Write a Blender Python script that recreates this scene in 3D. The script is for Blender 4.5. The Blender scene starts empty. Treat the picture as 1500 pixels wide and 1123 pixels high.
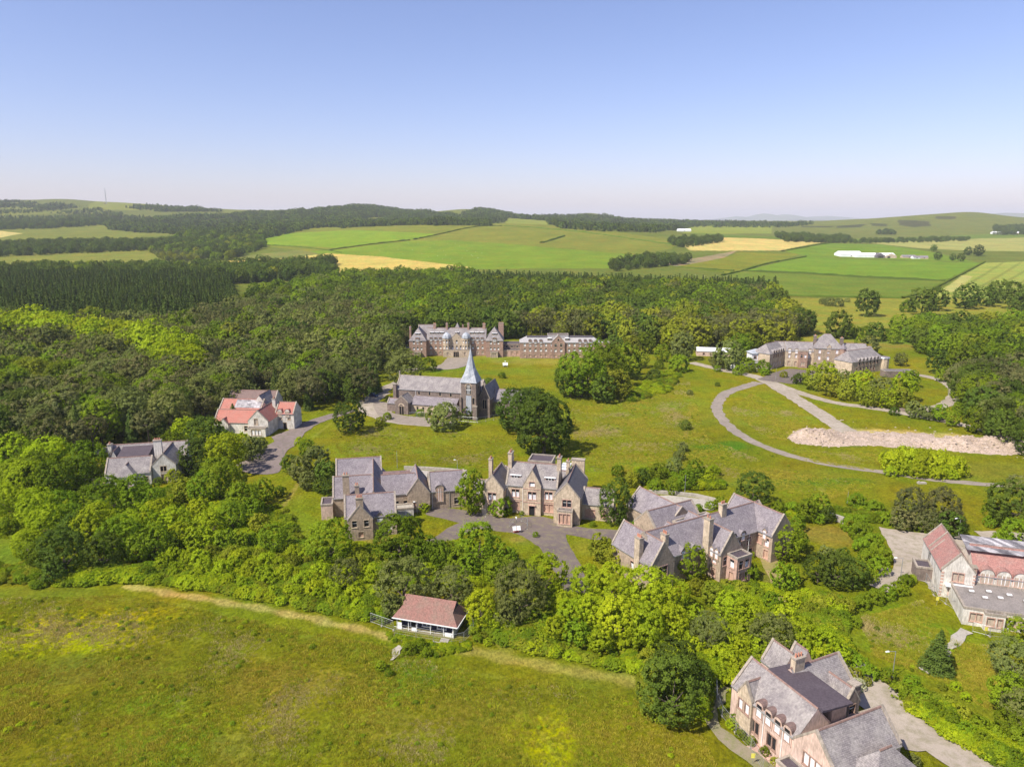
import bpy, bmesh, math, random
import numpy as np
from mathutils import Vector, noise as mnoise
R = math.radians
rng = np.random.default_rng(7)
random.seed(7)
SC = bpy.context.scene
COL = SC.collection
# ---------------------------------------------------------------- camera, sky, sun, exposure
CAM_H = 75.0; PITCH = R(12.94); FPX = 1042.0
cam_d = bpy.data.cameras.new("camera"); cam = bpy.data.objects.new("camera", cam_d); COL.objects.link(cam)
cam.location = (0, 0, CAM_H); cam.rotation_euler = (math.pi/2 - PITCH, 0, 0)
cam_d.sensor_width = 36; cam_d.lens = 36*FPX/1500; cam_d.clip_start = 1; cam_d.clip_end = 80000
SC.camera = cam
SUN_AZ = R(35)      # horizontal direction in which the light travels, measured from +X towards +Y
SUN_EL = R(50)
w = bpy.data.worlds.new("World"); SC.world = w; w.use_nodes = True
nt = w.node_tree; nt.nodes.clear()
sky = nt.nodes.new("ShaderNodeTexSky"); sky.sky_type = 'NISHITA'; sky.sun_disc = False
sky.sun_elevation = SUN_EL
sky.sun_rotation = math.atan2(-math.cos(SUN_AZ), -math.sin(SUN_AZ))   # clockwise from +Y
sky.air_density = 1.0; sky.dust_density = 0.82; sky.ozone_density = 7.0; sky.altitude = 100
bg = nt.nodes.new("ShaderNodeBackground"); bg.inputs[1].default_value = 0.116
out = nt.nodes.new("ShaderNodeOutputWorld")
grade = nt.nodes.new('ShaderNodeMix'); grade.data_type = 'RGBA'; grade.blend_type = 'MULTIPLY'; grade.inputs[0].default_value = 1; grade.inputs[7].default_value = (1.26, .98, 1.02, 1)
nt.links.new(sky.outputs[0], grade.inputs[6]); nt.links.new(grade.outputs[2], bg.inputs[0]); nt.links.new(bg.outputs[0], out.inputs[0])
sun_d = bpy.data.lights.new("sun", 'SUN'); sun_d.energy = 5.0; sun_d.angle = R(0.55); sun_d.color = (1, .94, .83)
sun = bpy.data.objects.new("sun", sun_d); COL.objects.link(sun)
sun.rotation_euler = Vector((math.cos(SUN_AZ)*math.cos(SUN_EL), math.sin(SUN_AZ)*math.cos(SUN_EL), -math.sin(SUN_EL))).to_track_quat('-Z', 'Y').to_euler()
SC.view_settings.view_transform = 'Standard'; SC.view_settings.look = 'None'
SC.view_settings.exposure = 0.55; SC.view_settings.gamma = 1
SC.render.engine = 'CYCLES'
try:
    SC.cycles.max_bounces = 6; SC.cycles.diffuse_bounces = 3; SC.cycles.transmission_bounces = 3
    SC.cycles.volume_bounces = 0; SC.cycles.use_adaptive_sampling = True
except Exception: pass

# ---------------------------------------------------------------- terrain heights (by bearing and distance)
PXC = [-500, -100, 0, 150, 300, 450, 600, 750, 900, 1050, 1200, 1350, 1500, 1600, 2000]
TAB = {   # forward distance: heights along each bearing
 450:  [0]*15,
 1000: [0]*15,
 1300: [10, 8, 6, 4, 3, 4, 8, 10, 8, 3, 2, 2, 2, 2, 2],
 1700: [20, 16, 14, 14, 18, 26, 34, 34, 30, 22, 13, 9, 8, 8, 8],
 2000: [28, 26, 26, 26, 32, 42, 52, 52, 48, 34, 17, 13, 12, 12, 12],
 2300: [44, 40, 38, 37, 40, 50, 63, 65, 56, 34, 17, 15, 15, 15, 15],
 2600: [60, 55, 50, 48, 50, 56, 55, 58, 46, 32, 20, 19, 19, 19, 19],
 3000: [95, 90, 76, 66, 70, 82, 72, 74, 52, 38, 34, 38, 36, 30, 30],
 3600: [140, 134, 128, 115, 112, 116, 95, 84, 64, 50, 58, 80, 70, 56, 50],
 4000: [165, 160, 158, 158, 140, 116, 100, 88, 72, 60, 70, 98, 84, 58, 50],
 4600: [190, 192, 196, 186, 150, 112, 96, 86, 78, 68, 66, 90, 80, 50, 45],
 5200: [185, 186, 186, 176, 130, 104, 90, 80, 76, 66, 58, 66, 60, 45, 40],
 8000: [110, 110, 110, 100, 80, 60, 50, 48, 48, 48, 40, 40, 40, 40, 40],
 14000: [60]*15,
 30000: [40]*15}
_yk = np.array(sorted(TAB)); _tv = np.array([TAB[k] for k in sorted(TAB)], float)
_qk = (np.array(PXC) - 750)/FPX/1.0
QN, LN = 260, 420
_q = np.linspace(-1.3, 1.3, QN); _l = np.linspace(math.log(300), math.log(30000), LN)
_g = np.zeros((LN, QN))
_rows = np.array([np.interp(_q, _qk, r) for r in _tv])
for j in range(QN): _g[:, j] = np.interp(_l, np.log(_yk), _rows[:, j])
def _blur(a, n, ax):
    k = np.hanning(n+2)[1:-1]; k /= k.sum()
    pad = [(0, 0), (0, 0)]; pad[ax] = (n//2, n//2)
    b = np.pad(a, pad, mode='edge')
    return np.apply_along_axis(lambda v: np.convolve(v, k, 'valid'), ax, b)
_g = _blur(_blur(_g, 17, 0), 21, 1)
for _px, _y, _h, _wp, _wy in ((525, 4500, 50, 75, 900), (690, 4200, 40, 55, 800), (862, 4700, 34, 28, 700), (800, 4300, 12, 60, 500), (210, 4600, 8, 50, 500), (1400, 4000, 26, 55, 500), (1330, 3900, 8, 60, 500), (120, 4500, 10, 50, 500), (60, 4800, 10, 70, 600)):
    _g += _h*np.exp(-((_q[None, :]-(_px-750)/FPX)*FPX/_wp)**2-((np.exp(_l)[:, None]-_y)/_wy)**2)
def gz(x, y):
    """ground height"""
    x = np.asarray(x, float); y = np.asarray(y, float)
    ys = np.maximum(np.sqrt(np.maximum(y, 0)**2 + 1e-9), 1.0)
    q = np.clip(x/ys, -1.29, 1.29); l = np.clip(np.log(np.maximum(ys, 301)), math.log(300), math.log(29900))
    fi = (l - _l[0])/(_l[1]-_l[0]); fj = (q - _q[0])/(_q[1]-_q[0])
    i = np.clip(fi.astype(int), 0, LN-2); j = np.clip(fj.astype(int), 0, QN-2)
    a = fi-i; b = fj-j
    z = _g[i, j]*(1-a)*(1-b)+_g[i+1, j]*a*(1-b)+_g[i, j+1]*(1-a)*b+_g[i+1, j+1]*a*b
    far = np.clip((ys-900)/1500, 0, 1)
    z = z + far*(3*np.sin(x/170+y/410)*np.cos(y/230-x/520) + 1.2*np.sin(x/61)*np.sin(y/83))
    return np.where(y < 300, 0, z)
def gzf(x, y): return float(gz(x, y))
def ray(px, py):
    u = (px-750)/FPX; v = (561.5-py)/FPX
    return u, math.cos(PITCH)+v*math.sin(PITCH), -math.sin(PITCH)+v*math.cos(PITCH)
def G(px, py, h=0.0):
    """ground point seen at this place of the survey photograph (h = height above ground)"""
    dx, dy, dz = ray(px, py)
    if dz < 0:
        t = (h-CAM_H)/dz
        if t*dy < 1000 : return (t*dx, t*dy)
    y = 900.0; prev = 900.0
    while y < 12000:
        t = y/dy
        if CAM_H+dz*t <= gzf(t*dx, y)+h: break
        prev = y; y *= 1.01
    lo, hi = prev, y
    for _ in range(14):
        m = (lo+hi)/2; t = m/dy
        if CAM_H+dz*t <= gzf(t*dx, m)+h: hi = m
        else: lo = m
    t = hi/dy
    return (t*dx, hi)

# ---------------------------------------------------------------- materials
MATS = {}
def newmat(name):
    m = bpy.data.materials.new(name); m.use_nodes = True; m.node_tree.nodes.clear(); MATS[name] = m
    return m, m.node_tree.nodes, m.node_tree.links
def N(nodes, t, **kw):
    n = nodes.new(t)
    for k, v in kw.items():
        if k.startswith('i_'):
            key = k[2:]; key = int(key) if key.isdigit() else key.replace('_', ' ')
            n.inputs[key].default_value = v
        else: setattr(n, k, v)
    return n
def ramp(nodes, stops):
    r = nodes.new('ShaderNodeValToRGB'); e = r.color_ramp.elements
    while len(e) < len(stops): e.new(0.5)
    for k, (p, c) in enumerate(stops): e[k].position = p; e[k].color = (*c, 1) if len(c) == 3 else c
    return r
def mix(nodes, links, a, b, f, mode='MIX'):
    m = nodes.new('ShaderNodeMix'); m.data_type = 'RGBA'; m.blend_type = mode
    for s, v in ((0, f), (6, a), (7, b)):
        if hasattr(v, 'links') or hasattr(v, 'is_linked'): links.new(v, m.inputs[s])
        else: m.inputs[s].default_value = v if s == 0 else ((*v, 1) if len(v) == 3 else v)
    return m.outputs[2]
def leaf_mat(name, col, col2, trans=0.3, var=0.35):
    m, n, l = newmat(name)
    oi = N(n, 'ShaderNodeObjectInfo'); tc = N(n, 'ShaderNodeTexCoord')
    no = N(n, 'ShaderNodeTexNoise', i_Scale=2.2, i_Detail=3.0); l.new(tc.outputs['Object'], no.inputs['Vector'])
    rp = ramp(n, [(0.33, (0, 0, 0)), (0.68, (1, 1, 1))]); l.new(no.outputs[0], rp.inputs[0])
    c = mix(n, l, col, col2, rp.outputs[0])
    hs = N(n, 'ShaderNodeHueSaturation'); l.new(c, hs.inputs['Color'])
    mr = N(n, 'ShaderNodeMapRange', i_3=1-var, i_4=1+var); l.new(oi.outputs['Random'], mr.inputs[0]); l.new(mr.outputs[0], hs.inputs['Value'])
    mu = N(n, 'ShaderNodeMath', operation='MULTIPLY', i_1=7.13); l.new(oi.outputs['Random'], mu.inputs[0])
    fr = N(n, 'ShaderNodeMath', operation='FRACT'); l.new(mu.outputs[0], fr.inputs[0])
    mh = N(n, 'ShaderNodeMapRange', i_3=0.482, i_4=0.506); l.new(fr.outputs[0], mh.inputs[0]); l.new(mh.outputs[0], hs.inputs['Hue'])
    d = N(n, 'ShaderNodeBsdfDiffuse'); t = N(n, 'ShaderNodeBsdfTranslucent'); g = N(n, 'ShaderNodeBsdfGlossy', i_Roughness=0.5)
    g.inputs[0].default_value = (1, 1, 1, 1)
    l.new(hs.outputs[0], d.inputs[0]); tr = mix(n, l, hs.outputs[0], (1.15, 1.2, .55), 1.0, 'MULTIPLY'); l.new(tr, t.inputs[0])
    a = N(n, 'ShaderNodeMixShader', i_0=trans); l.new(d.outputs[0], a.inputs[1]); l.new(t.outputs[0], a.inputs[2])
    b = N(n, 'ShaderNodeMixShader', i_0=0.004); l.new(a.outputs[0], b.inputs[1]); l.new(g.outputs[0], b.inputs[2])
    o = N(n, 'ShaderNodeOutputMaterial'); l.new(b.outputs[0], o.inputs[0])
    return m
leaf_mat('leaf_lime', (.26, .345, .010), (.38, .46, .014), trans=.4, var=.2)
leaf_mat('leaf_mid', (.135, .215, .009), (.215, .30, .013), trans=.36, var=.3)
leaf_mat('leaf_dark', (.08, .13, .015), (.125, .18, .02), trans=.34, var=.3)
leaf_mat('leaf_grey', (.155, .19, .042), (.21, .24, .065), trans=.34, var=.25)
leaf_mat('leaf_olive', (.20, .24, .014), (.29, .32, .025), trans=.36, var=.3)
leaf_mat('leaf_pine', (.11, .13, .04), (.19, .18, .06), trans=.25, var=.3)
leaf_mat('leaf_spruce', (.065, .105, .018), (.10, .145, .022), trans=.25, var=.3)
leaf_mat('leaf_flower', (.30, .33, .16), (.6, .6, .42), var=.15)
def coord(n, l, kx=1.0, kz=1.0):
    """courses run level: u along the wall or slope, v up it"""
    tc = N(n, 'ShaderNodeTexCoord'); s = N(n, 'ShaderNodeSeparateXYZ'); l.new(tc.outputs['Object'], s.inputs[0])
    a = N(n, 'ShaderNodeMath', operation='ADD'); l.new(s.outputs[0], a.inputs[0]); l.new(s.outputs[1], a.inputs[1])
    m1 = N(n, 'ShaderNodeMath', operation='MULTIPLY', i_1=kx); l.new(a.outputs[0], m1.inputs[0])
    m2 = N(n, 'ShaderNodeMath', operation='MULTIPLY', i_1=kz); l.new(s.outputs[2], m2.inputs[0])
    c = N(n, 'ShaderNodeCombineXYZ'); l.new(m1.outputs[0], c.inputs[0]); l.new(m2.outputs[0], c.inputs[1])
    return tc, c
def masonry(name, c1, c2, mortar, stain, bw=.55, bh=.28, stainamt=.6, rough=.9, bump=.25, streak=1.0):
    m, n, l = newmat(name); tc, c = coord(n, l)
    br = N(n, 'ShaderNodeTexBrick', i_Scale=1.0, i_Mortar_Size=.012, i_Bias=-.1)
    br.inputs['Brick Width'].default_value = bw; br.inputs['Row Height'].default_value = bh
    br.inputs[1].default_value = (*c1, 1); br.inputs[2].default_value = (*c2, 1); br.inputs[3].default_value = (*mortar, 1)
    l.new(c.outputs[0], br.inputs[0])
    no = N(n, 'ShaderNodeTexNoise', i_Scale=.45, i_Detail=6.0, i_Roughness=.65); l.new(tc.outputs['Object'], no.inputs['Vector'])
    rp = ramp(n, [(0.42, (0, 0, 0)), (0.70, (1, 1, 1))]); l.new(no.outputs[0], rp.inputs[0])
    mf = N(n, 'ShaderNodeMath', operation='MULTIPLY', i_1=stainamt); l.new(rp.outputs[0], mf.inputs[0])
    cc = mix(n, l, br.outputs[0], stain, mf.outputs[0])
    n2 = N(n, 'ShaderNodeTexNoise', i_Scale=2.6, i_Detail=5.0); mp = N(n, 'ShaderNodeMapping')
    mp.inputs['Scale'].default_value = (1.6, 1.6, .35*streak); l.new(tc.outputs['Object'], mp.inputs[0]); l.new(mp.outputs[0], n2.inputs['Vector'])
    r2 = ramp(n, [(0.25, (.62, .62, .62)), (0.75, (1.3, 1.3, 1.3))]); l.new(n2.outputs[0], r2.inputs[0])
    cc = mix(n, l, cc, r2.outputs[0], .85, 'MULTIPLY')
    b = N(n, 'ShaderNodeBsdfPrincipled', i_Roughness=rough); b.inputs['Specular IOR Level'].default_value = .25
    l.new(cc, b.inputs['Base Color'])
    bp = N(n, 'ShaderNodeBump', i_Strength=bump, i_Distance=.05); l.new(n2.outputs[0], bp.inputs['Height']); l.new(bp.outputs[0], b.inputs['Normal'])
    o = N(n, 'ShaderNodeOutputMaterial'); l.new(b.outputs[0], o.inputs[0]); return m
masonry('stone_brown', (.42, .32, .23), (.31, .235, .17), (.46, .39, .30), (.16, .13, .10))
masonry('stone_tan', (.56, .45, .32), (.42, .33, .23), (.58, .49, .38), (.20, .16, .12), stainamt=.5)
masonry('stone_red', (.41, .265, .20), (.30, .19, .145), (.44, .32, .25), (.16, .11, .09))
masonry('stone_dark', (.235, .18, .15), (.17, .13, .11), (.29, .24, .20), (.09, .075, .065))
masonry('stone_pink', (.55, .35, .27), (.45, .29, .23), (.5, .4, .33), (.25, .17, .14), bw=.7, bh=.32, stainamt=.4)
masonry('harling', (.66, .62, .55), (.60, .56, .5), (.66, .62, .55), (.33, .30, .25), bw=3, bh=3, stainamt=.75)
masonry('harling_pink', (.60, .44, .36), (.56, .41, .34), (.6, .45, .37), (.33, .25, .20), bw=3, bh=3, stainamt=.65)
masonry('slate', (.245, .213, .228), (.17, .148, .16), (.10, .09, .095), (.31, .28, .28), bw=.32, bh=.17, stainamt=.55, rough=.85)
masonry('slate_pale', (.262, .232, .228), (.18, .16, .16), (.11, .10, .10), (.36, .33, .30), bw=.32, bh=.17, stainamt=.65, rough=.85)
masonry('slate_dark', (.165, .15, .155), (.115, .105, .11), (.07, .065, .07), (.20, .18, .175), bw=.32, bh=.17, stainamt=.4, rough=.7)
masonry('tile_red', (.38, .185, .155), (.30, .15, .13), (.2, .10, .09), (.30, .21, .18), bw=.3, bh=.16, stainamt=.65, rough=.85)
masonry('tile_pavilion', (.29, .145, .115), (.22, .115, .095), (.16, .085, .07), (.20, .145, .11), bw=.3, bh=.14, stainamt=.85, rough=.8)
masonry('tile_bright', (.46, .18, .135), (.37, .145, .11), (.24, .10, .08), (.36, .20, .16), bw=.3, bh=.16, stainamt=.5, rough=.85)
masonry('tile_brown', (.22, .14, .12), (.17, .11, .10), (.1, .07, .06), (.14, .11, .10), bw=.3, bh=.16, rough=.7)
masonry('lead', (.36, .385, .42), (.28, .305, .34), (.2, .22, .25), (.47, .475, .48), bw=.8, bh=3.0, rough=.6, stainamt=.6, streak=.6)
masonry('felt', (.085, .066, .076), (.065, .052, .06), (.05, .04, .045), (.12, .10, .11), bw=6, bh=1.1, rough=.85, stainamt=.4)
masonry('slate_white', (.42, .40, .39), (.34, .32, .315), (.2, .2, .2), (.24, .23, .22), bw=.5, bh=.3, stainamt=.5, rough=.7)
masonry('felt_grey', (.25, .22, .20), (.21, .185, .17), (.16, .14, .13), (.12, .11, .10), bw=6, bh=1.1, rough=.9, stainamt=.6)
masonry('torn_roof', (.50, .47, .47), (.12, .11, .12), (.30, .28, .28), (.06, .055, .06), bw=1.2, bh=.6, stainamt=.9, rough=.7)
masonry('ridge_tile', (.27, .17, .14), (.22, .14, .12), (.2, .13, .1), (.2, .14, .12), bw=.5, bh=.5)
masonry('coping', (.38, .32, .26), (.30, .26, .21), (.3, .26, .2), (.16, .14, .12), bw=.8, bh=.4)
masonry('board_white', (.72, .72, .73), (.66, .66, .68), (.5, .5, .5), (.5, .48, .46), bw=.9, bh=1.2, stainamt=.35)
masonry('board_pink', (.52, .34, .25), (.46, .30, .22), (.35, .22, .17), (.34, .22, .16), bw=.9, bh=1.2, stainamt=.4)
masonry('board_tan', (.45, .37, .29), (.40, .33, .26), (.3, .25, .2), (.3, .25, .2), bw=.9, bh=1.2, stainamt=.4)
masonry('timber', (.22, .16, .11), (.18, .13, .09), (.12, .09, .06), (.1, .08, .06), bw=.2, bh=3)
masonry('sheet_white', (.80, .80, .80), (.74, .74, .75), (.7, .7, .7), (.62, .62, .62), bw=1.2, bh=6, stainamt=.4)
masonry('navy', (.03, .035, .07), (.025, .03, .06), (.02, .02, .05), (.06, .06, .08), bw=.3, bh=3)
def simple(name, col, rough=.6, metal=0.0, var=.25, scale=3.0, spec=.5):
    m, n, l = newmat(name); tc = N(n, 'ShaderNodeTexCoord')
    no = N(n, 'ShaderNodeTexNoise', i_Scale=scale, i_Detail=4.0); l.new(tc.outputs['Object'], no.inputs['Vector'])
    lo = tuple(c*(1-var) for c in col); hi = tuple(min(c*(1+var), 1) for c in col)
    rp = ramp(n, [(.3, lo), (.7, hi)]); l.new(no.outputs[0], rp.inputs[0])
    b = N(n, 'ShaderNodeBsdfPrincipled', i_Roughness=rough, i_Metallic=metal); b.inputs['Specular IOR Level'].default_value = spec
    l.new(rp.outputs[0], b.inputs['Base Color'])
    o = N(n, 'ShaderNodeOutputMaterial'); l.new(b.outputs[0], o.inputs[0]); return m
simple('glass', (.02, .022, .028), .12, var=.4)
simple('void', (.012, .011, .012), .9)
simple('metal_grey', (.42, .43, .43), .45, .6)
simple('paint_white', (.78, .78, .76), .5, var=.08)
simple('paint_red', (.55, .05, .04), .5)
simple('paint_yellow', (.75, .68, .12), .5)
simple('car_blue', (.02, .05, .16), .25, .3)
simple('tyre', (.02, .02, .02), .8)
simple('bark', (.10, .075, .055), .9, scale=6)
simple('sheep_wool', (.75, .72, .65), .9)
simple('sheep_face', (.05, .045, .04), .8)
simple('pot', (.45, .2, .13), .8)
simple('rubble_stone', (.40, .32, .26), .9, var=.45, scale=.8)
simple('solar', (.55, .6, .68), .25, var=.15)
def surface(name, c1, c2, c3, s1=.08, s2=1.2, rough=.95, bump=.3, s3=14.0, var=.25):
    m, n, l = newmat(name); tc = N(n, 'ShaderNodeTexCoord')
    a = N(n, 'ShaderNodeTexNoise', i_Scale=s1, i_Detail=5.0, i_Roughness=.6); b_ = N(n, 'ShaderNodeTexNoise', i_Scale=s2, i_Detail=6.0, i_Roughness=.7)
    c_ = N(n, 'ShaderNodeTexNoise', i_Scale=s3, i_Detail=2.0)
    for k in (a, b_, c_): l.new(tc.outputs['Object'], k.inputs['Vector'])
    ra = ramp(n, [(.38, (0, 0, 0)), (.62, (1, 1, 1))]); rb = ramp(n, [(.46, (0, 0, 0)), (.68, (1, 1, 1))])
    rc = ramp(n, [(.25, (1-var,)*3), (.75, (1+var,)*3)])
    l.new(a.outputs[0], ra.inputs[0]); l.new(b_.outputs[0], rb.inputs[0]); l.new(c_.outputs[0], rc.inputs[0])
    c = mix(n, l, c1, c2, ra.outputs[0]); c = mix(n, l, c, c3, rb.outputs[0]); c = mix(n, l, c, rc.outputs[0], 1.0, 'MULTIPLY')
    bs = N(n, 'ShaderNodeBsdfPrincipled', i_Roughness=rough); bs.inputs['Specular IOR Level'].default_value = .2
    l.new(c, bs.inputs['Base Color'])
    bp = N(n, 'ShaderNodeBump', i_Strength=bump, i_Distance=.3); l.new(b_.outputs[0], bp.inputs['Height']); l.new(bp.outputs[0], bs.inputs['Normal'])
    o = N(n, 'ShaderNodeOutputMaterial'); l.new(bs.outputs[0], o.inputs[0]); return m
surface('asphalt_old', (.235, .195, .165), (.28, .235, .19), (.19, .165, .12), s2=.5)
surface('asphalt_dark', (.12, .095, .092), (.15, .12, .11), (.19, .165, .10), s2=.6)
surface('road_pale', (.31, .26, .21), (.37, .315, .255), (.225, .20, .13), s2=.5)
surface('asphalt_mauve', (.185, .145, .135), (.22, .175, .155), (.14, .125, .085), s2=.6)
surface('concrete_pale', (.40, .36, .31), (.36, .33, .28), (.26, .24, .20))
surface('dirt', (.30, .215, .10), (.24, .20, .07), (.16, .17, .045), s1=.15, s2=.8)
surface('track', (.24, .20, .14), (.19, .175, .09), (.16, .17, .06), s1=.15, s2=.8)
surface('rubble', (.38, .29, .225), (.46, .36, .29), (.27, .215, .14), s1=.12, s2=.9, bump=1.0, s3=3.0, var=.35)

# ground sheet: albedo per vertex, broken up by several scales of noise
def ground_material():
    m, n, l = newmat('ground'); tc = N(n, 'ShaderNodeTexCoord')
    at = N(n, 'ShaderNodeAttribute', attribute_name='Col')
    def nz(scale, det, rough, lo, hi, x=1, y=1, p=(.3, .7)):
        mp = N(n, 'ShaderNodeMapping'); mp.inputs['Scale'].default_value = (x, y, 1); mp.inputs['Rotation'].default_value = (0, 0, R(-18))
        l.new(tc.outputs['Object'], mp.inputs[0])
        a = N(n, 'ShaderNodeTexNoise', i_Scale=scale, i_Detail=det, i_Roughness=rough); l.new(mp.outputs[0], a.inputs['Vector'])
        r = ramp(n, [(p[0], lo), (p[1], hi)]); l.new(a.outputs[0], r.inputs[0]); return a, r.outputs[0]
    _, big = nz(.018, 5, .6, (.80, .84, .8), (1.18, 1.14, 1.15))
    _, hue = nz(.05, 6, .65, (1.13, .98, .95), (.84, 1.05, .9), p=(.35, .62))
    md, med = nz(.30, 6, .7, (.72, .72, .7), (1.28, 1.28, 1.25), x=1, y=.7)
    fn, fine = nz(1.5, 8, .8, (.34, .38, .3), (1.75, 1.68, 1.75), x=1, y=.75, p=(.32, .68))
    c = mix(n, l, at.outputs[0], big, 1.0, 'MULTIPLY'); c = mix(n, l, c, hue, 1.0, 'MULTIPLY')
    c = mix(n, l, c, med, .9, 'MULTIPLY'); c = mix(n, l, c, fine, .9, 'MULTIPLY')
    b = N(n, 'ShaderNodeBsdfPrincipled', i_Roughness=1.0); b.inputs['Specular IOR Level'].default_value = .05
    l.new(c, b.inputs['Base Color'])
    h = N(n, 'ShaderNodeMath', operation='ADD'); l.new(md.outputs[0], h.inputs[0]); l.new(fn.outputs[0], h.inputs[1])
    bp = N(n, 'ShaderNodeBump', i_Strength=.7, i_Distance=.7); l.new(h.outputs[0], bp.inputs['Height']); l.new(bp.outputs[0], b.inputs['Normal'])
    o = N(n, 'ShaderNodeOutputMaterial'); l.new(b.outputs[0], o.inputs[0])
ground_material()

# ---------------------------------------------------------------- object helpers
def tag(o, label=None, cat=None, group=None, kind=None):
    if label: o['label'] = label
    if cat: o['category'] = cat
    if group: o['group'] = group
    if kind: o['kind'] = kind
    return o
def empty(name, loc, rz=0.0, parent=None):
    o = bpy.data.objects.new(name, None); COL.objects.link(o); o.empty_display_size = 1
    o.location = loc; o.rotation_euler = (0, 0, rz)
    if parent: o.parent = parent
    return o
class MB:
    """collects faces of one mesh"""
    def __init__(s): s.v = []; s.f = []; s.m = []; s.mats = []
    def mi(s, mat):
        if mat not in s.mats: s.mats.append(mat)
        return s.mats.index(mat)
    def poly(s, pts, mat):
        k = len(s.v); s.v += [tuple(p) for p in pts]; s.f.append(tuple(range(k, k+len(pts)))); s.m.append(s.mi(mat))
    def solid(s, bottom, top, mat):
        """closed prism between two rings with the same count"""
        n = len(bottom); k = len(s.v); s.v += [tuple(p) for p in bottom]+[tuple(p) for p in top]; i = s.mi(mat)
        s.f.append(tuple(range(k+n-1, k-1, -1))); s.m.append(i); s.f.append(tuple(range(k+n, k+2*n))); s.m.append(i)
        for a in range(n):
            b = (a+1) % n; s.f.append((k+a, k+b, k+n+b, k+n+a)); s.m.append(i)
    def box(s, x0, x1, y0, y1, z0, z1, mat, T=None):
        T = T or (lambda x, y, z: (x, y, z))
        s.solid([T(x0, y0, z0), T(x1, y0, z0), T(x1, y1, z0), T(x0, y1, z0)], [T(x0, y0, z1), T(x1, y0, z1), T(x1, y1, z1), T(x0, y1, z1)], mat)
    def tube(s, p0, p1, r0, r1, mat, n=8):
        a = Vector(p0); b = Vector(p1); d = (b-a).normalized()
        u = d.cross(Vector((0, 0, 1)) if abs(d.z) < .9 else Vector((1, 0, 0))).normalized(); v = d.cross(u)
        ring = lambda c, r: [tuple(c+(u*math.cos(2*math.pi*k/n)+v*math.sin(2*math.pi*k/n))*r) for k in range(n)]
        s.solid(ring(a, r0), ring(b, r1), mat)
    def build(s, name, parent=None, loc=(0, 0, 0), smooth=False):
        me = bpy.data.meshes.new(name); me.from_pydata(s.v, [], s.f)
        for m in s.mats: me.materials.append(MATS[m])
        me.polygons.foreach_set('material_index', s.m)
        if smooth: me.polygons.foreach_set('use_smooth', [True]*len(s.f))
        me.update()
        bm = bmesh.new(); bm.from_mesh(me); bmesh.ops.remove_doubles(bm, verts=bm.verts, dist=.0005)
        if not smooth: bmesh.ops.recalc_face_normals(bm, faces=bm.faces)
        bm.to_mesh(me); bm.free()
        o = bpy.data.objects.new(name, me); COL.objects.link(o); o.location = loc
        if parent: o.parent = parent
        return o
def mesh_np(name, V, F, mat=None, smooth=False):
    me = bpy.data.meshes.new(name); V = np.asarray(V, np.float32); F = np.asarray(F, np.int32); k = F.shape[1]
    me.vertices.add(len(V)); me.vertices.foreach_set('co', V.ravel())
    me.loops.add(F.size); me.loops.foreach_set('vertex_index', F.ravel())
    me.polygons.add(len(F)); me.polygons.foreach_set('loop_start', np.arange(0, F.size, k, dtype=np.int32))
    if smooth: me.polygons.foreach_set('use_smooth', np.ones(len(F), bool))
    if mat: me.materials.append(MATS[mat])
    me.update(calc_edges=True); me.validate()
    return me
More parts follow.
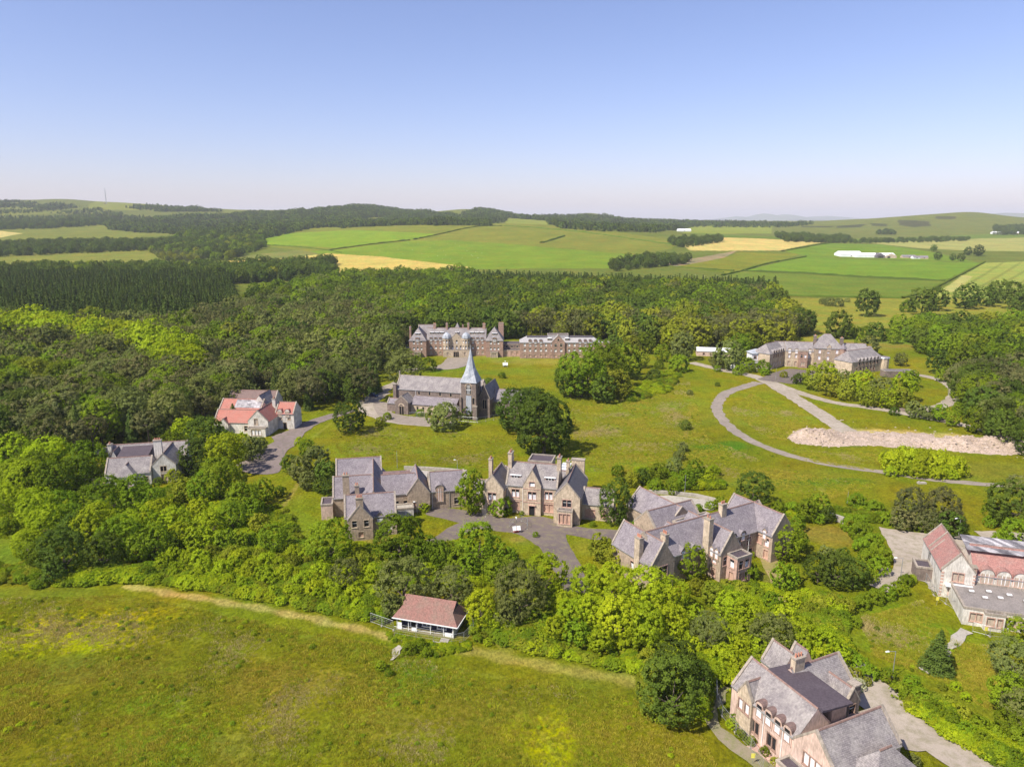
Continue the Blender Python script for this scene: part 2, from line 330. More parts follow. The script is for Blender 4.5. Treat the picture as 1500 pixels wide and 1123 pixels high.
# ================================================================ THE GROUND
def pip(X, Y, poly):
    c = np.zeros(X.shape, bool); n = len(poly)
    for i in range(n):
        x1, y1 = poly[i]; x2, y2 = poly[(i+1) % n]
        if y1 == y2: continue
        k = ((y1 > Y) != (y2 > Y)) & (X < (x2-x1)*(Y-y1)/(y2-y1)+x1)
        c ^= k
    return c
def wpoly(pts, h=0.0): return [G(px, py, h) for px, py in pts]
FIELDS = [  # (outline as seen in the survey photograph, albedo)
 ([(-700, 330), (-700, 290), (0, 290), (640, 300), (1000, 312), (1600, 318), (2200, 318), (2200, 345), (1500, 347), (1000, 345), (700, 330)], (.15, .17, .055)), ([(-700, 300), (0, 290), (200, 292), (330, 300), (330, 330), (-700, 335)], (.125, .145, .05)),
 ([(388, 345), (520, 328), (720, 327), (860, 335), (990, 352), (985, 364), (930, 374), (890, 392), (700, 393), (480, 373), (380, 360)], (.19, .205, .05)),
 ([(387, 346), (432, 341), (520, 337), (640, 343), (600, 352), (500, 364), (440, 360), (388, 359)], (.19, .285, .03)),
 ([(440, 369), (500, 365), (600, 353), (660, 352), (800, 362), (960, 376), (890, 393), (700, 394), (560, 382)], (.17, .25, .035)),
 ([(300, 379), (440, 366), (470, 372), (420, 382)], (.19, .20, .06)),
 ([(310, 383), (420, 378), (480, 371), (560, 376), (690, 391), (640, 404), (400, 404)], (.50, .36, .13)),
 ([(995, 354), (1060, 348), (1215, 355), (1145, 367), (1010, 367)], (.52, .38, .17)),
 ([(945, 388), (1080, 367), (1062, 377), (995, 391)], (.27, .20, .15)),
 ([(985, 391), (1062, 377), (1085, 369), (1175, 371), (1085, 396), (1068, 400)], (.19, .205, .035)),
 ([(1092, 396), (1172, 375), (1240, 379), (1440, 385), (1390, 411), (1240, 405)], (.155, .25, .035)),
 ([(1150, 368), (1215, 356), (1290, 358), (1370, 370), (1430, 384), (1260, 378), (1180, 375)], (.15, .235, .035)),
 ([(1060, 404), (1090, 397), (1240, 406), (1388, 412), (1320, 436), (1145, 433), (1120, 420)], (.145, .20, .045)),
 ([(1362, 434), (1440, 385), (1530, 382), (1530, 440)], (.29, .33, .13)),
 ([(1380, 425), (1410, 403), (1425, 405), (1398, 428)], (.38, .34, .15)),
 ([(1275, 356), (1420, 347), (1560, 345), (1560, 369), (1420, 367), (1350, 364)], (.33, .33, .12)),
 ([(1140, 436), (1320, 437), (1365, 435), (1530, 440), (1530, 470), (1300, 505), (1180, 500)], (.235, .215, .065)),
 ([(1000, 340), (1250, 350), (1400, 345), (1560, 340), (1560, 345), (1275, 355), (1060, 348)], (.13, .19, .04)),
 ([(-100, 335), (150, 328), (190, 335), (280, 340), (200, 350), (60, 352), (-100, 362)], (.17, .19, .055)),
 ([(-100, 338), (0, 338), (35, 342), (0, 348), (-100, 352)], (.46, .36, .17)),
 ([(-100, 362), (0, 366), (160, 362), (280, 355), (280, 372), (200, 384), (-100, 392)], (.20, .215, .07)),
 ([(740, 321), (770, 318), (810, 322), (808, 330), (740, 327)], (.22, .25, .07)),
 ([(130, 300), (210, 297), (245, 303), (200, 308), (130, 306)], (.19, .21, .06)),
 ([(0, 300), (60, 299), (120, 305), (60, 307), (0, 305)], (.17, .19, .06)),
 ([(0, 309), (80, 309), (150, 309), (60, 314), (0, 316)], (.16, .18, .055)),
 ([(1010, 330), (1130, 331), (1130, 342), (1000, 342)], (.22, .26, .06)),
 ([(1175, 331), (1225, 331), (1215, 333), (1175, 333)], (.06, .07, .035)),
 ([(1225, 331), (1270, 328), (1260, 333), (1225, 334)], (.06, .07, .035)),
 ([(1275, 327), (1300, 328), (1298, 332), (1278, 331)], (.07, .08, .035)),
 ([(1315, 322), (1360, 324), (1365, 331), (1340, 333), (1318, 330)], (.07, .075, .035)),
 ([(1370, 317), (1400, 317), (1400, 321), (1372, 321)], (.07, .075, .04)),
]
BLOBS = [  # centre, half sizes in m, albedo, strength
 (90, 925, 16, 7, (.34, .31, .0), .8), (180, 905, 14, 4, (.30, .28, .0), .65), (0, 935, 12, 6, (.30, .28, .0), .65), (160, 940, 8, 3, (.32, .29, .0), .55),
 (810, 1085, 3.6, 6.5, (.38, .34, .0), .85), (760, 1060, 3, 4, (.28, .27, .0), .5), (260, 1090, 10, 5, (.13, .20, .02), .6), (240, 1030, 6, 3, (.14, .20, .02), .5),
 (380, 1000, 14, 5, (.19, .155, .05), .6), (130, 980, 12, 4, (.15, .15, .04), .6), (350, 1100, 5, 4, (.20, .165, .06), .6), (700, 1040, 8, 4, (.19, .16, .055), .45),
 (560, 1060, 8, 4, (.18, .165, .045), .5), (500, 1000, 9, 3, (.19, .165, .05), .45), (600, 990, 5, 4, (.10, .17, .02), .8), (590, 1010, 4, 4, (.13, .20, .02), .6),
 (860, 1000, 8, 3, (.18, .17, .035), .5), (640, 640, 26, 8, (.20, .21, .03), .5), (560, 655, 22, 12, (.20, .205, .03), .7), (600, 690, 20, 6, (.15, .18, .03), .5),
 (910, 620, 30, 16, (.205, .20, .045), .6), (880, 680, 20, 7, (.16, .19, .03), .6), (950, 590, 25, 12, (.17, .195, .035), .6), (1000, 640, 8, 10, (.12, .16, .03), .5),
 (1060, 655, 9, 3.6, (.09, .17, .02), .9), (1070, 650, 5, 3, (.09, .17, .02), .8), (1110, 700, 30, 8, (.20, .19, .045), .6), (1200, 705, 16, 3, (.10, .165, .02), .8),
 (1100, 610, 26, 13, (.19, .19, .04), .7), (1170, 570, 20, 8, (.18, .19, .04), .5), (1270, 640, 30, 6, (.17, .18, .04), .5), (1450, 690, 30, 8, (.19, .185, .045), .7),
 (750, 520, 40, 14, (.24, .22, .08), .7), (790, 530, 26, 8, (.27, .23, .10), .6), (640, 540, 20, 9, (.13, .19, .03), .6), (760, 545, 36, 9, (.16, .20, .03), .6),
 (1200, 780, 7, 5, (.25, .19, .07), .9), (1220, 790, 5, 4, (.25, .19, .07), .6), (1400, 960, 14, 8, (.15, .19, .02), .6), (1300, 920, 12, 8, (.13, .20, .02), .7), (1430, 1010, 8, 10, (.18, .205, .03), .7),
 (430, 780, 8, 12, (.15, .20, .025), .8), (420, 730, 5, 5, (.21, .20, .04), .5), (200, 640, 18, 6, (.19, .185, .06), .9), (230, 650, 14, 4, (.21, .18, .06), .6),
 (60, 870, 12, 3, (.13, .17, .03), .6), (20, 800, 9, 12, (.12, .19, .03), .8), (770, 785, 5, 4, (.20, .19, .05), .7), (870, 800, 5, 4, (.19, .20, .04), .7), (760, 790, 2, 1.5, (.30, .22, .10), .7),
 (700, 745, 6, 3, (.20, .19, .06), .6), (560, 790, 6, 2, (.25, .20, .12), .6), (1130, 760, 4, 3, (.30, .24, .18), .5), (1140, 860, 3, 6, (.22, .16, .10), .7), (660, 925, 3.5, 2, (.22, .21, .05), .8),
 (480, 700, 10, 8, (.15, .19, .03), .5), (1290, 505, 30, 16, (.25, .20, .10), .6), (1220, 520, 20, 12, (.16, .19, .04), .5), (1340, 545, 20, 9, (.2, .19, .06), .5), (1350, 500, 30, 14, (.12, .18, .03), .7),
 (1300, 1000, 4, 3, (.3, .25, .13), .4), (1215, 640, 13, 8, (.42, .33, .25), 1), (1260, 636, 14, 8, (.42, .33, .25), 1), (1310, 640, 14, 8, (.40, .31, .22), 1), (1360, 640, 14, 6, (.42, .33, .25), 1), (1420, 648, 14, 6, (.42, .33, .25), 1), (1480, 655, 14, 6, (.42, .33, .25), 1), (1290, 648, 5, 2, (.16, .18, .05), .8), (1340, 652, 6, 2, (.17, .18, .05), .8), (1245, 652, 5, 2.5, (.13, .16, .04), .9),
 (540, 880, 6, 3, (.10, .16, .03), .7), (400, 870, 10, 3, (.11, .165, .03), .7),
]
LANES = [  # worn lines in the grass
 ([(185, 858), (300, 877), (420, 898), (520, 920), (590, 936)], 1.0, (.40, .29, .20), .95), ([(590, 936), (700, 955), (800, 975), (930, 998)], 1.4, (.34, .27, .14), .8),
 ([(60, 905), (200, 915), (330, 950), (500, 985), (640, 1010), (760, 1045), (830, 1123)], .35, (.26, .25, .06), .5), ([(0, 885), (150, 878), (260, 885), (420, 925), (560, 960), (700, 985), (860, 1030)], .35, (.24, .24, .06), .5),
 ([(520, 960), (640, 985), (740, 1015), (830, 1070)], .3, (.26, .25, .06), .5),
 ([(587, 630), (592, 655), (596, 690)], .8, (.27, .25, .06), .6), ([(413, 745), (430, 720), (440, 705)], .8, (.30, .23, .12), .8), ([(485, 620), (460, 640)], .7, (.27, .24, .08), .6),
 ([(1012, 590), (1005, 640)], .8, (.29, .23, .12), .6), ([(840, 617), (1000, 640)], .4, (.24, .23, .07), .5), ([(860, 630), (1010, 650)], .4, (.24, .23, .07), .4), ([(1160, 460), (1290, 480)], 1.5, (.2, .18, .07), .5),
 ([(1203, 715), (1206, 745)], .7, (.27, .23, .1), .6), ([(640, 935), (700, 930), (760, 960)], .5, (.26, .22, .09), .5),
]
def dist_line(X, Y, pts):
    d = np.full(X.shape, 1e9)
    for (x1, y1), (x2, y2) in zip(pts[:-1], pts[1:]):
        L = (x2-x1)**2+(y2-y1)**2
        t = np.clip(((X-x1)*(x2-x1)+(Y-y1)*(y2-y1))/max(L, 1e-6), 0, 1)
        d = np.minimum(d, np.hypot(X-x1-t*(x2-x1), Y-y1-t*(y2-y1)))
    return d
def spline(pts, step=2.0):
    out = []; P = [pts[0]]+list(pts)+[pts[-1]]
    for i in range(1, len(P)-2):
        p0, p1, p2, p3 = [np.array(P[i+k], float) for k in (-1, 0, 1, 2)]
        n = max(2, int(np.linalg.norm(p2-p1)/step))
        for k in range(n):
            t = k/n
            out.append(tuple(.5*((2*p1)+(-p0+p2)*t+(2*p0-5*p1+4*p2-p3)*t*t+(-p0+3*p1-3*p2+p3)*t**3)))
    out.append(tuple(pts[-1])); return out
def build_ground():
    az = np.concatenate([np.linspace(-48, 48, 900), np.linspace(50, 310, 100)])
    az = np.radians(az); rr = np.exp(np.arange(math.log(12), math.log(30000), .0056))
    A, Rr = np.meshgrid(az, rr)
    X = Rr*np.sin(A); Y = Rr*np.cos(A); Z = gz(X, Y)
    na, nr = len(az), len(rr)
    V = np.stack([X.ravel(), Y.ravel(), Z.ravel()], 1)
    i = np.arange(nr-1)[:, None]*na; j = np.arange(na)[None, :]; j2 = (j+1) % na
    F = np.stack([(i+j).ravel(), (i+j2).ravel(), (i+na+j2).ravel(), (i+na+j).ravel()], 1)
    c0 = len(V); V = np.vstack([V, [[0, 0, 0]]])
    jj = np.arange(na); Ft = np.stack([np.full(na, c0), (jj+1) % na, jj, jj], 1)[:, :4]
    me = mesh_np('ground', V, F, 'ground', True)
    C = np.zeros((len(V), 4), np.float32); C[:, 3] = 1
    x = V[:, 0]; y = V[:, 1]
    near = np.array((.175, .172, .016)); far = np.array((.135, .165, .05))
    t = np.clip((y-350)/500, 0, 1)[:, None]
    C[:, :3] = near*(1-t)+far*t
    for poly, col in FIELDS:
        wp = wpoly(poly); xs = [p[0] for p in wp]; ys = [p[1] for p in wp]
        s = np.where((x > min(xs)) & (x < max(xs)) & (y > min(ys)) & (y < max(ys)))[0]
        k = s[pip(x[s], y[s], wp)]; C[k, :3] = col
    # tramlines in the pale crop
    for k in range(7):
        wp = wpoly([(1392+k*24, 432), (1470+k*26, 384)]); s = np.where((y > 600) & (y < 1500) & (x > 300))[0]; d = dist_line(x[s], y[s], wp); C[s[d < 2.2], :3] *= .72
    #, mown stripes in the bright pasture
    for px, py, a, b, col, st in BLOBS:
        cx, cy = G(px, py); s = np.where((abs(x-cx) < a*1.8) & (abs(y-cy) < b*1.8))[0]
        wob = .25*np.sin(x[s]*.45+cy)+.2*np.cos(y[s]*.6+cx)+.15*np.sin((x[s]+y[s])*1.3)
        d = ((x[s]-cx)/a)**2+((y[s]-cy)/b)**2+wob
        m = (np.clip(1.5-d, 0, 1)*st)[:, None]; C[s, :3] = C[s, :3]*(1-m)+np.array(col)*m
    for pts, wd, col, st in LANES:
        wp = spline(wpoly(pts), 3); xs = [p[0] for p in wp]; ys = [p[1] for p in wp]
        s = np.where((x > min(xs)-4) & (x < max(xs)+4) & (y > min(ys)-4) & (y < max(ys)+4))[0]
        d = dist_line(x[s], y[s], wp)+.3*np.sin(x[s]*.9)+.2*np.sin(y[s]*1.7)
        m = (np.clip((wd*1.3-d)/(wd*.7), 0, 1)*st)[:, None]; C[s, :3] = C[s, :3]*(1-m)+np.array(col)*m
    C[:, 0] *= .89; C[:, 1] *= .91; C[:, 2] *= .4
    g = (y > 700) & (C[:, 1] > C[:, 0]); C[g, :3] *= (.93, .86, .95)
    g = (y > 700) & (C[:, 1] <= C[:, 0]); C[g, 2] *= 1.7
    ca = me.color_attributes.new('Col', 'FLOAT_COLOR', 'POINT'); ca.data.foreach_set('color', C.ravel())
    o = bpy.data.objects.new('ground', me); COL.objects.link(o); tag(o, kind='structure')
    return o
build_ground()
# earth under the camera, closing the centre of the sheet
mb = MB(); mb.poly([(13*math.cos(a), 13*math.sin(a), -.02) for a in np.linspace(0, 2*math.pi, 48)[:-1]], 'dirt'); tag(mb.build('ground_patch'), kind='structure')

# ---------------------------------------------------------------- roads
ROADZ = [0.03]
def nextz(): ROADZ[0] += .006; return ROADZ[0]
def ribbon(name, pts, width, mat, w2=None, label=None, world=False):
    P = spline(pts if world else wpoly(pts), 2.0); z = nextz(); w2 = w2 or width; V = []; F = []
    n = len(P); L = 5
    for k, (x, y) in enumerate(P):
        a = P[max(k-1, 0)]; b = P[min(k+1, n-1)]; d = math.hypot(b[0]-a[0], b[1]-a[1]) or 1
        nx, ny = -(b[1]-a[1])/d, (b[0]-a[0])/d; ww = (width+(w2-width)*k/n)/2
        for j in range(L):
            s = (j/(L-1)*2-1)*ww
            if j in (0, L-1): s += (mnoise.noise(Vector((x*.35, y*.35, j)))*.9+mnoise.noise(Vector((x*1.1, y*1.1, j)))*.5)
            xx, yy = x+nx*s, y+ny*s; V.append((xx, yy, gzf(xx, yy)+z))
    for k in range(n-1):
        for j in range(L-1): F.append((k*L+j, k*L+j+1, (k+1)*L+j+1, (k+1)*L+j))
    me = mesh_np(name, V, F, mat); o = bpy.data.objects.new(name, me); COL.objects.link(o); tag(o, label, kind='structure'); return o
def area(name, pts, mat, label=None, world=False):
    P = spline((pts if world else wpoly(pts))+[(pts if world else wpoly(pts))[0]], 1.5)[:-1]; z = nextz()
    P = [(x+mnoise.noise(Vector((x*.4, y*.4, 3)))*.5, y+mnoise.noise(Vector((x*.4, y*.4, 9)))*.5) for x, y in P]
    mb = MB(); mb.poly([(x, y, gzf(x, y)+z) for x, y in P], mat)
    bm = bmesh.new(); o = mb.build(name); bm.from_mesh(o.data); bmesh.ops.triangulate(bm, faces=bm.faces); bm.to_mesh(o.data); bm.free()
    tag(o, label, kind='structure'); return o
area('forecourt', [(628, 741), (690, 748), (740, 759), (790, 756), (850, 772), (905, 776), (925, 786), (900, 792), (860, 788), (830, 783), (812, 788), (790, 800), (778, 792), (755, 781), (712, 776), (660, 762), (625, 753)], 'asphalt_dark')
ribbon('driveway', [(805, 778), (812, 800), (830, 830), (842, 858), (850, 880)], 7.5, 'asphalt_dark', 5.5)
ribbon('driveway', [(690, 768), (668, 778), (645, 792), (610, 806)], 6, 'asphalt_dark', 5)
ribbon('road', [(1470, 711), (1380, 704), (1300, 692), (1220, 681), (1150, 665), (1095, 643), (1062, 618), (1050, 596), (1062, 577), (1085, 568), (1112, 560)], 3.0, 'asphalt_old', 5.2, 'loop road curving round the meadow')
ribbon('road', [(1012, 531), (1060, 542), (1110, 553), (1150, 574), (1195, 602), (1225, 622), (1250, 636)], 6, 'road_pale', 7.5)
ribbon('road', [(1120, 556), (1165, 573), (1220, 589), (1300, 601), (1390, 618), (1460, 634), (1530, 645)], 5.5, 'road_pale', 5)
ribbon('road', [(1340, 548), (1375, 556), (1395, 567), (1398, 580), (1380, 594), (1350, 601)], 5, 'road_pale', 5)
area('forecourt', [(1108, 556), (1150, 541), (1180, 542), (1230, 548), (1225, 556), (1190, 556), (1165, 562), (1140, 560)], 'asphalt_dark')
ribbon('road', [(560, 575), (548, 582), (537, 592), (545, 603), (572, 614), (610, 620), (645, 621), (670, 619)], 8.5, 'road_pale', 6)
ribbon('road', [(600, 555), (570, 566), (548, 584)], 5, 'road_pale', 6)
area('forecourt', [(545, 585), (575, 593), (576, 605), (612, 611), (640, 614), (640, 622), (600, 622), (556, 610)], 'asphalt_old')
ribbon('road', [(535, 531), (553, 523), (577, 513), (600, 508)], 6, 'road_pale', 6)
area('forecourt', [(655, 524), (690, 524), (684, 535), (660, 541), (625, 541), (600, 545), (592, 541), (640, 536)], 'asphalt_old')
ribbon('road', [(520, 600), (478, 612), (455, 620), (435, 632), (415, 650), (385, 672), (355, 690)], 4.5, 'asphalt_mauve', 11, 'pinkish gravel road climbing past the red roofed villa')
area('forecourt', [(398, 640), (430, 628), (446, 627), (440, 640), (425, 655), (414, 672), (408, 692), (372, 694), (350, 684), (385, 660), (402, 650)], 'asphalt_mauve')
ribbon('road', [(290, 611), (318, 604), (345, 598)], 9, 'road_pale', 6)
ribbon('road', [(105, 668), (135, 663), (165, 657), (195, 652)], 6, 'road_pale', 6)
area('car_park', [(1286, 772), (1340, 780), (1400, 784), (1440, 790), (1425, 806), (1398, 822), (1388, 838), (1370, 842), (1340, 846), (1312, 842), (1308, 818), (1300, 796)], 'road_pale')
ribbon('road', [(1312, 835), (1300, 852), (1285, 862)], 6, 'road_pale', 4)
ribbon('road', [(1440, 788), (1500, 790), (1560, 795)], 8, 'road_pale', 8)
ribbon('road', [(1240, 965), (1262, 988), (1285, 1010), (1320, 1045), (1375, 1085), (1440, 1130), (1500, 1175)], 3.5, 'road_pale', 9.5, 'cracked service road running beside the hedge')
area('forecourt', [(1262, 1000), (1290, 1012), (1320, 1045), (1370, 1090), (1330, 1100), (1300, 1060), (1255, 1030)], 'road_pale')
ribbon('path', [(1060, 1005), (1043, 1035), (1042, 1055), (1062, 1080), (1100, 1110), (1150, 1150)], 2.2, 'track', 2.6)
ribbon('path', [(1378, 868), (1368, 855), (1352, 848), (1335, 842)], 3.0, 'concrete_pale', 2.0)
ribbon('path', [(1416, 924), (1402, 935), (1392, 950), (1378, 968), (1350, 982)], 1.8, 'concrete_pale', 1.5)
ribbon('path', [(1120, 810), (1135, 840), (1142, 866), (1158, 885)], 3.4, 'dirt', 3)
area('yard', [(596, 688), (645, 691), (684, 694), (684, 704), (640, 712), (590, 706)], 'concrete_pale')
area('yard', [(955, 726), (1000, 728), (1045, 736), (1042, 748), (1000, 742), (958, 735)], 'concrete_pale')
ribbon('path', [(592, 935), (586, 948), (580, 958), (574, 968)], .9, 'concrete_pale', .6)

# ---------------------------------------------------------------- hedges between the far fields
def hedge(pts, h, wd, label, mat='leaf_dark', px=True, grp='field hedges'):
    P = spline(wpoly(pts), 3.0 if not px else 6.0); V = []; F = []; n = len(P); prof = [(-1, 0), (-1.1, .5), (-.7, .95), (0, 1.05), (.7, .95), (1.1, .5), (1, 0)]; L = len(prof)
    for k, (x, y) in enumerate(P):
        a = P[max(k-1, 0)]; b = P[min(k+1, n-1)]; d = math.hypot(b[0]-a[0], b[1]-a[1]) or 1
        nx, ny = -(b[1]-a[1])/d, (b[0]-a[0])/d; z = gzf(x, y)
        f = .75+.7*mnoise.noise(Vector((x*.07, y*.07, 0)))
        for s, t in prof:
            r = wd/2*s*(f+.3*random.random()); V.append((x+nx*r, y+ny*r, z+h*t*(f+.35*random.random())-.3))
    for k in range(n-1):
        for j in range(L-1): F.append((k*L+j, k*L+j+1, (k+1)*L+j+1, (k+1)*L+j))
    me = mesh_np('hedge', V, F, mat); o = bpy.data.objects.new('hedge', me); COL.objects.link(o)
    return tag(o, label, 'hedge', grp)
hedge([(480, 367), (500, 364), (545, 358), (600, 352)], 2.5, 4, 'dark hedge between the bright pasture and the field of sheep')
hedge([(606, 351), (640, 344), (700, 332), (735, 331)], 2.5, 4, 'dark hedge climbing to the crest of the big green hill')
hedge([(738, 331), (800, 335), (860, 341), (925, 350), (990, 359)], 2.5, 4, 'long dark hedge falling along the right side of the big green hill')
hedge([(793, 356), (810, 351), (826, 346)], 3, 6, 'short thick hedge alone on the olive hillside')
hedge([(1058, 404), (1090, 396), (1130, 385), (1180, 376)], 2.5, 4, 'dark hedge slanting up to the farm from the wood')
hedge([(985, 391), (1030, 394), (1075, 397)], 2, 3, 'thin hedge under the dark olive field')
hedge([(1090, 397), (1180, 401), (1280, 407), (1390, 412)], 2.5, 4, 'dark hedge across the bright green field below the farm')
hedge([(1145, 433), (1230, 435), (1320, 437)], 2, 3, 'low hedge between the green field and the yellow rough grass')
hedge([(1320, 437), (1360, 426), (1400, 406), (1442, 384)], 2.5, 4, 'dark hedge beside the pale green crop')
hedge([(1145, 368), (1180, 362), (1220, 356)], 2.5, 4, 'hedge along the edge of the tan stubble field')
hedge([(920, 387), (990, 391), (1060, 399)], 2, 3, 'thin hedge behind the tree tops of the wood')
hedge([(388, 359), (440, 362), (500, 370)], 2, 3, 'low hedge above the golden wheat field')
# ---------------------------------------------------------------- far blue hills
def far_range(name, pts, dist, depth, label):
    V = []; F = []; n = 90; m = 9
    xs = np.linspace(pts[0][0], pts[-1][0], n)
    for i, px in enumerate(xs):
        py = np.interp(px, [p[0] for p in pts], [p[1] for p in pts])
        for j in range(m):
            t = j/(m-1); y = dist+depth*(t-.5)*2; x = (px-750)/FPX*1.0*dist/1.0*(1+.0*t)
            h = max(0, CAM_H+(322-py)/FPX*dist-40)*math.exp(-((t-.5)*2.6)**2)*(1+.12*mnoise.noise(Vector((px*.05, t*3, 0))))
            V.append((x, y, 30+h))
    for i in range(n-1):
        for j in range(m-1): F.append((i*m+j, (i+1)*m+j, (i+1)*m+j+1, i*m+j+1))
    me = mesh_np(name, V, F, 'far_hill', True); o = bpy.data.objects.new(name, me); COL.objects.link(o); tag(o, label, kind='structure')
simple('far_hill', (.12, .14, .07), .9, var=.2, scale=.001)
far_range('hills', [(1040, 321), (1070, 317), (1090, 318), (1108, 313), (1118, 316), (1140, 314), (1160, 318), (1200, 316), (1240, 320), (1290, 320), (1330, 321)], 21000, 2500, 'faint blue mountain range on the horizon')
far_range('hills', [(1350, 320), (1390, 317), (1420, 314), (1450, 312), (1480, 311), (1530, 313), (1600, 311), (1700, 316)], 15000, 2500, 'pale blue ridge behind the right hill')
far_range('hills', [(880, 321), (905, 318), (915, 320), (940, 320), (960, 322)], 23000, 1500, 'tiny far peaks above the wooded crest')
# ================================================================ BUILDINGS
ROOFDROP = .18
class Pieces:
    """separate stone pieces: bands, buttresses, parapets"""
    def __init__(s, b): s.b = b
    def box(s, x0, x1, y0, y1, z0, z1, mat, T=None, name=None):
        m = MB(); m.box(x0, x1, y0, y1, z0, z1, mat, T); m.build(name or ('quoin' if z1-z0 == .38 else 'parapet' if T else 'buttress' if z1-z0 > 3 else 'stone_band'), s.b.root)
class Building:
    def __init__(s, name, label, cat, o, a, wall='stone_brown', roof='slate', trim='stone_tan', group=None):
        s.root = empty(name, (o[0], o[1], 0), R(a)); tag(s.root, label, cat, group)
        s.W = MB(); s.wall = wall; s.roofm = roof; s.trim = trim; s.C = Pieces(s); s.T = None; s.nwin = 0
    def frame(s, ox=0, oy=0, a=0):
        ca, sa = math.cos(R(a)), math.sin(R(a)); s.T = lambda x, y, z: (ox+ca*x-sa*y, oy+sa*x+ca*y, z)
    def t(s, x, y, z): return s.T(x, y, z) if s.T else (x, y, z)
    # one wall face with real openings
    def face(s, p0, p1, z0, top, holes=(), mat=None, mb=None):
        mb = mb or s.W; mat = mat or s.wall
        L = math.hypot(p1[0]-p0[0], p1[1]-p0[1]); ux, uy = (p1[0]-p0[0])/L, (p1[1]-p0[1])/L; nx, ny = uy, -ux
        Pt = lambda t, z, d=0: s.t(p0[0]+ux*t+nx*d, p0[1]+uy*t+ny*d, z)
        zt = lambda t: float(np.interp(t, [a for a, _ in top], [b for _, b in top]))
        br = sorted(set([0, L]+[a for a, _ in top]+[h[0]-h[2]/2 for h in holes]+[h[0]+h[2]/2 for h in holes]))
        br = [b for b in br if -1e-6 <= b <= L+1e-6]
        for a, b in zip(br[:-1], br[1:]):
            if b-a < 1e-4: continue
            m = (a+b)/2; z = z0
            for h in sorted([h for h in holes if h[0]-h[2]/2 < m < h[0]+h[2]/2], key=lambda h: h[1]):
                if h[1] > z+1e-4: mb.poly([Pt(a, z), Pt(b, z), Pt(b, h[1]), Pt(a, h[1])], mat)
                z = h[1]+h[3]
            if zt(m) > z+1e-3: mb.poly([Pt(a, z), Pt(b, z), Pt(b, max(zt(b), z)), Pt(a, max(zt(a), z))], mat)
        for h in holes: s.window(Pt, *h)
        return Pt
    def window(s, Pt, t, z, w, h, kind):
        a, b = t-w/2, t+w/2; D = -.24; q = lambda mb, pts, m: mb.poly(pts, m)
        if s.nwin >= 96: return
        s.nwin += 1
        mb = MB()
        for (c, d) in (((a, z), (a, z+h)), ((b, z+h), (b, z)), ((b, z), (a, z)), ((a, z+h), (b, z+h))):
            q(s.W, [Pt(c[0], c[1]), Pt(c[0], c[1], D), Pt(d[0], d[1], D), Pt(d[0], d[1])], s.trim)
        top = z+h; part = 'window'
        if kind == 'D': q(mb, [Pt(a, z, D), Pt(b, z, D), Pt(b, top, D), Pt(a, top, D)], 'void'); part = 'door'
        elif kind == 'W':
            zm = z+h*.62; q(mb, [Pt(a, z, D), Pt(b, z, D), Pt(b, zm, D), Pt(a, zm, D)], 'board_white'); q(mb, [Pt(a, zm, D), Pt(b, zm, D), Pt(b, top, D), Pt(a, top, D)], 'glass')
        else:
            q(mb, [Pt(a, z, D), Pt(b, z, D), Pt(b, top, D), Pt(a, top, D)], {'B': 'board_pink', 'T': 'board_tan', 'V': 'board_white', 'G': 'glass', 'O': 'void'}[kind])
        wo = mb.build(part, s.root)
        f = MB(); e = .14
        def bx(t0, t1, z0, z1, d0, d1, m): f.solid([Pt(t0, z0, d1), Pt(t1, z0, d1), Pt(t1, z0, d0), Pt(t0, z0, d0)], [Pt(t0, z1, d1), Pt(t1, z1, d1), Pt(t1, z1, d0), Pt(t0, z1, d0)], m)
        bx(a-e, a, z-.0, top, -.02, .035, s.trim); bx(b, b+e, z-.0, top, -.02, .035, s.trim); bx(a-e, b+e, top, top+.2, -.02, .045, s.trim)
        if kind != 'D': bx(a-e-.05, b+e+.05, z-.16, z, -.02, .10, s.trim)
        if w > 1.5 and kind != 'D':
            for k in range(1, 2 if w < 2.6 else 3):
                c = a+w*k/(2 if w < 2.6 else 3); bx(c-.07, c+.07, z, top, D+.01, -.03, s.trim)
        if kind in 'WG' and h > 1.3: bx(a, b, z+h*.6-.03, z+h*.6+.03, D+.02, D+.08, 'paint_white')
        f.build('frame', wo)
    def roof(s, x0, x1, y0, y1, eave, ridge, axis='x', hip=(0, 0), mat=None, over=.25, cop=(True, True), ridgemat='ridge_tile'):
        mat = mat or s.roofm; mb = MB()
        if axis == 'x': c = lambda u, v, z: s.t(u, v, z); a0, a1, b0, b1 = x0, x1, y0, y1
        else: c = lambda u, v, z: s.t(v, u, z); a0, a1, b0, b1 = y0, y1, x0, x1
        bm_ = (b0+b1)/2; half = (b1-b0)/2; sl = (ridge-eave)/half; ez = eave-over*sl
        h0, h1 = hip; o0 = over if h0 else -.02; o1 = over if h1 else -.02
        A = (a0-o0, b0-over); B = (a1+o1, b0-over); Cc = (a1+o1, b1+over); Dd = (a0-o0, b1+over)
        R0 = (a0+h0-(0 if h0 else .0), bm_); R1 = (a1-h1, bm_)
        def tb(off):
            g = lambda p, z: c(p[0], p[1], z+off)
            return dict(A=g(A, ez), B=g(B, ez), C=g(Cc, ez), D=g(Dd, ez), P=g(R0, ridge), Q=g(R1, ridge))
        tp = tb(.06); bt = tb(-.12)
        faces = [('A', 'B', 'Q', 'P'), ('C', 'D', 'P', 'Q')]
        faces.append(('D', 'A', 'P')); faces.append(('B', 'C', 'Q'))
        for f in faces:
            if len(f) == 3 and ((f[2] == 'P' and not h0) or (f[2] == 'Q' and not h1)): continue
            mb.poly([tp[k] for k in f], mat); mb.poly([bt[k] for k in reversed(f)], mat)
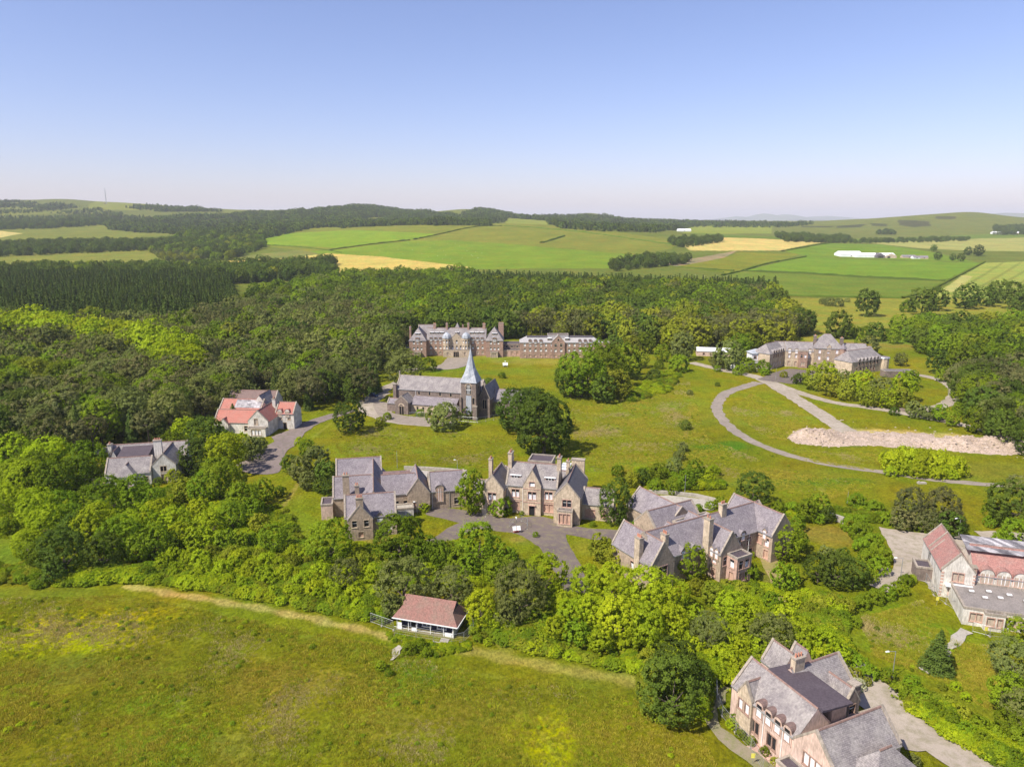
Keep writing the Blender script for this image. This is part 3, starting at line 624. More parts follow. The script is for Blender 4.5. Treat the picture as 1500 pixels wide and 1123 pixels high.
        for a, b in (('A', 'B'), ('B', 'C'), ('C', 'D'), ('D', 'A')):
            if a+b == 'BC' and not h1 or a+b == 'DA' and not h0: continue
            mb.poly([tp[a], tp[b], bt[b], bt[a]], 'paint_white' if 0 else 'metal_grey')
        ro = mb.build('roof', s.root)
        if ridgemat:
            r = MB(); w = .16
            P0 = (R0[0], R0[1]); P1 = (R1[0], R1[1])
            if P1[0]-P0[0] > .3:
                r.solid([c(P0[0], bm_-w, ridge), c(P1[0], bm_-w, ridge), c(P1[0], bm_+w, ridge), c(P0[0], bm_+w, ridge)], [c(P0[0], bm_-.05, ridge+.2), c(P1[0], bm_-.05, ridge+.2), c(P1[0], bm_+.05, ridge+.2), c(P0[0], bm_+.05, ridge+.2)], ridgemat)
                r.build('ridge_tiles', ro)
        # coped gables
        for end, (pos, hp) in enumerate(((a0, h0), (a1, h1))):
            if hp or not cop[end]: continue
            th = .38; u0, u1 = (pos-.05, pos+th) if end == 0 else (pos-th, pos+.05)
            cm = MB()
            for sgn, bb in ((1, b0), (-1, b1)):
                lo = bb-sgn*.12; lz = eave-.12*sl
                cm.solid([c(u0, lo, lz-.1), c(u1, lo, lz-.1), c(u1, bm_, ridge-.1), c(u0, bm_, ridge-.1)],
                          [c(u0, lo, lz+.32), c(u1, lo, lz+.32), c(u1, bm_, ridge+.34), c(u0, bm_, ridge+.34)], 'coping')
            cm.build('gable_coping', s.root)
        return ro
    def block(s, x0, x1, y0, y1, eave, ridge, axis='x', hip=(0, 0), wins=(), mat=None, roof=None, cop=(True, True), base=0, rt='ridge_tile', over=.25):
        H = {'f': [], 'r': [], 'b': [], 'l': []}
        for wd in wins: H[wd[0]].append(tuple(wd[1:]))
        P = {'f': ((x0, y0), (x1, y0)), 'r': ((x1, y0), (x1, y1)), 'b': ((x1, y1), (x0, y1)), 'l': ((x0, y1), (x0, y0))}
        for k, (p, q) in P.items():
            L = math.hypot(q[0]-p[0], q[1]-p[1]); top = [(0, eave), (L, eave)]
            gable = (axis == 'x' and k in 'lr') or (axis == 'y' and k in 'fb')
            e = 0 if (k in ('l', 'f')) else 1
            if axis and gable and not hip[e]: top = [(0, eave), (L/2, ridge), (L, eave)]
            s.face(p, q, base, top, H[k], mat)
        if axis: return s.roof(x0, x1, y0, y1, eave, ridge, axis, hip, roof, cop=cop, ridgemat=rt, over=over)
    def flat(s, x0, x1, y0, y1, h, wins=(), mat=None, roof='felt', par=.35, base=0):
        s.block(x0, x1, y0, y1, h, h, None, wins=wins, mat=mat, base=base)
        mb = MB(); mb.poly([s.t(x0+.3, y0+.3, h-.25+par*.2), s.t(x1-.3, y0+.3, h-.25+par*.2), s.t(x1-.3, y1-.3, h-.25+par*.2), s.t(x0+.3, y1-.3, h-.25+par*.2)], roof)
        ro = mb.build('flat_roof', s.root)
        for (a, b, c_, d) in ((x0-.08, x1+.08, y0-.08, y0+.3), (x0-.08, x1+.08, y1-.3, y1+.08), (x0-.08, x0+.3, y0+.3, y1-.3), (x1-.3, x1+.08, y0+.3, y1-.3)):
            s.C.box(a, b, c_, d, h-.3, h+.12, 'coping', s.T)
        return ro
    def chimney(s, x, y, z0, z1, w=.9, d=1.6, n=3, mat=None, along='y'):
        mb = MB(); m = mat or s.wall
        mb.box(x-w/2, x+w/2, y-d/2, y+d/2, z0, z1-.25, m, s.T); mb.box(x-w/2-.12, x+w/2+.12, y-d/2-.12, y+d/2+.12, z1-.25, z1, 'coping', s.T)
        ch = mb.build('chimney', s.root)
        for k in range(n):
            f = (k+.5)/n-.5; px, py = (x, y+f*(d-.3)) if d >= w else (x+f*(w-.3), y)
            p = MB(); a = s.t(px, py, z1); p.tube(a, (a[0], a[1], z1+.6), .17, .13, 'pot'); p.build('chimney_pot', ch)
    def dormer(s, x, y, z, w, h, side='f', style='round', depth=2.6, kind='W', roof=None):
        """gablet breaking the eaves: x,y = middle of its face, z = sill"""
        d = {'f': (1, 0), 'l': (0, -1), 'r': (0, 1), 'b': (-1, 0)}[side]; n = (d[1], -d[0])
        c = lambda u, v, zz: s.t(x+d[0]*u-n[0]*v, y+d[1]*u-n[1]*v, zz)
        half = w/2+.28; top = z+h
        if style == 'round': prof = [(-half, top-.15)]+[(half*math.cos(a), top-.15+half*.95*math.sin(a)) for a in np.linspace(math.pi, 0, 10)[1:-1]]+[(half, top-.15)]
        elif style == 'point': prof = [(-half, top-.1), (0, top+half*1.15), (half, top-.1)]
        else: prof = [(-half, top+.15), (half, top+.15)]
        body = MB(); zb = z-.5; ring = [(-half, zb), (half, zb)]+prof[::-1]
        body.solid([c(u, depth, q) for u, q in ring], [c(u, 0, q) for u, q in ring], s.wall if style != 'box' else 'slate_dark')
        do = body.build('dormer', s.root)
        cap = MB(); m = roof or s.roofm
        for (u0, q0), (u1, q1) in zip(prof[:-1], prof[1:]):
            cap.solid([c(u0*1.08, -.1, q0+.02), c(u1*1.08, -.1, q1+.02), c(u1*1.08, depth, q1+.02), c(u0*1.08, depth, q0+.02)], [c(u0*1.08, -.1, q0+.14), c(u1*1.08, -.1, q1+.14), c(u1*1.08, depth, q1+.14), c(u0*1.08, depth, q0+.14)], m if style != 'box' else 'sheet_white')
        cap.build('dormer_roof', do)
        wn = MB(); a = w/2
        if kind == 'W':
            wn.box(-a, a, -.03, .1, z, z+h*.6, 'board_white', c); wn.box(-a, a, -.025, .1, z+h*.6, top, 'glass', c)
        else: wn.box(-a, a, -.03, .1, z, top, {'T': 'board_tan', 'G': 'glass', 'V': 'board_white', 'B': 'board_pink', 'O': 'void'}[kind], c)
        wn.box(-a-.12, -a, -.06, .1, z, top, s.trim, c); wn.box(a, a+.12, -.06, .1, z, top, s.trim, c); wn.box(-a-.15, a+.15, -.1, .1, z-.14, z, s.trim, c)
        if w > 1.6:
            for f in (-1/6, 1/6): wn.box(w*f-.05, w*f+.05, -.06, .1, z, top, 'paint_white', c)
        wn.build('window', do)
    def pipe(s, x, y, z0, z1):
        m = MB(); m.tube(s.t(x, y, z0), s.t(x, y, z1), .06, .06, 'paint_white' if random.random() < .7 else 'metal_grey', 6); m.build('drainpipe', s.root)
    def slab(s, x0, x1, y0, y1, z0, z1, mat, name, along='y'):
        """sloping sheet from z0 (low y) to z1 (high y)"""
        mb = MB(); mb.solid([s.t(x0, y0, z0-.1), s.t(x1, y0, z0-.1), s.t(x1, y1, z1-.1), s.t(x0, y1, z1-.1)], [s.t(x0, y0, z0), s.t(x1, y0, z0), s.t(x1, y1, z1), s.t(x0, y1, z1)], mat)
        return mb.build(name, s.root)
    def done(s):
        s.W.build('wall', s.root)
        
        return s.root

def wl(o, a, x, y):
    ca, sa = math.cos(R(a)), math.sin(R(a)); return (o[0]+ca*x-sa*y, o[1]+sa*x+ca*y)

# ---- the tall stone villa in the middle
b = Building('stone_villa', 'three storey tan stone villa with pale slate roof in the middle', 'villa', (-7.7, 175), -13, 'stone_tan', 'slate_pale', 'stone_pink')
b.block(5.8, 19.5, 1.8, 9.6, 7.8, 12.7, 'x', wins=[('f', 2.6, 4.4, 2.0, 2.1, 'W'), ('f', 2.6, .9, 2.2, 2.2, 'B'), ('f', 11.4, 4.4, 2.0, 2.1, 'W'), ('f', 11.4, .9, 2.4, 2.2, 'B')])
b.block(10.7, 15.3, .9, 6, 8.3, 12.4, 'y', wins=[('f', 2.3, 0, 1.5, 2.6, 'D'), ('f', 2.3, 4.4, 2.1, 2.1, 'W'), ('f', 2.3, 8.0, 1.4, 1.2, 'W')], cop=(True, False))
b.block(0, 5.9, -1.3, 9, 7.3, 10.9, 'y', roof='slate_dark', wins=[('f', 2.9, 4.2, 2.1, 2.0, 'W'), ('f', 2.9, .8, 2.3, 2.2, 'B')])
b.block(19.3, 25.9, -2.5, 12.6, 7.1, 10.9, 'y', roof='slate_dark', wins=[('f', 3.3, 4.6, 2.2, 1.9, 'G'), ('r', 5, 1, 1.2, 1.8, 'B'), ('r', 9, 1, 1.2, 1.8, 'B')])
b.flat(20.4, 24.3, -4.2, -2.5, 4.3, wins=[('f', 1.95, .8, 2.8, 2.6, 'B'), ('r', .85, .8, 1.0, 2.6, 'B')])
b.block(25.9, 34, 1.5, 8.6, 4.4, 7.4, 'x', wins=[('f', 2.2, .8, 2.4, 2.0, 'B'), ('f', 5.5, .8, 1.2, 1.8, 'B')])
b.block(3, 22, 9.6, 16, 5.8, 8.6, 'x')
b.block(-3.5, 0, 2, 9, 4.5, 7, 'x')
b.flat(8.6, 15.4, 17, 23, 9.3)
b.chimney(22.5, 19, 0, 10.2, 3.6, 1.4, 0); b.slab(18.2, 20.6, 13, 19, 8.2, 8.8, 'sheet_white', 'rooflight')
for k in range(3): b.slab(18.1, 20.7, 13.6+k*1.8, 14.4+k*1.8, 8.33+k*.2, 8.4+k*.2, 'lead', 'rooflight')
b.chimney(6.3, 5.6, 8, 15.4, 1.0, 2.4, 4); b.chimney(19.3, 5.6, 8, 15.0, 1.0, 2.0, 3); b.chimney(1.0, 5.0, 6, 13.4, .9, 1.5, 3); b.chimney(4.6, 14.0, 5, 10.8, .9, 1.3, 2); b.chimney(21.0, 10, 7, 12.6, .9, 1.3, 2)
for x in (8.2, 17.3): b.dormer(x, 3.0, 8.9, 2.2, .8, 'f', 'box', 2.2, 'G')
for x, y in ((10.4, .95+.8), (15.55, 1.72), (6.2, 1.72)): b.pipe(x, y-.05, 0, 7.6)
b.C.box(5.9, 19.2, 1.7, 1.8, 3.55, 3.75, 'stone_pink'); b.C.box(10.62, 15.38, .8, .9, 3.55, 3.75, 'stone_pink'); b.C.box(10.62, 15.38, .8, .9, 7.2, 7.4, 'stone_pink'); b.C.box(-.08, 5.98, -1.4, -1.3, 3.55, 3.75, 'stone_pink'); b.C.box(12, 14, .55, .9, 2.75, 2.95, 'stone_pink')
b.done()

# ---- low rambling block to its left
b = Building('stone_block', 'low brown stone range with crossing slate roofs left of the central villa', 'house', (-40.3, 159.3), 11, 'stone_brown', 'slate', 'stone_tan')
b.block(0, 12.4, 0, 8.2, 5.2, 9.4, 'x', wins=[('f', 10.6, 1, 1.2, 1.6, 'V')])
b.block(.9, 6.7, -1.9, 3.8, 5.3, 8.9, 'y', wins=[('f', 1.5, 3.4, 1.1, 1.7, 'G'), ('f', 4.3, 3.4, 1.1, 1.7, 'G'), ('f', 2.9, .8, 1.2, 1.4, 'B')], cop=(True, False))
b.dormer(8.4, -.1, 3.6, 1.3, 1.5, 'f', 'point', 2.4, 'W')
b.chimney(3.8, -1.3, 8.0, 10.8, 1.7, .9, 4)
b.block(-3.4, 7, 13.6, 22, 5.2, 9.4, 'x', wins=[('l', 4, 1, 1.5, 2, 'B')])
b.block(-3.2, 9.4, 27, 35.6, 5.3, 9.7, 'x')
b.block(3.6, 10.6, 6, 31, 5.2, 9.3, 'y', cop=(False, False))
b.block(9, 18, 13.8, 21.6, 5.1, 9.1, 'x', roof='slate', wins=[('f', 3.5, 1, 1.8, 2, 'G'), ('f', 6.2, 1, 1.2, 2, 'G')], cop=(False, False))
b.slab(9.6, 16.8, 17.9, 19.3, 9.15, 9.5, 'tile_brown', 'roof_lantern')
b.block(15.6, 21.5, 12.6, 24, 5.1, 9.2, 'y', wins=[('f', 4.6, 0, 1.5, 2.3, 'D'), ('f', 1.8, 1.2, 1.2, 1.8, 'B')])
b.block(21.5, 31.2, 13.8, 21.8, 5.1, 9.0, 'x', wins=[('f', 7.2, 1, 1.4, 1.8, 'G')])
b.dormer(24.2, 13.6, 2.2, 1.7, 3.6, 'f', 'round', 3.2, 'B')
b.chimney(.2, 12.9, 0, 11.6, 1.6, 1.3, 2); b.chimney(3, 9.2, 4, 10, 1.1, 1.0, 2)
b.flat(-6.3, -3.4, 12, 17, 4.2, mat='harling_pink')
for x in (26.8, 22.2): b.pipe(x, 13.7, 0, 5)
b.flat(12.3, 17, 9.5, 12.6, 2.6, mat='harling', roof='concrete_pale')
b.done()

# ---- large gabled block to its right
b = Building('stone_block', 'dark slated stone block with three projecting gables right of the central villa', 'house', (27.8, 134.5), 30, 'stone_brown', 'slate', 'stone_pink')
b.block(2, 37, -.6, 8.4, 6.5, 10.9, 'x', wins=[('f', 9, 3.6, 1, 1.8, 'V'), ('f', 11.5, .8, 1.6, 2, 'B'), ('f', 24.5, 3.4, 1.2, 2, 'V'), ('f', 27.3, 3.4, 1.2, 2, 'G'), ('f', 24.5, .6, 1.4, 2, 'O'), ('f', 28, 0, 1.3, 2.4, 'D')])
b.block(-.3, 5.8, -1.9, 11.2, 6.3, 10.8, 'y', wins=[('f', 3.0, 3.0, 2.4, 2.6, 'G'), ('l', 7, 3, 1.2, 1.8, 'W')])
b.block(15.8, 21.7, -5.2, 8, 6.5, 10.7, 'y', wins=[('l', 11.3, 3.6, 1.1, 1.9, 'W'), ('l', 11.3, .6, 1.1, 1.9, 'B'), ('f', 1.2, 3.6, 1, 1.9, 'G')], cop=(True, False))
b.flat(17.6, 21.9, -8, -5.2, 6.2, mat='stone_pink', wins=[('f', 1.2, 3.5, 1.2, 1.9, 'G'), ('f', 3.0, 3.5, 1.2, 1.9, 'W'), ('f', 2.1, .7, 2.6, 1.9, 'B'), ('l', 1.4, 3.5, 1.2, 1.9, 'W'), ('l', 1.4, .6, 1.2, 1.9, 'B')])
b.block(32, 38.6, -4.8, 10, 6.7, 10.9, 'y', wins=[('l', 13.3, 3.5, 1.2, 2, 'W'), ('l', 11.3, 3.5, 1.2, 2, 'B'), ('l', 13.3, .6, 1.2, 2, 'B'), ('f', 3.3, 1, 2, 2, 'B')])
b.chimney(-.1, 2.6, 2, 11.0, 1.1, 1.6, 4, 'stone_tan'); b.chimney(6.0, 1.6, 5, 10.8, 1.0, 1.5, 3, 'stone_tan'); b.chimney(15.7, -1.2, 2, 13.2, 1.2, 1.7, 2, 'stone_tan'); b.chimney(24.6, 3.4, 9, 13.0, 1.4, 1.2, 3, 'stone_tan')
for x in (9.3, 12.2, 24.3, 27.2): b.dormer(x, -.75, 5.1, .9, 1.7, 'f', 'round' if x > 20 else 'point', 2.0, 'V')
for y in (-2.6, -4.0): b.dormer(15.65, y, 5.0, .7, 1.8, 'l', 'point', 1.8, 'V')
b.dormer(31.9, -2.6, 5.2, .7, 1.8, 'l', 'point', 1.8, 'V')
b.block(18.2, 26.2, 13.5, 29, 5.0, 8.8, 'y'); b.block(13, 27.2, 11.5, 19.8, 5.0, 9.0, 'x', wins=[('l', 4, .8, 1.4, 1.9, 'B')])
b.flat(18.5, 29, 8.2, 12.6, 6.6, roof='torn_roof'); b.block(13.5, 18.5, 8.2, 11.8, 5.0, 7.2, 'y', cop=(False, False))
for x in (23.2, 29.2): b.pipe(x, -.7, 0, 6.3)
b.done()

# ---- big house, bottom right
b = Building('gabled_house', 'large pinkish harled house with dark felt roof slope at the bottom edge', 'house', (38, 94), 24, 'harling_pink', 'slate_pale', 'stone_red')
LW = [('l', 5.2, 1.0, 1.7, 2.1, 'O'), ('l', 8.6, 1.0, 1.7, 2.1, 'O'), ('l', 1.9, 1.2, 1.2, 1.8, 'V')]
b.block(-3.2, 3.6, -9.6, 3.4, 5.9, 9.5, 'y', roof='slate_pale', wins=LW, cop=(False, True))
b.slab(.45, 7.2, -8.9, 2.0, 9.35, 9.35, 'felt', 'felt_roof')
mbx = MB(); mbx.solid([(.35, -10.2, 9.2), (6.3, -10.2, 8.7), (6.3, .2, 8.7), (.35, .2, 9.2)], [(.35, -10.2, 9.52), (6.3, -10.2, 9.0), (6.3, .2, 9.0), (.35, .2, 9.52)], 'felt')
for o_ in [o for o in b.root.children if o.name.startswith('felt_roof')]: bpy.data.objects.remove(o_)
mbx.build('felt_roof', b.root)
b.block(3.3, 6.1, -9.4, -.2, 8.72, 8.72, None)
b.block(-3.5, 9.0, -16.0, -9.3, 5.9, 9.4, 'x', wins=[('l', 3.3, 3.4, 2.9, 1.9, 'V'), ('l', 3.3, .7, 2.9, 2.0, 'O'), ('f', 2.2, 3.4, 1.2, 1.7, 'V')])
b.block(-.6, 8.2, -20.4, -14.6, 4.8, 8.1, 'x', hip=(3.3, 3.3), wins=[('l', 3, 2.6, 1.6, 1.4, 'V')], cop=(False, False))
b.block(3.3, 13.2, -5.4, 2.6, 5.9, 9.7, 'x', wins=[('r', 4, 3, 1.6, 1.9, 'G')], cop=(False, True))
b.block(5.6, 9.6, 2.2, 6.6, 5.9, 8.8, 'y', cop=(False, True)); b.block(9.4, 12.2, 2.2, 5.0, 5.9, 8.4, 'y', cop=(False, True))
b.block(-3.6, .2, -1.3, 1.7, 5.9, 8.3, 'x', wins=[('l', .75, 3.3, .9, 1.7, 'V'), ('l', 2.1, 3.3, .9, 1.7, 'V')], cop=(True, False), mat='stone_tan')
for y in (-2.6, -4.4, -6.2, -8.0): b.dormer(-3.35, y, 4.4, .95, 1.9, 'l', 'round', 2.2, 'W', 'tile_brown')
b.chimney(4.6, -1.5, 8, 11.5, 1.9, .9, 3, 'stone_tan'); b.chimney(10.8, -6.6, 0, 8.6, 1.3, 1.2, 0, 'stone_dark')
b.block(8.2, 11, -7.6, -3, 6.2, 8.4, 'y', wins=[('f', 1.4, 4.2, 1.2, 1.6, 'G')], cop=(True, False), mat='stone_dark')
b.flat(-5.9, -3.5, -13.6, -8.9, 2.9, mat='harling_pink', wins=[('l', 2.4, .6, 1.4, 1.5, 'O')])
for y in (-3.5, -7.1): b.pipe(-3.28, y, 0, 5.6)
b.slab(-5.9, -3.3, -8.6, -2.6, .12, .12, 'stone_pink', 'terrace')
b.done()

# ---- red roofed pavilion villa, right edge
b = Building('red_roofed_villa', 'white harled villa with red tiled roof and flat roofed front by the car park', 'villa', (87.3, 132.1), -18, 'harling', 'tile_red', 'stone_pink')
b.block(-.1, 5.9, 0, 11, 6.0, 9.7, 'y', wins=[('f', 3.0, 3.7, 2.0, 1.9, 'T'), ('f', 3.2, .6, 3.0, 2.0, 'T')])
b.block(5.9, 36, 1.2, 11.5, 5.4, 9.6, 'x', wins=[('f', k, 2.9 if 0 else 3.7, 1.8, 1.5, 'T') for k in (2.2, 5.0, 7.8, 10.6, 13.4, 17)], cop=(False, True))
b.slab(5.0, 34, 4.3, 10.2, 9.2, 9.95, 'torn_roof', 'torn_roof')
for k in (8.2, 11.1, 14.0, 17, 20): b.dormer(k, 1.05, 3.8, 1.9, 2.0, 'f', 'round', 2.6, 'T')
b.flat(1.6, 24, -10.2, 1.1, 3.6, roof='felt_grey', wins=[('f', k, .9, 2.0, 1.7, 'T') for k in (2.2, 6.3, 9.2, 12, 16)])
for k, (x, y) in enumerate(((4.6, -3.2), (6.4, -5.2), (7.8, -2.3), (9.2, -4.4), (11.2, -2.6), (13.5, -4.4))):
    m = MB(); m.box(x-.55, x+.55, y-.38, y+.38, 3.4, 3.68, 'felt_grey'); m.box(x-.42, x+.42, y-.26, y+.26, 3.68, 3.84, 'sheet_white'); m.build('skylight', b.root)
b.flat(4.9, 8.2, -11.3, -10.0, 3.5, wins=[('f', 1.0, .9, 1.2, 1.7, 'T'), ('f', 2.5, .9, .8, 1.7, 'T')])
m = MB(); m.box(.7, 5.4, -1.1, .0, 2.9, 3.15, 'sheet_white'); m.box(.7, 5.4, -1.1, -1.0, 3.15, 3.7, 'paint_white'); m.build('balcony', b.root)
b.chimney(5.7, 1.0, 4, 7.2, .9, 1.2, 0, 'stone_red')
b.flat(-3.2, -.1, 6, 10, 3.2, mat='stone_dark'); b.block(-.1, 5.9, 9, 16, 5.8, 9.4, 'y')
for z in np.arange(.3, 5.8, .7):
    b.C.box(-.16, .35, -.06, 0, z, z+.38, 'stone_pink'); b.C.box(5.5, 5.97, -.06, 0, z, z+.38, 'stone_pink')
b.done()

# ---- church
b = Building('church', 'dark stone village church with slate nave and pale blue metal spire', 'church', (-48.2, 275.7), -15, 'stone_dark', 'slate_pale', 'stone_brown')
b.block(0, 36, 4.6, 13.6, 8.6, 13.2, 'x', wins=[('f', k, 6.6, .8, 1.7, 'G') for k in (10, 14.5, 19, 23.5)]+[('l', 4.5, 4, 2, 4.5, 'G')], rt='coping')
b.face((8, .2), (27, .2), 0, [(0, 3.6), (19, 3.6)], [(k, 1.6, .7, 1.2, 'G') for k in (3, 5.4, 7.8, 10.2, 12.6)], 'stone_tan')
b.slab(8, 27, -.1, 4.7, 3.7, 6.2, 'slate', 'aisle_roof')
b.W.poly([(27, .2, 0), (27, 4.6, 0), (27, 4.6, 6), (27, .2, 3.6)], 'stone_dark')
b.block(2.6, 8.2, -2.6, 4.6, 4.8, 7.4, 'y', rt='coping', wins=[('f', 2.8, 0, 1.9, 3.2, 'O')])
m = MB()
for k in range(9):
    a0, a1 = math.pi*k/9, math.pi*(k+1)/9; c = lambda r, a, y: (5.4+r*math.cos(a), y, 3.2+r*math.sin(a))
    m.solid([c(.95, a0, -2.72), c(.95, a1, -2.72), c(1.35, a1, -2.72), c(1.35, a0, -2.72)], [c(.95, a0, -2.55), c(.95, a1, -2.55), c(1.35, a1, -2.55), c(1.35, a0, -2.55)], 'stone_tan')
m.build('arch', b.root)
b.block(-2.2, 1.6, .6, 4.6, 3.5, 5, 'x', roof='slate', cop=(True, False))
for y in (4.3, 13.3): b.chimney(-.2, y, 0, 10.6, 1.3, 1.3, 0)
# octagonal vestry with conical slate roof
m = MB(); cx, cy, r = 26.2, -1.2, 3.4
ring = [(cx+r*math.cos(a), cy+r*math.sin(a)) for a in np.linspace(math.pi/8, 2*math.pi+math.pi/8, 9)[:-1]]
for i in range(8): p, q = ring[i], ring[(i+1) % 8]; b.face(q, p, 0, [(0, 3.3), (math.hypot(q[0]-p[0], q[1]-p[1]), 3.3)]) if 0 else b.W.poly([(*p, 0), (*q, 0), (*q, 3.4), (*p, 3.4)], 'stone_dark')
ro = [(cx+(r+.4)*math.cos(a), cy+(r+.4)*math.sin(a)) for a in np.linspace(math.pi/8, 2*math.pi+math.pi/8, 9)[:-1]]
for i in range(8): p, q = ro[i], ro[(i+1) % 8]; m.poly([(*p, 3.3), (*q, 3.3), (cx, cy, 6.2)], 'slate_pale')
m.build('turret_roof', b.root)
# tower
TX0, TX1, TY0, TY1, TZ = 30.4, 36.4, -2.6, 3.4, 14.6
b.block(TX0, TX1, TY0, TY1, TZ, TZ, None, wins=[('f', 3, 9.9, 2.0, 3.0, 'O'), ('r', 3, 9.9, 2.0, 3.0, 'O'), ('f', 4.9, 6.0, .9, 2.6, 'O')])
m = MB()
for k in range(10):
    a0, a1 = math.pi*k/10, math.pi*(k+1)/10; c = lambda r, a, y: (33.4+r*math.cos(a), y, 12.9+r*math.sin(a))
    m.poly([c(1.0, a0, TY0-.02), c(1.0, a1, TY0-.02), (33.4, TY0-.02, 12.9)], 'void')
    m.solid([c(1.0, a0, TY0-.12), c(1.0, a1, TY0-.12), c(1.5, a1, TY0-.12), c(1.5, a0, TY0-.12)], [c(1.0, a0, TY0+.02), c(1.0, a1, TY0+.02), c(1.5, a1, TY0+.02), c(1.5, a0, TY0+.02)], 'stone_brown')
for x in (32.9, 33.4, 33.9): m.box(x-.06, x+.06, TY0-.1, TY0-.02, 10, 13.6, 'paint_white')
m.box(32.4, 34.4, TY0-.1, TY0-.03, 11.6, 11.75, 'paint_white')
m.build('belfry_tracery', b.root)
b.C.box(32.35, 34.45, TY0-.12, TY0-.02, 2.2, 9.4, 'lead'); b.C.box(35.2, 36.9, TY0-.9, TY0-.02, 0, 5.2, 'stone_dark'); b.C.box(35.1, 37, TY0-1.0, TY0-.02, 5.2, 5.6, 'coping'); b.C.box(29.8, 30.6, TY0-.6, TY0+1, 0, 8.8, 'stone_dark')
# broach spire: square flared foot turning octagonal
m = MB(); cx, cy = (TX0+TX1)/2, (TY0+TY1)/2; hw = 3.0
def sq(h, z): return [(cx-h, cy-h, z), (cx, cy-h, z), (cx+h, cy-h, z), (cx+h, cy, z), (cx+h, cy+h, z), (cx, cy+h, z), (cx-h, cy+h, z), (cx-h, cy, z)]
def octo(r, z): return [(cx+r*math.cos(a), cy+r*math.sin(a), z) for a in [-.75*math.pi+k*math.pi/4 for k in range(8)]]
rings = [sq(3.35, TZ-.15), sq(2.9, TZ+1.2), [tuple(np.array(a)*.5+np.array(c_)*.5) for a, c_ in zip(sq(2.3, TZ+3.0), octo(2.75, TZ+3.0))], octo(1.95, TZ+5.2), octo(1.05, TZ+8.6), octo(.08, TZ+12.8)]
for A, B_ in zip(rings[:-1], rings[1:]):
    for i in range(8): m.poly([A[i], A[(i+1) % 8], B_[(i+1) % 8], B_[i]], 'lead')
sp = m.build('spire', b.root); f = MB(); f.tube((cx, cy, TZ+12.2), (cx, cy, TZ+14.2), .09, .04, 'metal_grey'); f.box(cx-.4, cx+.4, cy-.05, cy+.05, TZ+13.4, TZ+13.55, 'metal_grey'); f.build('finial', sp)
b.block(36.4, 40.6, 1.4, 16, 7.8, 12.4, 'y', wins=[('f', 2.1, 3.5, 1.6, 3.6, 'O')], rt='coping'); b.block(40.6, 52, 6, 13.4, 5.8, 9.8, 'x', roof='slate', wins=[('f', 3, 2, .8, 2, 'G'), ('f', 7, 2, .8, 2, 'G')])
b.C.box(38.3, 38.7, 1.35, 1.75, 12.4, 13.9, 'coping'); b.C.box(37.95, 39.05, 1.4, 1.7, 13.1, 13.4, 'coping')
b.C.box(-.3, .1, 8.8, 9.4, 13.2, 14.9, 'coping')
for x in (8.6, 27.8): b.pipe(x, 4.5, 6, 8.4)
b.done()

# ---- hospital main block behind the church
b = Building('hospital', 'four storey red stone hospital with pavilion roofs and two domed turrets against the wood', 'hospital', (-57.5, 392.3), 0, 'stone_red', 'slate_pale', 'stone_tan')
def rows(xs, zs, w, h, kinds): return [('f', x, z, w, h, kinds[j % len(kinds)]) for j, z in enumerate(zs) for x in xs]
b.block(9.4, 43, 4, 14, 9.4, 15.2, 'x', wins=rows((2.4, 5.0, 7.6, 26, 28.8, 31.4), (.9, 3.9, 7.0), 1.1, 1.7, 'TWW'), cop=(False, False))
b.block(0, 9.5, 0, 15, 9.6, 15.9, 'y', hip=(5, 5), wins=rows((2.6, 4.7, 6.8), (4.0, 7.2), 1.0, 1.7, 'W'))
b.block(43, 52.5, 0, 15, 9.6, 15.9, 'y', hip=(5, 5), wins=rows((2.6, 4.7, 6.8), (4.0, 7.2), 1.0, 1.7, 'W'))
b.flat(2.6, 6.6, -1.8, 0, 3.2, mat='stone_tan', wins=[('f', 2, .6, 2.6, 2, 'T')]); b.flat(45.4, 49.6, -1.8, 0, 3.2, mat='stone_tan', wins=[('f', 2, .6, 2.6, 2, 'T')])
b.block(22.6, 30.2, 2.4, 8, 9.6, 13.2, 'y', mat='stone_tan', wins=[('f', 3.8, 4, 1, 2, 'W'), ('f', 3.8, 7.2, 1, 2, 'W'), ('f', 1.6, 4, .9, 2, 'W'), ('f', 6, 4, .9, 2, 'W')], cop=(True, False))
b.flat(18.9, 33.6, .2, 4, 4.2, mat='stone_tan', wins=[('f', 7.3, 0, 3.0, 3.0, 'O'), ('f', 2.5, 1, 1, 1.8, 'T'), ('f', 12.2, 1, 1, 1.8, 'T')])
for cx in (20.9, 31.7):
    cy = 2.9; r = 2.4; ag = [k*math.pi/4+math.pi/8 for k in range(8)]
    ring = [(cx+r*math.cos(a), cy+r*math.sin(a)) for a in ag]
    for i in range(8):
        q, p = ring[i], ring[(i+1) % 8]; L = math.hypot(q[0]-p[0], q[1]-p[1]); fr_ = (q[1]+p[1])/2 < cy-.5
        b.face(q, p, 0, [(0, 10.4), (L, 10.4)], [(L/2, 4.4, .9, 1.8, 'W'), (L/2, 7.6, .9, 1.8, 'W')] if fr_ else [], 'stone_tan')
    m = MB(); prev = [(cx+2.7*math.cos(a), cy+2.7*math.sin(a), 10.4) for a in ag]
    for rr_, zz in ((2.6, 11.0), (2.3, 11.9), (1.7, 12.7), (.8, 13.3), (.15, 13.7)):
        cur = [(cx+rr_*math.cos(a), cy+rr_*math.sin(a), zz) for a in ag]
        for i in range(8): m.poly([prev[i], prev[(i+1) % 8], cur[(i+1) % 8], cur[i]], 'lead')
        prev = cur
    dm = m.build('dome', b.root); f = MB(); f.tube((cx, cy, 13.5), (cx, cy, 15.8), .12, .03, 'metal_grey'); f.build('finial', dm)
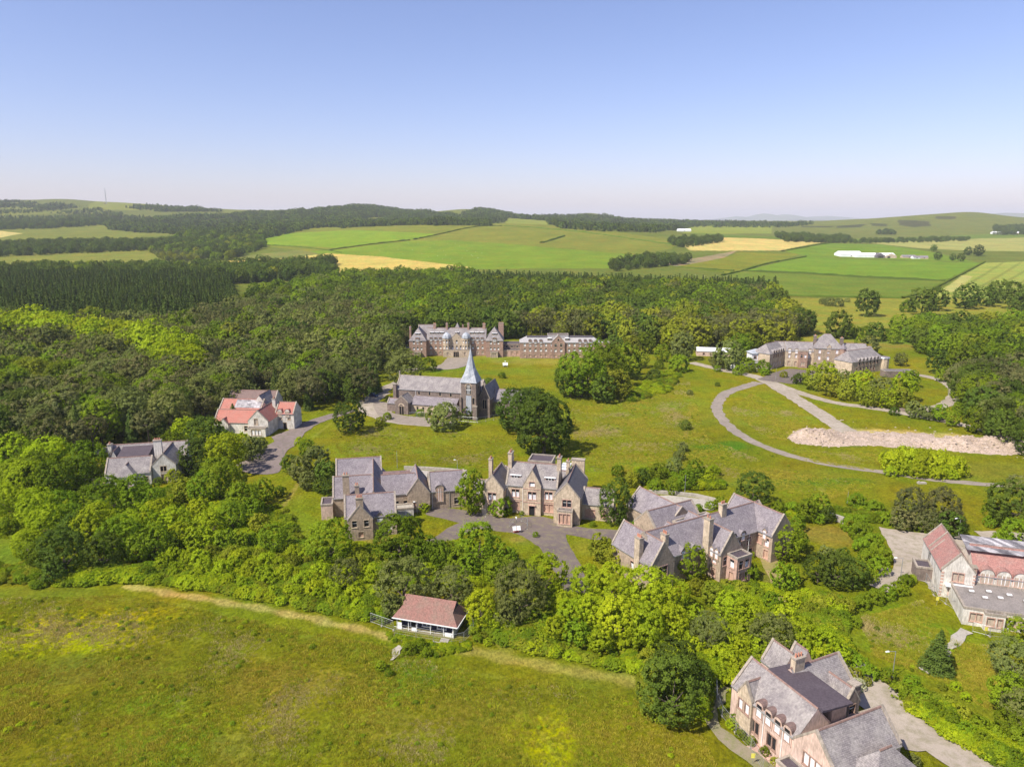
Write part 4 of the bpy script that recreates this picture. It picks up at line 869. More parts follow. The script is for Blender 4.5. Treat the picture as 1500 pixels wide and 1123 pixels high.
for x in (11.8, 14.4, 17.0, 35.4, 38.0, 40.6): b.dormer(x, 3.9, 7.6+.9, 1.1, 1.7, 'f', 'round', 2.6, 'W', 'lead')
for x in (4.7, 47.7): b.dormer(x, -.1, 8.7, 1.7, 1.8, 'f', 'round', 2.6, 'W', 'lead')
for x in (12.2, 15, 17.8, 26.4, 34.8, 37.6, 40.4): b.dormer(x, 6.2, 12.2, 1.7, .8, 'f', 'box', 2.2, 'G')
for x in (4.7, 47.7): b.dormer(x, 2.0, 12.2, 2.3, .8, 'f', 'box', 2.2, 'G')
b.chimney(13.6, 9, 14, 17.6, 1.6, 1.1, 3); b.chimney(20.5, 9, 13, 17.8, 1.1, 2.0, 3); b.chimney(32.7, 9, 13, 17.8, 1.1, 2.0, 3); b.chimney(41.6, 9, 13, 17.6, 1.6, 1.1, 3); b.chimney(-.2, 8, 8, 16, 1, 1.8, 3); b.chimney(51.2, 13, 8, 17.6, 3.0, 1.2, 3); b.chimney(29.5, 10, 14, 16.6, .8, 1.0, 2)
b.block(24, 28.5, 8, 16, 13, 17.8, 'y', hip=(4, 4))
b.block(3, 12, 15, 24, 9.4, 15.5, 'x'); b.flat(52.5, 63, 7, 15, 6.4, mat='stone_dark', wins=[('f', k, 4.2, 1.1, 1.4, 'G') for k in (2, 5, 8)]); b.flat(52.5, 63.4, 1.5, 7, 3.8, mat='stone_pink', wins=[('f', k, .8, 1.3, 2, 'B') for k in (2, 5, 8)])
b.done()
b = Building('hospital_wing', 'long three storey red stone ward with white mansard roof and central gable', 'hospital', (4.4, 388.6), 0, 'stone_red', 'slate_white', 'stone_tan')
xs = [2.6, 5.6, 8.6, 11.6, 14.4, 17.6]
b.block(0, 44.2, 0, 10, 9.0, 11.9, 'x', hip=(4, 4), rt=None, wins=rows(xs+[21, 23.6, 27.2, 30.2, 33.2, 36.2, 39.2], (.6, 3.8, 6.7), 1.2, 1.7, 'BWV'))
b.roof(4, 40.5, 3.6, 6.6, 11.7, 12.0, 'x', (.2, .2), 'felt', ridgemat=None)
b.block(15.8, 26.0, -.9, 6, 9.0, 12.4, 'y', wins=rows((2, 5.6, 8.2), (.6, 3.8, 6.7), 1.2, 1.7, 'BWV')+[('f', 5.1, 9.8, 1.1, 1.1, 'O')], cop=(False, False)) if 0 else None
b.block(17.6, 24.8, -.8, 6, 9.2, 13.0, 'y', wins=rows((2.1, 5.2), (.6, 3.8, 6.7), 1.3, 1.7, 'BWG')+[('f', 3.6, 9.9, 1.0, 1.1, 'O')], cop=(True, False))
b.flat(15.5, 27, 3, 7.5, 12.9, mat='slate_white')
for x in xs[1:4]+[33.2, 36.2, 39.0]: b.dormer(x, -.1, 8.3, 1.2, 1.5, 'f', 'round', 2.2, 'W', 'slate_dark')
for x in (16.4, 26.2): b.dormer(x, 1.2, 10, 1.7, .9, 'f', 'box', 2, 'G')
b.flat(44.2, 50, 2, 9, 8.6, mat='stone_red', roof='sheet_white')
b.done()

# ---- butterfly-plan hospital on the right
b = Building('hospital', 'brown stone butterfly plan hospital with tall hipped centre roof behind a row of trees', 'hospital', (143, 366), -10, 'stone_tan', 'slate_pale', 'stone_pink')
b.block(-7, -.05, 1.0, 9.3, 8.5, 12.4, 'x', cop=(False, False), hip=(2, 0))
b.block(40.05, 44, -3.0, 7.5, 7.4, 11.6, 'x', cop=(False, False), hip=(0, 2))
b.block(0, 14, 0, 9.5, 8.6, 12.6, 'x', wins=rows((2, 5.4, 11.8), (1, 4.8), 1.1, 2.0, 'TV'), cop=(False, False))
for x in (2, 5.4, 12): b.dormer(x, -.1, 7.2, 1.3, 1.9, 'f', 'round', 2.2, 'V')
b.flat(6.4, 10.6, -2.4, 0, 9.0, mat='stone_red', wins=[('f', 1.2, 5.4, 1.1, 1.6, 'G'), ('f', 3.0, 5.4, 1.1, 1.6, 'V'), ('f', 2.1, 1, 2.2, 2.2, 'T')])
b.block(14, 27.5, -2.4, 10.4, 10.8, 17.2, 'x', hip=(5.2, 5.2), mat='stone_brown', wins=rows((2.2, 6.4, 10.6), (4.6, 8.0), 1.3, 2.0, 'VV')+[('f', 6.4, .8, 2, 2.2, 'T')])
b.dormer(20.6, -2.5, 9.4, 1.4, 2.2, 'f', 'point', 2.6, 'T'); b.chimney(15, 4.6, 10, 16.2, 1.2, 1.8, 3, 'stone_dark'); b.chimney(27.6, 2.6, 9, 15.6, 1.4, 1.8, 3, 'stone_dark')
m = MB(); c0 = (27.4, -2.2)
for i in range(8):
    a0, a1 = i*math.pi/4, (i+1)*math.pi/4; p = lambda a, z, r: (c0[0]+r*math.cos(a), c0[1]+r*math.sin(a), z)
    m.poly([p(a0, 4, 1.6), p(a1, 4, 1.6), p(a1, 10.8, 1.6), p(a0, 10.8, 1.6)], 'stone_red'); m.poly([p(a0, 10.8, 1.9), p(a1, 10.8, 1.9), (c0[0], c0[1], 13.6)], 'slate')
m.build('corner_turret', b.root)
b.block(27.5, 40, -.8, 9, 8.4, 12.6, 'x', wins=rows((1.8, 5, 8), (1, 4.8), 1.2, 2.0, 'TV'), cop=(False, False)); b.flat(31, 37, -2.6, -.8, 7.6, mat='stone_tan', wins=[('f', 1.5, 4.6, 1.2, 1.8, 'V'), ('f', 4, 4.6, 1.2, 1.8, 'V')])
b.frame(-9.6, -10.6, 52); b.block(0, 15.5, 0, 9.4, 8.4, 12.6, 'x', hip=(3.8, 0), cop=(False, False), wins=rows((3, 5.2, 7.4, 9.6, 11.8), (.9,), 1.0, 2.4, 'V'))
for x in (4, 6.4, 8.8, 11.2, 13.4): b.dormer(x, -.1, 5.8, 1.0, 3.2, 'f', 'point', 2.4, 'G')
b.frame(0, 0, 0)
ca, sa = math.cos(R(-10)), math.sin(R(-10)); dx, dy = 168-143, 344.5-366; ox, oy = ca*dx+sa*dy, -sa*dx+ca*dy
b.frame(ox, oy, 38); b.block(0, 24, 0, 10.4, 6.6, 11.2, 'x', hip=(2.4, 3.6), cop=(False, False), wins=rows((4, 6.6, 9.2, 11.8, 14.4, 17), (1,), 1.1, 2.2, 'G'))
for x in (5.4, 8.2, 11, 13.8, 16.6, 19.2): b.dormer(x, -.1, 4.4, 1.1, 2.6, 'f', 'point', 2.6, 'G')
b.flat(3, 8, -.2, 0, 1, mat='stone_dark') if 0 else None
m = MB()
for i in range(10):
    a0, a1 = i*math.pi/5, (i+1)*math.pi/5; p = lambda a, z, r: b.t(25+r*math.cos(a), .5+r*math.sin(a), z)
    m.poly([p(a0, 0, 2.6), p(a1, 0, 2.6), p(a1, 6.6, 2.6), p(a0, 6.6, 2.6)], 'stone_tan'); m.poly([p(a0, 6.5, 3), p(a1, 6.5, 3), p(a1, 7.0, 2.6), p(a0, 7.0, 2.6)], 'metal_grey'); m.poly([p(a0, 7.0, 2.6), p(a1, 7.0, 2.6), b.t(25, .5, 7.4)], 'slate')
m.build('round_turret', b.root)
b.frame(ox, oy, 10); b.flat(14, 28, -5.5, -.5, 3.2, mat='stone_dark', roof='slate_dark')
# white veranda building at the left tip
b.frame(-19.0, -9.2, 14)
b.flat(0, 12, 0, 6, 4.0, mat='sheet_white', wins=[('f', k, 1.2, 1.5, 1.5, 'G') for k in (1.6, 3.8, 6, 8.2, 10.4)]); b.block(1.5, 11.5, 1.5, 8, 8.0, 8.0, None, mat='sheet_white', wins=[('f', k, 5, 1.5, 1.4, 'G') for k in (1.8, 5, 8.2)])
b.roof(1.3, 11.7, 1.3, 8.2, 7.8, 9.6, 'x', (3, 0), 'lead', ridgemat=None, cop=(False, False)); b.flat(-9, 0, 1, 5, 2.6, mat='sheet_white')
b.frame(0, 0, 0); b.done()

# ---- small white roofed store beside the wood
o = G(1020, 521); b = Building('store_building', 'low pink building with a bright white sheet roof at the edge of the wood', 'building', o, -12, 'harling_pink', 'sheet_white', 'stone_pink')
b.block(0, 19, 0, 10, 2.8, 4.2, 'x', rt=None, cop=(False, False), wins=[('f', 4, .8, 1, 1, 'G'), ('f', 10, .8, 1, 1, 'G')]); b.done()

# ---- white harled house, left
b = Building('harled_house', 'derelict white harled house with pale slate roof among the left trees', 'house', (-116.6, 192.5), 12, 'harling', 'slate_pale', 'stone_tan')
b.block(0, 12.2, 0, 7.6, 4.0, 7.6, 'x', wins=[('f', 10.8, 1, 1.2, 1.6, 'G')])
b.block(3, 8.6, -2.4, 3.4, 3.9, 6.4, 'y', hip=(2.6, 0), wins=[('f', 2.8, 1.0, 3.2, 1.7, 'T')], cop=(False, False))
b.block(-1.4, 20, 9.5, 17, 5.4, 8.8, 'x'); b.block(12.4, 18.8, 1.2, 13, 5.4, 8.6, 'y', wins=[('f', 3, 3.4, 1.6, 1.6, 'O'), ('f', 3, .8, 1.6, 1.8, 'T'), ('r', 3, 3.2, 1, 1.5, 'O'), ('r', 6, 3.2, 1, 1.5, 'G')])
b.slab(1.8, 10.4, 6.0, 12.6, 7.2, 8.3, 'felt', 'felt_roof'); b.block(-.8, 1.8, 7.6, 15, 5.2, 8.4, 'y', cop=(False, True))
b.chimney(12.6, 8.6, 5, 11.0, 2.2, 1.1, 4); b.chimney(-1.6, 12, 4, 9.6, 1, 1.6, 2); b.chimney(-5.5, 1, 0, 2.6, 1.2, 1, 0, 'stone_tan'); b.flat(-5, 0, 0, 5, 1.3, mat='stone_tan', roof='dirt')
b.done()

# ---- red roofed house, left
b = Building('red_roofed_house', 'white harled villa with bright red tiled roofs left of the church', 'villa', (-112.3, 260.8), -5, 'harling', 'tile_bright', 'stone_tan')
b.block(6, 22.5, -13.6, -6, 4.2, 7.8, 'x', wins=[('f', 3, 1, 1.4, 1.6, 'T'), ('f', 12, 1, 1.4, 1.8, 'G')])
b.block(19.6, 27.0, -15.2, -2, 5.2, 9.0, 'y', wins=[('f', 3.0, 3.9, 1.3, 2.2, 'T')])
b.flat(20, 26.6, -17, -15.2, 3.2, wins=[('f', 3.2, .6, 3.6, 2, 'V')]); b.block(26.0, 33, -6.6, .8, 5.9, 9.3, 'x', wins=[('f', 2.0, 3.5, 1, 1.7, 'T'), ('f', 5.2, 3.5, 1, 1.7, 'T'), ('f', 3.5, 0, 1.2, 2.4, 'D')])
for x in (27.8, 30.6): b.dormer(x, -6.7, 4.9, 1.2, 1.9, 'f', 'round', 2.2, 'T', 'tile_bright')
b.block(3.8, 20, -5.4, 3.4, 6.2, 9.6, 'x'); b.slab(9.5, 19.4, -4.4, -1.4, 7.15, 9.45, 'torn_roof', 'torn_roof')
b.block(3, 21.5, 4, 11.5, 7.0, 10.8, 'x', roof='tile_brown'); b.block(16, 20.5, -2, 8, 8.2, 11.2, 'y', roof='slate_pale', cop=(False, False)); b.chimney(24.8, -3.8, 6, 10.8, 1.2, 1.2, 3)
b.block(8.5, 12, -15, -11, 3.6, 5.6, 'y', roof='tile_bright', cop=(True, False))
b.done()

# ---- bowling pavilion
o = wl((-21.3, 121.5), -16, 0, -1.3)
b = Building('sports_pavilion', 'small derelict pavilion with rusty red hipped roof and open navy veranda on the meadow edge', 'pavilion', o, -16, 'harling', 'tile_pavilion', 'paint_white')
b.block(.4, 11.0, 1.1, 5.4, 2.5, 2.5, None, mat='navy', wins=[('f', 2.6, 0, 1.3, 2.1, 'O'), ('f', 5.2, .8, 1.6, 1.2, 'G'), ('f', 8.2, .8, 1.6, 1.2, 'G'), ('r', 1.8, .7, 1, 1.4, 'O')])
b.W.box(11.0, 11.25, .2, 5.5, 0, 2.65, 'harling')
m = MB()
# gablet (half hipped) roof: ridge with small gables over hipped ends
x0, x1, y0, y1, ez, rz_ = -.7, 12.3, -.5, 6.2, 2.55, 5.9; ym = (y0+y1)/2; gx, gzz = 1.5, 4.3
fr1 = (gzz-ez)/(rz_-ez); ya, yb = y0+(ym-y0)*fr1, y1-(y1-ym)*fr1
P = dict(A=(x0, y0, ez), B=(x1, y0, ez), C=(x1, y1, ez), D=(x0, y1, ez), R0=(x0+gx-.2, ym, rz_), R1=(x1-gx+.2, ym, rz_), a=(x0+gx, ya, gzz), d=(x0+gx, yb, gzz), b_=(x1-gx, ya, gzz), c=(x1-gx, yb, gzz))
m.poly([P['A'], P['B'], P['b_'], P['R1'], P['R0'], P['a']], 'tile_pavilion'); m.poly([P['C'], P['D'], P['d'], P['R0'], P['R1'], P['c']], 'tile_pavilion')
m.poly([P['B'], P['C'], P['c'], P['b_']], 'tile_pavilion'); m.poly([P['D'], P['A'], P['a'], P['d']], 'tile_pavilion'); m.poly([P['b_'], P['c'], P['R1']], 'navy'); m.poly([P['d'], P['a'], P['R0']], 'navy')
m.poly([(x0, y0, ez-.02), (x0, y1, ez-.02), (x1, y1, ez-.02), (x1, y0, ez-.02)], 'timber')
ro = m.build('roof', b.root)
g = MB(); g.box(x0, x1, y0-.1, y0, ez-.12, ez+.06, 'paint_white'); g.box(x1, x1+.1, y0, y1, ez-.12, ez+.06, 'paint_white'); g.build('gutter', ro)
for x in (.1, 2.4, 4.0, 6.8, 9.4, 11.3):
    p = MB(); p.box(x-.05, x+.05, -.08, .02, 0, 2.5, 'paint_white'); p.build('veranda_post', b.root)
for a, c_, h in ((.2, 1.0, 1.5), (3.0, 3.9, .8), (9.6, 11.2, .9)):
    p = MB(); p.box(a, c_, -.02, .06, .05, h, 'paint_white'); p.build('veranda_panel', b.root)
r = MB(); r.tube((.2, -.05, 1.0), (11.3, -.05, 1.0), .025, .025, 'metal_grey'); r.build('veranda_rail', b.root)
m = MB(); m.box(-.2, 11.5, -.3, 1.1, 0, .12, 'track'); m.build('veranda_floor', b.root)
for k, yy in enumerate((-.6, -.95, -1.3)): m = MB(); m.box(9.2, 10.8, yy-.35, yy, 0, .12-.035*k, 'concrete_pale'); m.build('step', b.root)
b.done()

# ---- farms
def shed(px, py, L, D, h, rh, a, wall, roof, label, name='farm_shed', grp=None):
    o = G(px, py); bb = Building(name, label, 'barn', (o[0], o[1]), a, wall, roof, 'coping', grp); z = gzf(*o)
    bb.root.location.z = z-.3
    bb.block(0, L, 0, D, h, rh, 'x', rt=None, cop=(False, False), wins=[('f', L*.3, 0, 4, h*.8, 'O')] if h > 4 and wall != 'sheet_white' else [('f', L*.5, 1.2, 2, 1.4, 'G')]); bb.done()
    return bb
shed(1231, 376, 42, 34, 5.2, 10.5, -4, 'sheet_white', 'sheet_white', 'big white farm shed at the left end of the farm', grp='farm buildings')
shed(1253, 377, 74, 22, 5.0, 8.5, -4, 'sheet_white', 'sheet_white', 'longest white roofed farm shed in front of the big one', grp='farm buildings')
bb = Building('farm_shed', 'dark open ended barn in the middle of the farm', 'barn', G(1284, 378), -2, 'slate_dark', 'slate_dark', grp if 0 else 'coping', 'farm buildings'); bb.root.location.z = gzf(*G(1284, 378))-.3; bb.block(0, 15, 0, 20, 5, 9.5, 'y', rt=None, cop=(False, False), wins=[('f', 7.5, 0, 9, 4.4, 'O')]); bb.done()
bb = Building('farm_shed', 'white roofed stone barn right of the dark barn', 'barn', G(1297, 378), -8, 'stone_tan', 'sheet_white', 'coping', 'farm buildings'); bb.root.location.z = gzf(*G(1297, 378))-.3; bb.block(0, 20, 0, 18, 4.5, 9, 'y', rt=None, cop=(False, False), wins=[('f', 6, 0, 5, 3.6, 'O')]); bb.done()
shed(1322, 378, 26, 10, 3, 6, -2, 'stone_tan', 'slate', 'grey slated farm cottage row at the right of the farm', 'farmhouse', 'farm buildings')
shed(1338, 379, 14, 9, 2.8, 5.6, 4, 'sheet_white', 'slate', 'small white walled farm outbuilding near the right end', 'farmhouse', 'farm buildings')
shed(1348, 379, 14, 9, 3, 6, -12, 'stone_tan', 'slate', 'last low grey farm building on the right', 'farmhouse', 'farm buildings')
shed(1455, 343, 34, 20, 6, 10, -3, 'sheet_white', 'sheet_white', 'far white shed under the right hill', 'farm_shed'); shed(1483, 343, 30, 18, 5, 9, 3, 'stone_tan', 'sheet_white', 'far farmhouse at the right edge under the hill', 'farmhouse')
shed(628, 324, 50, 20, 6, 9, 0, 'sheet_white', 'sheet_white', 'far white shed behind the green hill left of the wooded summit', 'farm_shed'); shed(662, 325, 30, 16, 5, 9, 0, 'stone_tan', 'slate', 'tiny far farmhouse behind the crest', 'farmhouse')
shed(1497, 342, 30, 20, 5, 8, 0, 'sheet_white', 'slate', 'far grey roofed shed at the right edge', 'farm_shed')
shed(993, 339, 40, 16, 5, 8, 0, 'sheet_white', 'sheet_white', 'far white farm building right of the green hill', 'farm_shed')
# ================================================================ TREES
def unit(v): return v/np.maximum(np.linalg.norm(v, axis=-1, keepdims=True), 1e-9)
def leaf_quads(C, Nn, size, rg, elong=1.25):
    """one bent rhombus per point, lying roughly across its normal"""
    n = len(C); r = unit(rg.normal(size=(n, 3))); U = unit(np.cross(Nn, r)); Vv = np.cross(Nn, U)
    s = (size*rg.uniform(.6, 1.35, n))[:, None]
    a = C-U*s*elong*.5; b = C-Vv*s*.5+Nn*s*.08; c = C+U*s*elong*.5; d = C+Vv*s*.5-Nn*s*.08
    V = np.stack([a, b, c, d], 1).reshape(-1, 3); F = np.arange(4*n).reshape(-1, 4); return V, F
def ico(center, r, sub=1, sq=1.0):
    bm = bmesh.new(); bmesh.ops.create_icosphere(bm, subdivisions=sub, radius=1)
    V = np.array([v.co[:] for v in bm.verts]); F = np.array([[v.index for v in f.verts] for f in bm.faces]); bm.free()
    V = V*np.array([r, r, r*sq])*(1+.12*np.sin(V[:, :1]*7+V[:, 1:2]*5)); return V+center, np.concatenate([F, F[:, :1]], 1)
def join(parts):
    Vs, Fs, k = [], [], 0
    for V, F in parts: Vs.append(V); Fs.append(F+k); k += len(V)
    return np.vstack(Vs), np.vstack(Fs)
def cyl(p0, p1, r0, r1, n=6):
    p0 = np.array(p0, float); p1 = np.array(p1, float); d = unit(p1-p0); u = unit(np.cross(d, [0.3, .9, .1])); v = np.cross(d, u)
    a = np.linspace(0, 2*np.pi, n+1)[:-1]; ring = lambda c, r: c+np.outer(np.cos(a), u)*r+np.outer(np.sin(a), v)*r
    V = np.vstack([ring(p0, r0), ring(p1, r1)]); i = np.arange(n); j = (i+1) % n
    return V, np.stack([i, j, j+n, i+n], 1)
def crown_lobes(rg, shape):
    L = []
    if shape == 'round': n, zc, zr = 14, 1.02, 1.0
    elif shape == 'tall': n, zc, zr = 15, 1.12, 1.2
    elif shape == 'bush': n, zc, zr = 9, .5, .48
    elif shape == 'loose': n, zc, zr = 17, 1.05, 1.0
    else: n, zc, zr = 10, 1.5, .55
    L.append((np.array([0, 0, zc]), .66))
    for k in range(n):
        a = k*2.399+rg.uniform(-.3, .3); t = (k+.5)/n*2-1; rr = math.sqrt(max(0, 1-t*t))
        c = np.array([math.cos(a)*rr*.56, math.sin(a)*rr*.56, zc+t*zr*.62]); L.append((c, rg.uniform(.34, .46) if shape != 'loose' else rg.uniform(.27, .42)))
    return L, zc
def broadleaf(seed, shape='round', nc=150, nl=55, size=.05, rc=(.09, .15), flat=1.0):
    """crown: lobes > clumps > leaves, unit radius, about 2 high"""
    rg = np.random.default_rng(seed); L, zc = crown_lobes(rg, shape); parts = []
    cen = np.array([l[0] for l in L]); rad = np.array([l[1] for l in L])
    pts, nor = [], []
    tries = 0
    while len(pts) < nc and tries < 9000:
        tries += 1
        i = rg.integers(len(L)) if rg.random() < .9 else 0; d = unit(rg.normal(size=3))
        if d[2] < -.8: continue
        p = cen[i]+d*rad[i]*np.array([1, 1, flat])
        if np.any((np.linalg.norm((cen-p), axis=1) < rad*.86) & (np.arange(len(L)) != i)): continue
        if p[2] < .10: continue
        if pts and np.min(np.linalg.norm(np.array(pts)-p, axis=1)) < rc[0]*.75: continue
        pts.append(p); nor.append(unit(d*.7+unit(p-np.array([0, 0, zc]))*.5))
    pts = np.array(pts); nor = np.array(nor); m = len(pts); r = rg.uniform(*rc, m)
    D = unit(rg.normal(size=(m, nl, 3))); s = np.sum(D*nor[:, None], 2); D = np.where((s < -.2)[..., None], -D, D)
    P = pts[:, None]+D*r[:, None, None]*rg.uniform(.55, 1.05, (m, nl, 1))*np.array([1, 1, .8])
    Nn = unit(D*.8+nor[:, None]*.35+np.array([0, 0, .35])+rg.normal(size=D.shape)*.26)
    parts.append(leaf_quads(P.reshape(-1, 3), Nn.reshape(-1, 3), size, rg))
    # stray twigs of leaves on the outline and inside leaves
    k = m*nl//7; ii = rg.integers(m, size=k); Q = pts[ii]+unit(rg.normal(size=(k, 3))+nor[ii]*.7)*rg.uniform(.1, .24, (k, 1))
    parts.append(leaf_quads(Q, unit(rg.normal(size=(k, 3))+nor[ii]), size*.9, rg))
    for c, rr in L: parts.append(ico(c, rr*.80, 1, flat))
    V, F = join(parts)
    tp = []
    if shape != 'bush':
        z0 = .75 if shape != 'pine' else 1.35
        tp.append(cyl((0, 0, -.08), (.02, .01, z0), .065, .045, 8))
        for c, rr in L[1:8]: tp.append(cyl((.01, 0, rg.uniform(.3, .65)*z0/.75), c, .032, .012, 5))
    else: tp.append(cyl((0, 0, -.05), (0, 0, .5), .05, .03, 5))
    return (V, F), join(tp)
def spruce(seed, nlev=22, nb=11, size=.085, wide=1.0):
    rg = np.random.default_rng(seed); P, Nn = [], []
    for k in range(nlev):
        t = (k+.5)/nlev; z = .12+t*2.9; r = (1-t)**.85*wide*rg.uniform(.88, 1.08)
        m = max(4, int(nb*(.45+r)))
        for j in range(m):
            a = 2*math.pi*(j+rg.uniform(-.3, .3))/m+k*.7; rr = r*rg.uniform(.82, 1.12)
            for f in np.linspace(.35, 1, max(3, int(rr/size*.9))):
                w_ = .14*f*rr
                for s_ in (-1, 0, 1):
                    P.append((math.cos(a)*rr*f-math.sin(a)*s_*w_, math.sin(a)*rr*f+math.cos(a)*s_*w_, z-.20*rr*f*f+rg.uniform(-.03, .03)))
                    Nn.append((math.cos(a)*.45, math.sin(a)*.45, .9))
    P = np.array(P); Nn = unit(np.array(Nn)+rg.normal(size=P.shape)*.32)
    parts = [leaf_quads(P, Nn, size, rg, 1.7)]
    V, F = cyl((0, 0, .1), (0, 0, 2.9), .62*wide, .02, 9); parts.append((V, F))
    return join(parts), cyl((0, 0, -.05), (0, 0, 2.6), .07, .01, 6)
def pine(seed, nc=90, nl=50):
    return broadleaf(seed, 'pine', nc, nl, .055, (.10, .17), .75)
SHAPES = {}
def mk(key, f, mats):
    (cr, tr) = f
    for m in mats:
        SHAPES[(key, m)] = (mesh_np('crown', cr[0], cr[1], m), None)
    tmesh = mesh_np('trunk', tr[0], tr[1], 'bark')
    for m in mats:
        V, F = join([cr, tr]); me = mesh_np('tree', V, F, m); me.materials.append(MATS['bark'])
        idx = np.zeros(len(me.polygons), np.int32); idx[len(cr[1]):] = 1
        if len(me.polygons) == len(cr[1])+len(tr[1]): me.polygons.foreach_set('material_index', idx)
        SHAPES[(key, m)] = (SHAPES[(key, m)][0], tmesh, me)
LM = ['leaf_lime', 'leaf_mid', 'leaf_dark', 'leaf_grey', 'leaf_olive']
for k in range(4): mk('round%d' % k, broadleaf(10+k, 'round', 300, 56, .042, (.06, .115)), LM)
for k in range(2): mk('tall%d' % k, broadleaf(20+k, 'tall', 320, 54, .042, (.06, .115)), LM+['leaf_pine'])
for k in range(2): mk('loose%d' % k, broadleaf(30+k, 'loose', 320, 52, .036, (.05, .11)), LM)
for k in range(3): mk('bush%d' % k, broadleaf(40+k, 'bush', 130, 40, .065, (.09, .15)), LM+['leaf_flower'])
for k in range(2): mk('pine%d' % k, pine(50+k), ['leaf_pine', 'leaf_dark'])
for k in range(2): mk('spruce%d' % k, spruce(60+k), ['leaf_spruce', 'leaf_dark'])
# lighter meshes of the same trees for the distance
for k in range(3): mk('far_round%d' % k, broadleaf(70+k, 'round', 170, 28, .08, (.08, .14)), LM)
mk('far_tall0', broadleaf(75, 'tall', 175, 28, .08, (.08, .14)), LM+['leaf_pine'])
mk('far_pine0', pine(80, 45, 24), ['leaf_pine', 'leaf_dark']); mk('far_spruce0', spruce(85, 11, 7, .17), ['leaf_spruce', 'leaf_dark']); mk('far_spruce1', spruce(86, 10, 7, .18, .9), ['leaf_spruce', 'leaf_dark'])

MATOF = dict(L='leaf_lime', M='leaf_mid', D='leaf_dark', G='leaf_grey', Y='leaf_olive', W='leaf_flower')
ADJ = dict(L='bright lime green', M='mid green', D='dark green', G='grey green', Y='olive green', P='dark', S='dark', W='white flowering')
PLACES = [('the red roofed pavilion', -15, 121), ('the central stone villa', 5, 176), ('the low stone range', -32, 172), ('the three gabled stone block', 44, 148), ('the pink house at the bottom', 44, 92),
          ('the red roofed villa by the car park', 96, 132), ('the church', -28, 275), ('the red stone hospital', -30, 396), ('the white roofed ward', 25, 394), ('the butterfly plan hospital', 160, 366),
          ('the derelict harled house', -108, 200), ('the red roofed harled house', -95, 255), ('the rubble heap', 122, 270), ('the car park', 98, 160), ('the loop road', 90, 230), ('the white roofed store', 115, 400), ('the farm', 720, 1330)]
TREES = []   # (x, y, radius, height, kind, shape, variant, zone)
def add(x, y, r, h, kind, shape, zone=None): TREES.append([x, y, r, h, kind, shape, zone])
def T(cx, cy, rp, kind='M', shape=None, asp=None):
    asp = asp or (1.25 if kind.endswith('b') else 1.0)
    """a tree whose crown shows as a disc of rp pixels round (cx, cy) in the survey photograph"""
    bush = kind.endswith('b'); kd = kind[0]
    shape = shape or ('bush' if bush else 'pine' if kd == 'P' else 'spruce' if kd == 'S' else 'loose' if kd == 'G' else 'round')
    r = 5.0
    zf = {'bush': .5, 'spruce': 1.25, 'tall': 1.3, 'pine': 1.4}.get(shape, 1.12)
    for _ in range(6):
        x, y = G(cx, cy, min(zf*r*asp, 60)); d = y*math.cos(PITCH)+(CAM_H-zf*r*asp)*math.sin(PITCH); r = rp*d/FPX
    add(x, y, r, r*asp, kd, shape)
# --- round the church and the middle
for t in [(755, 598, 32, 'D'), (775, 590, 26, 'D'), (797, 620, 42, 'D'), (790, 600, 30, 'D'), (812, 632, 24, 'D'), (778, 640, 22, 'D'), (745, 610, 16, 'D'), (853, 543, 36, 'M', 'round'), (835, 555, 24, 'D'), (884, 535, 32, 'M', 'round'), (905, 560, 22, 'Y'), (884, 568, 20, 'D'), (850, 568, 14, 'Lb'), (918, 528, 24, 'M'),
          (880, 515, 20, 'M'), (900, 505, 16, 'D'), (958, 550, 11, 'Db'), (995, 534, 17, 'Mb'), (1000, 505, 20, 'G'), (985, 492, 17, 'L'), (970, 515, 13, 'M'), (945, 500, 16, 'M'), (925, 505, 14, 'Y'), (940, 525, 12, 'Y'), (965, 535, 8, 'Mb'),
          (512, 608, 24, 'D'), (650, 613, 25, 'Gb'), (686, 604, 13, 'Db'), (615, 605, 7, 'Mb'), (668, 598, 8, 'Mb'), (592, 538, 29, 'G'), (576, 522, 14, 'Lb'), (628, 535, 13, 'Mb'), (610, 528, 9, 'Mb'), (567, 610, 7, 'Mb'), (716, 560, 8, 'Db'), (735, 550, 6, 'Mb'), (557, 618, 9, 'Yb'),
          (690, 714, 21, 'M', 'tall', 1.5), (732, 742, 19, 'Mb'), (903, 728, 26, 'D', 'tall', 1.25), (742, 749, 6, 'Mb'), (764, 752, 4, 'Mb'), (785, 783, 5, 'Mb'), (606, 714, 13, 'G', 'tall', 1.4), (622, 742, 10, 'Lb'), (500, 735, 13, 'G'), (508, 683, 10, 'Gb'), (522, 772, 8, 'Gb'), (578, 714, 5, 'Gb'), (648, 728, 5, 'Db'), (661, 722, 7, 'Db'), (820, 690, 8, 'M'), (826, 660, 8, 'Y', 'loose'),
          (483, 715, 12, 'D', 'tall'), (868, 768, 5, 'Mb'), (825, 757, 4, 'Mb')]: T(*t)
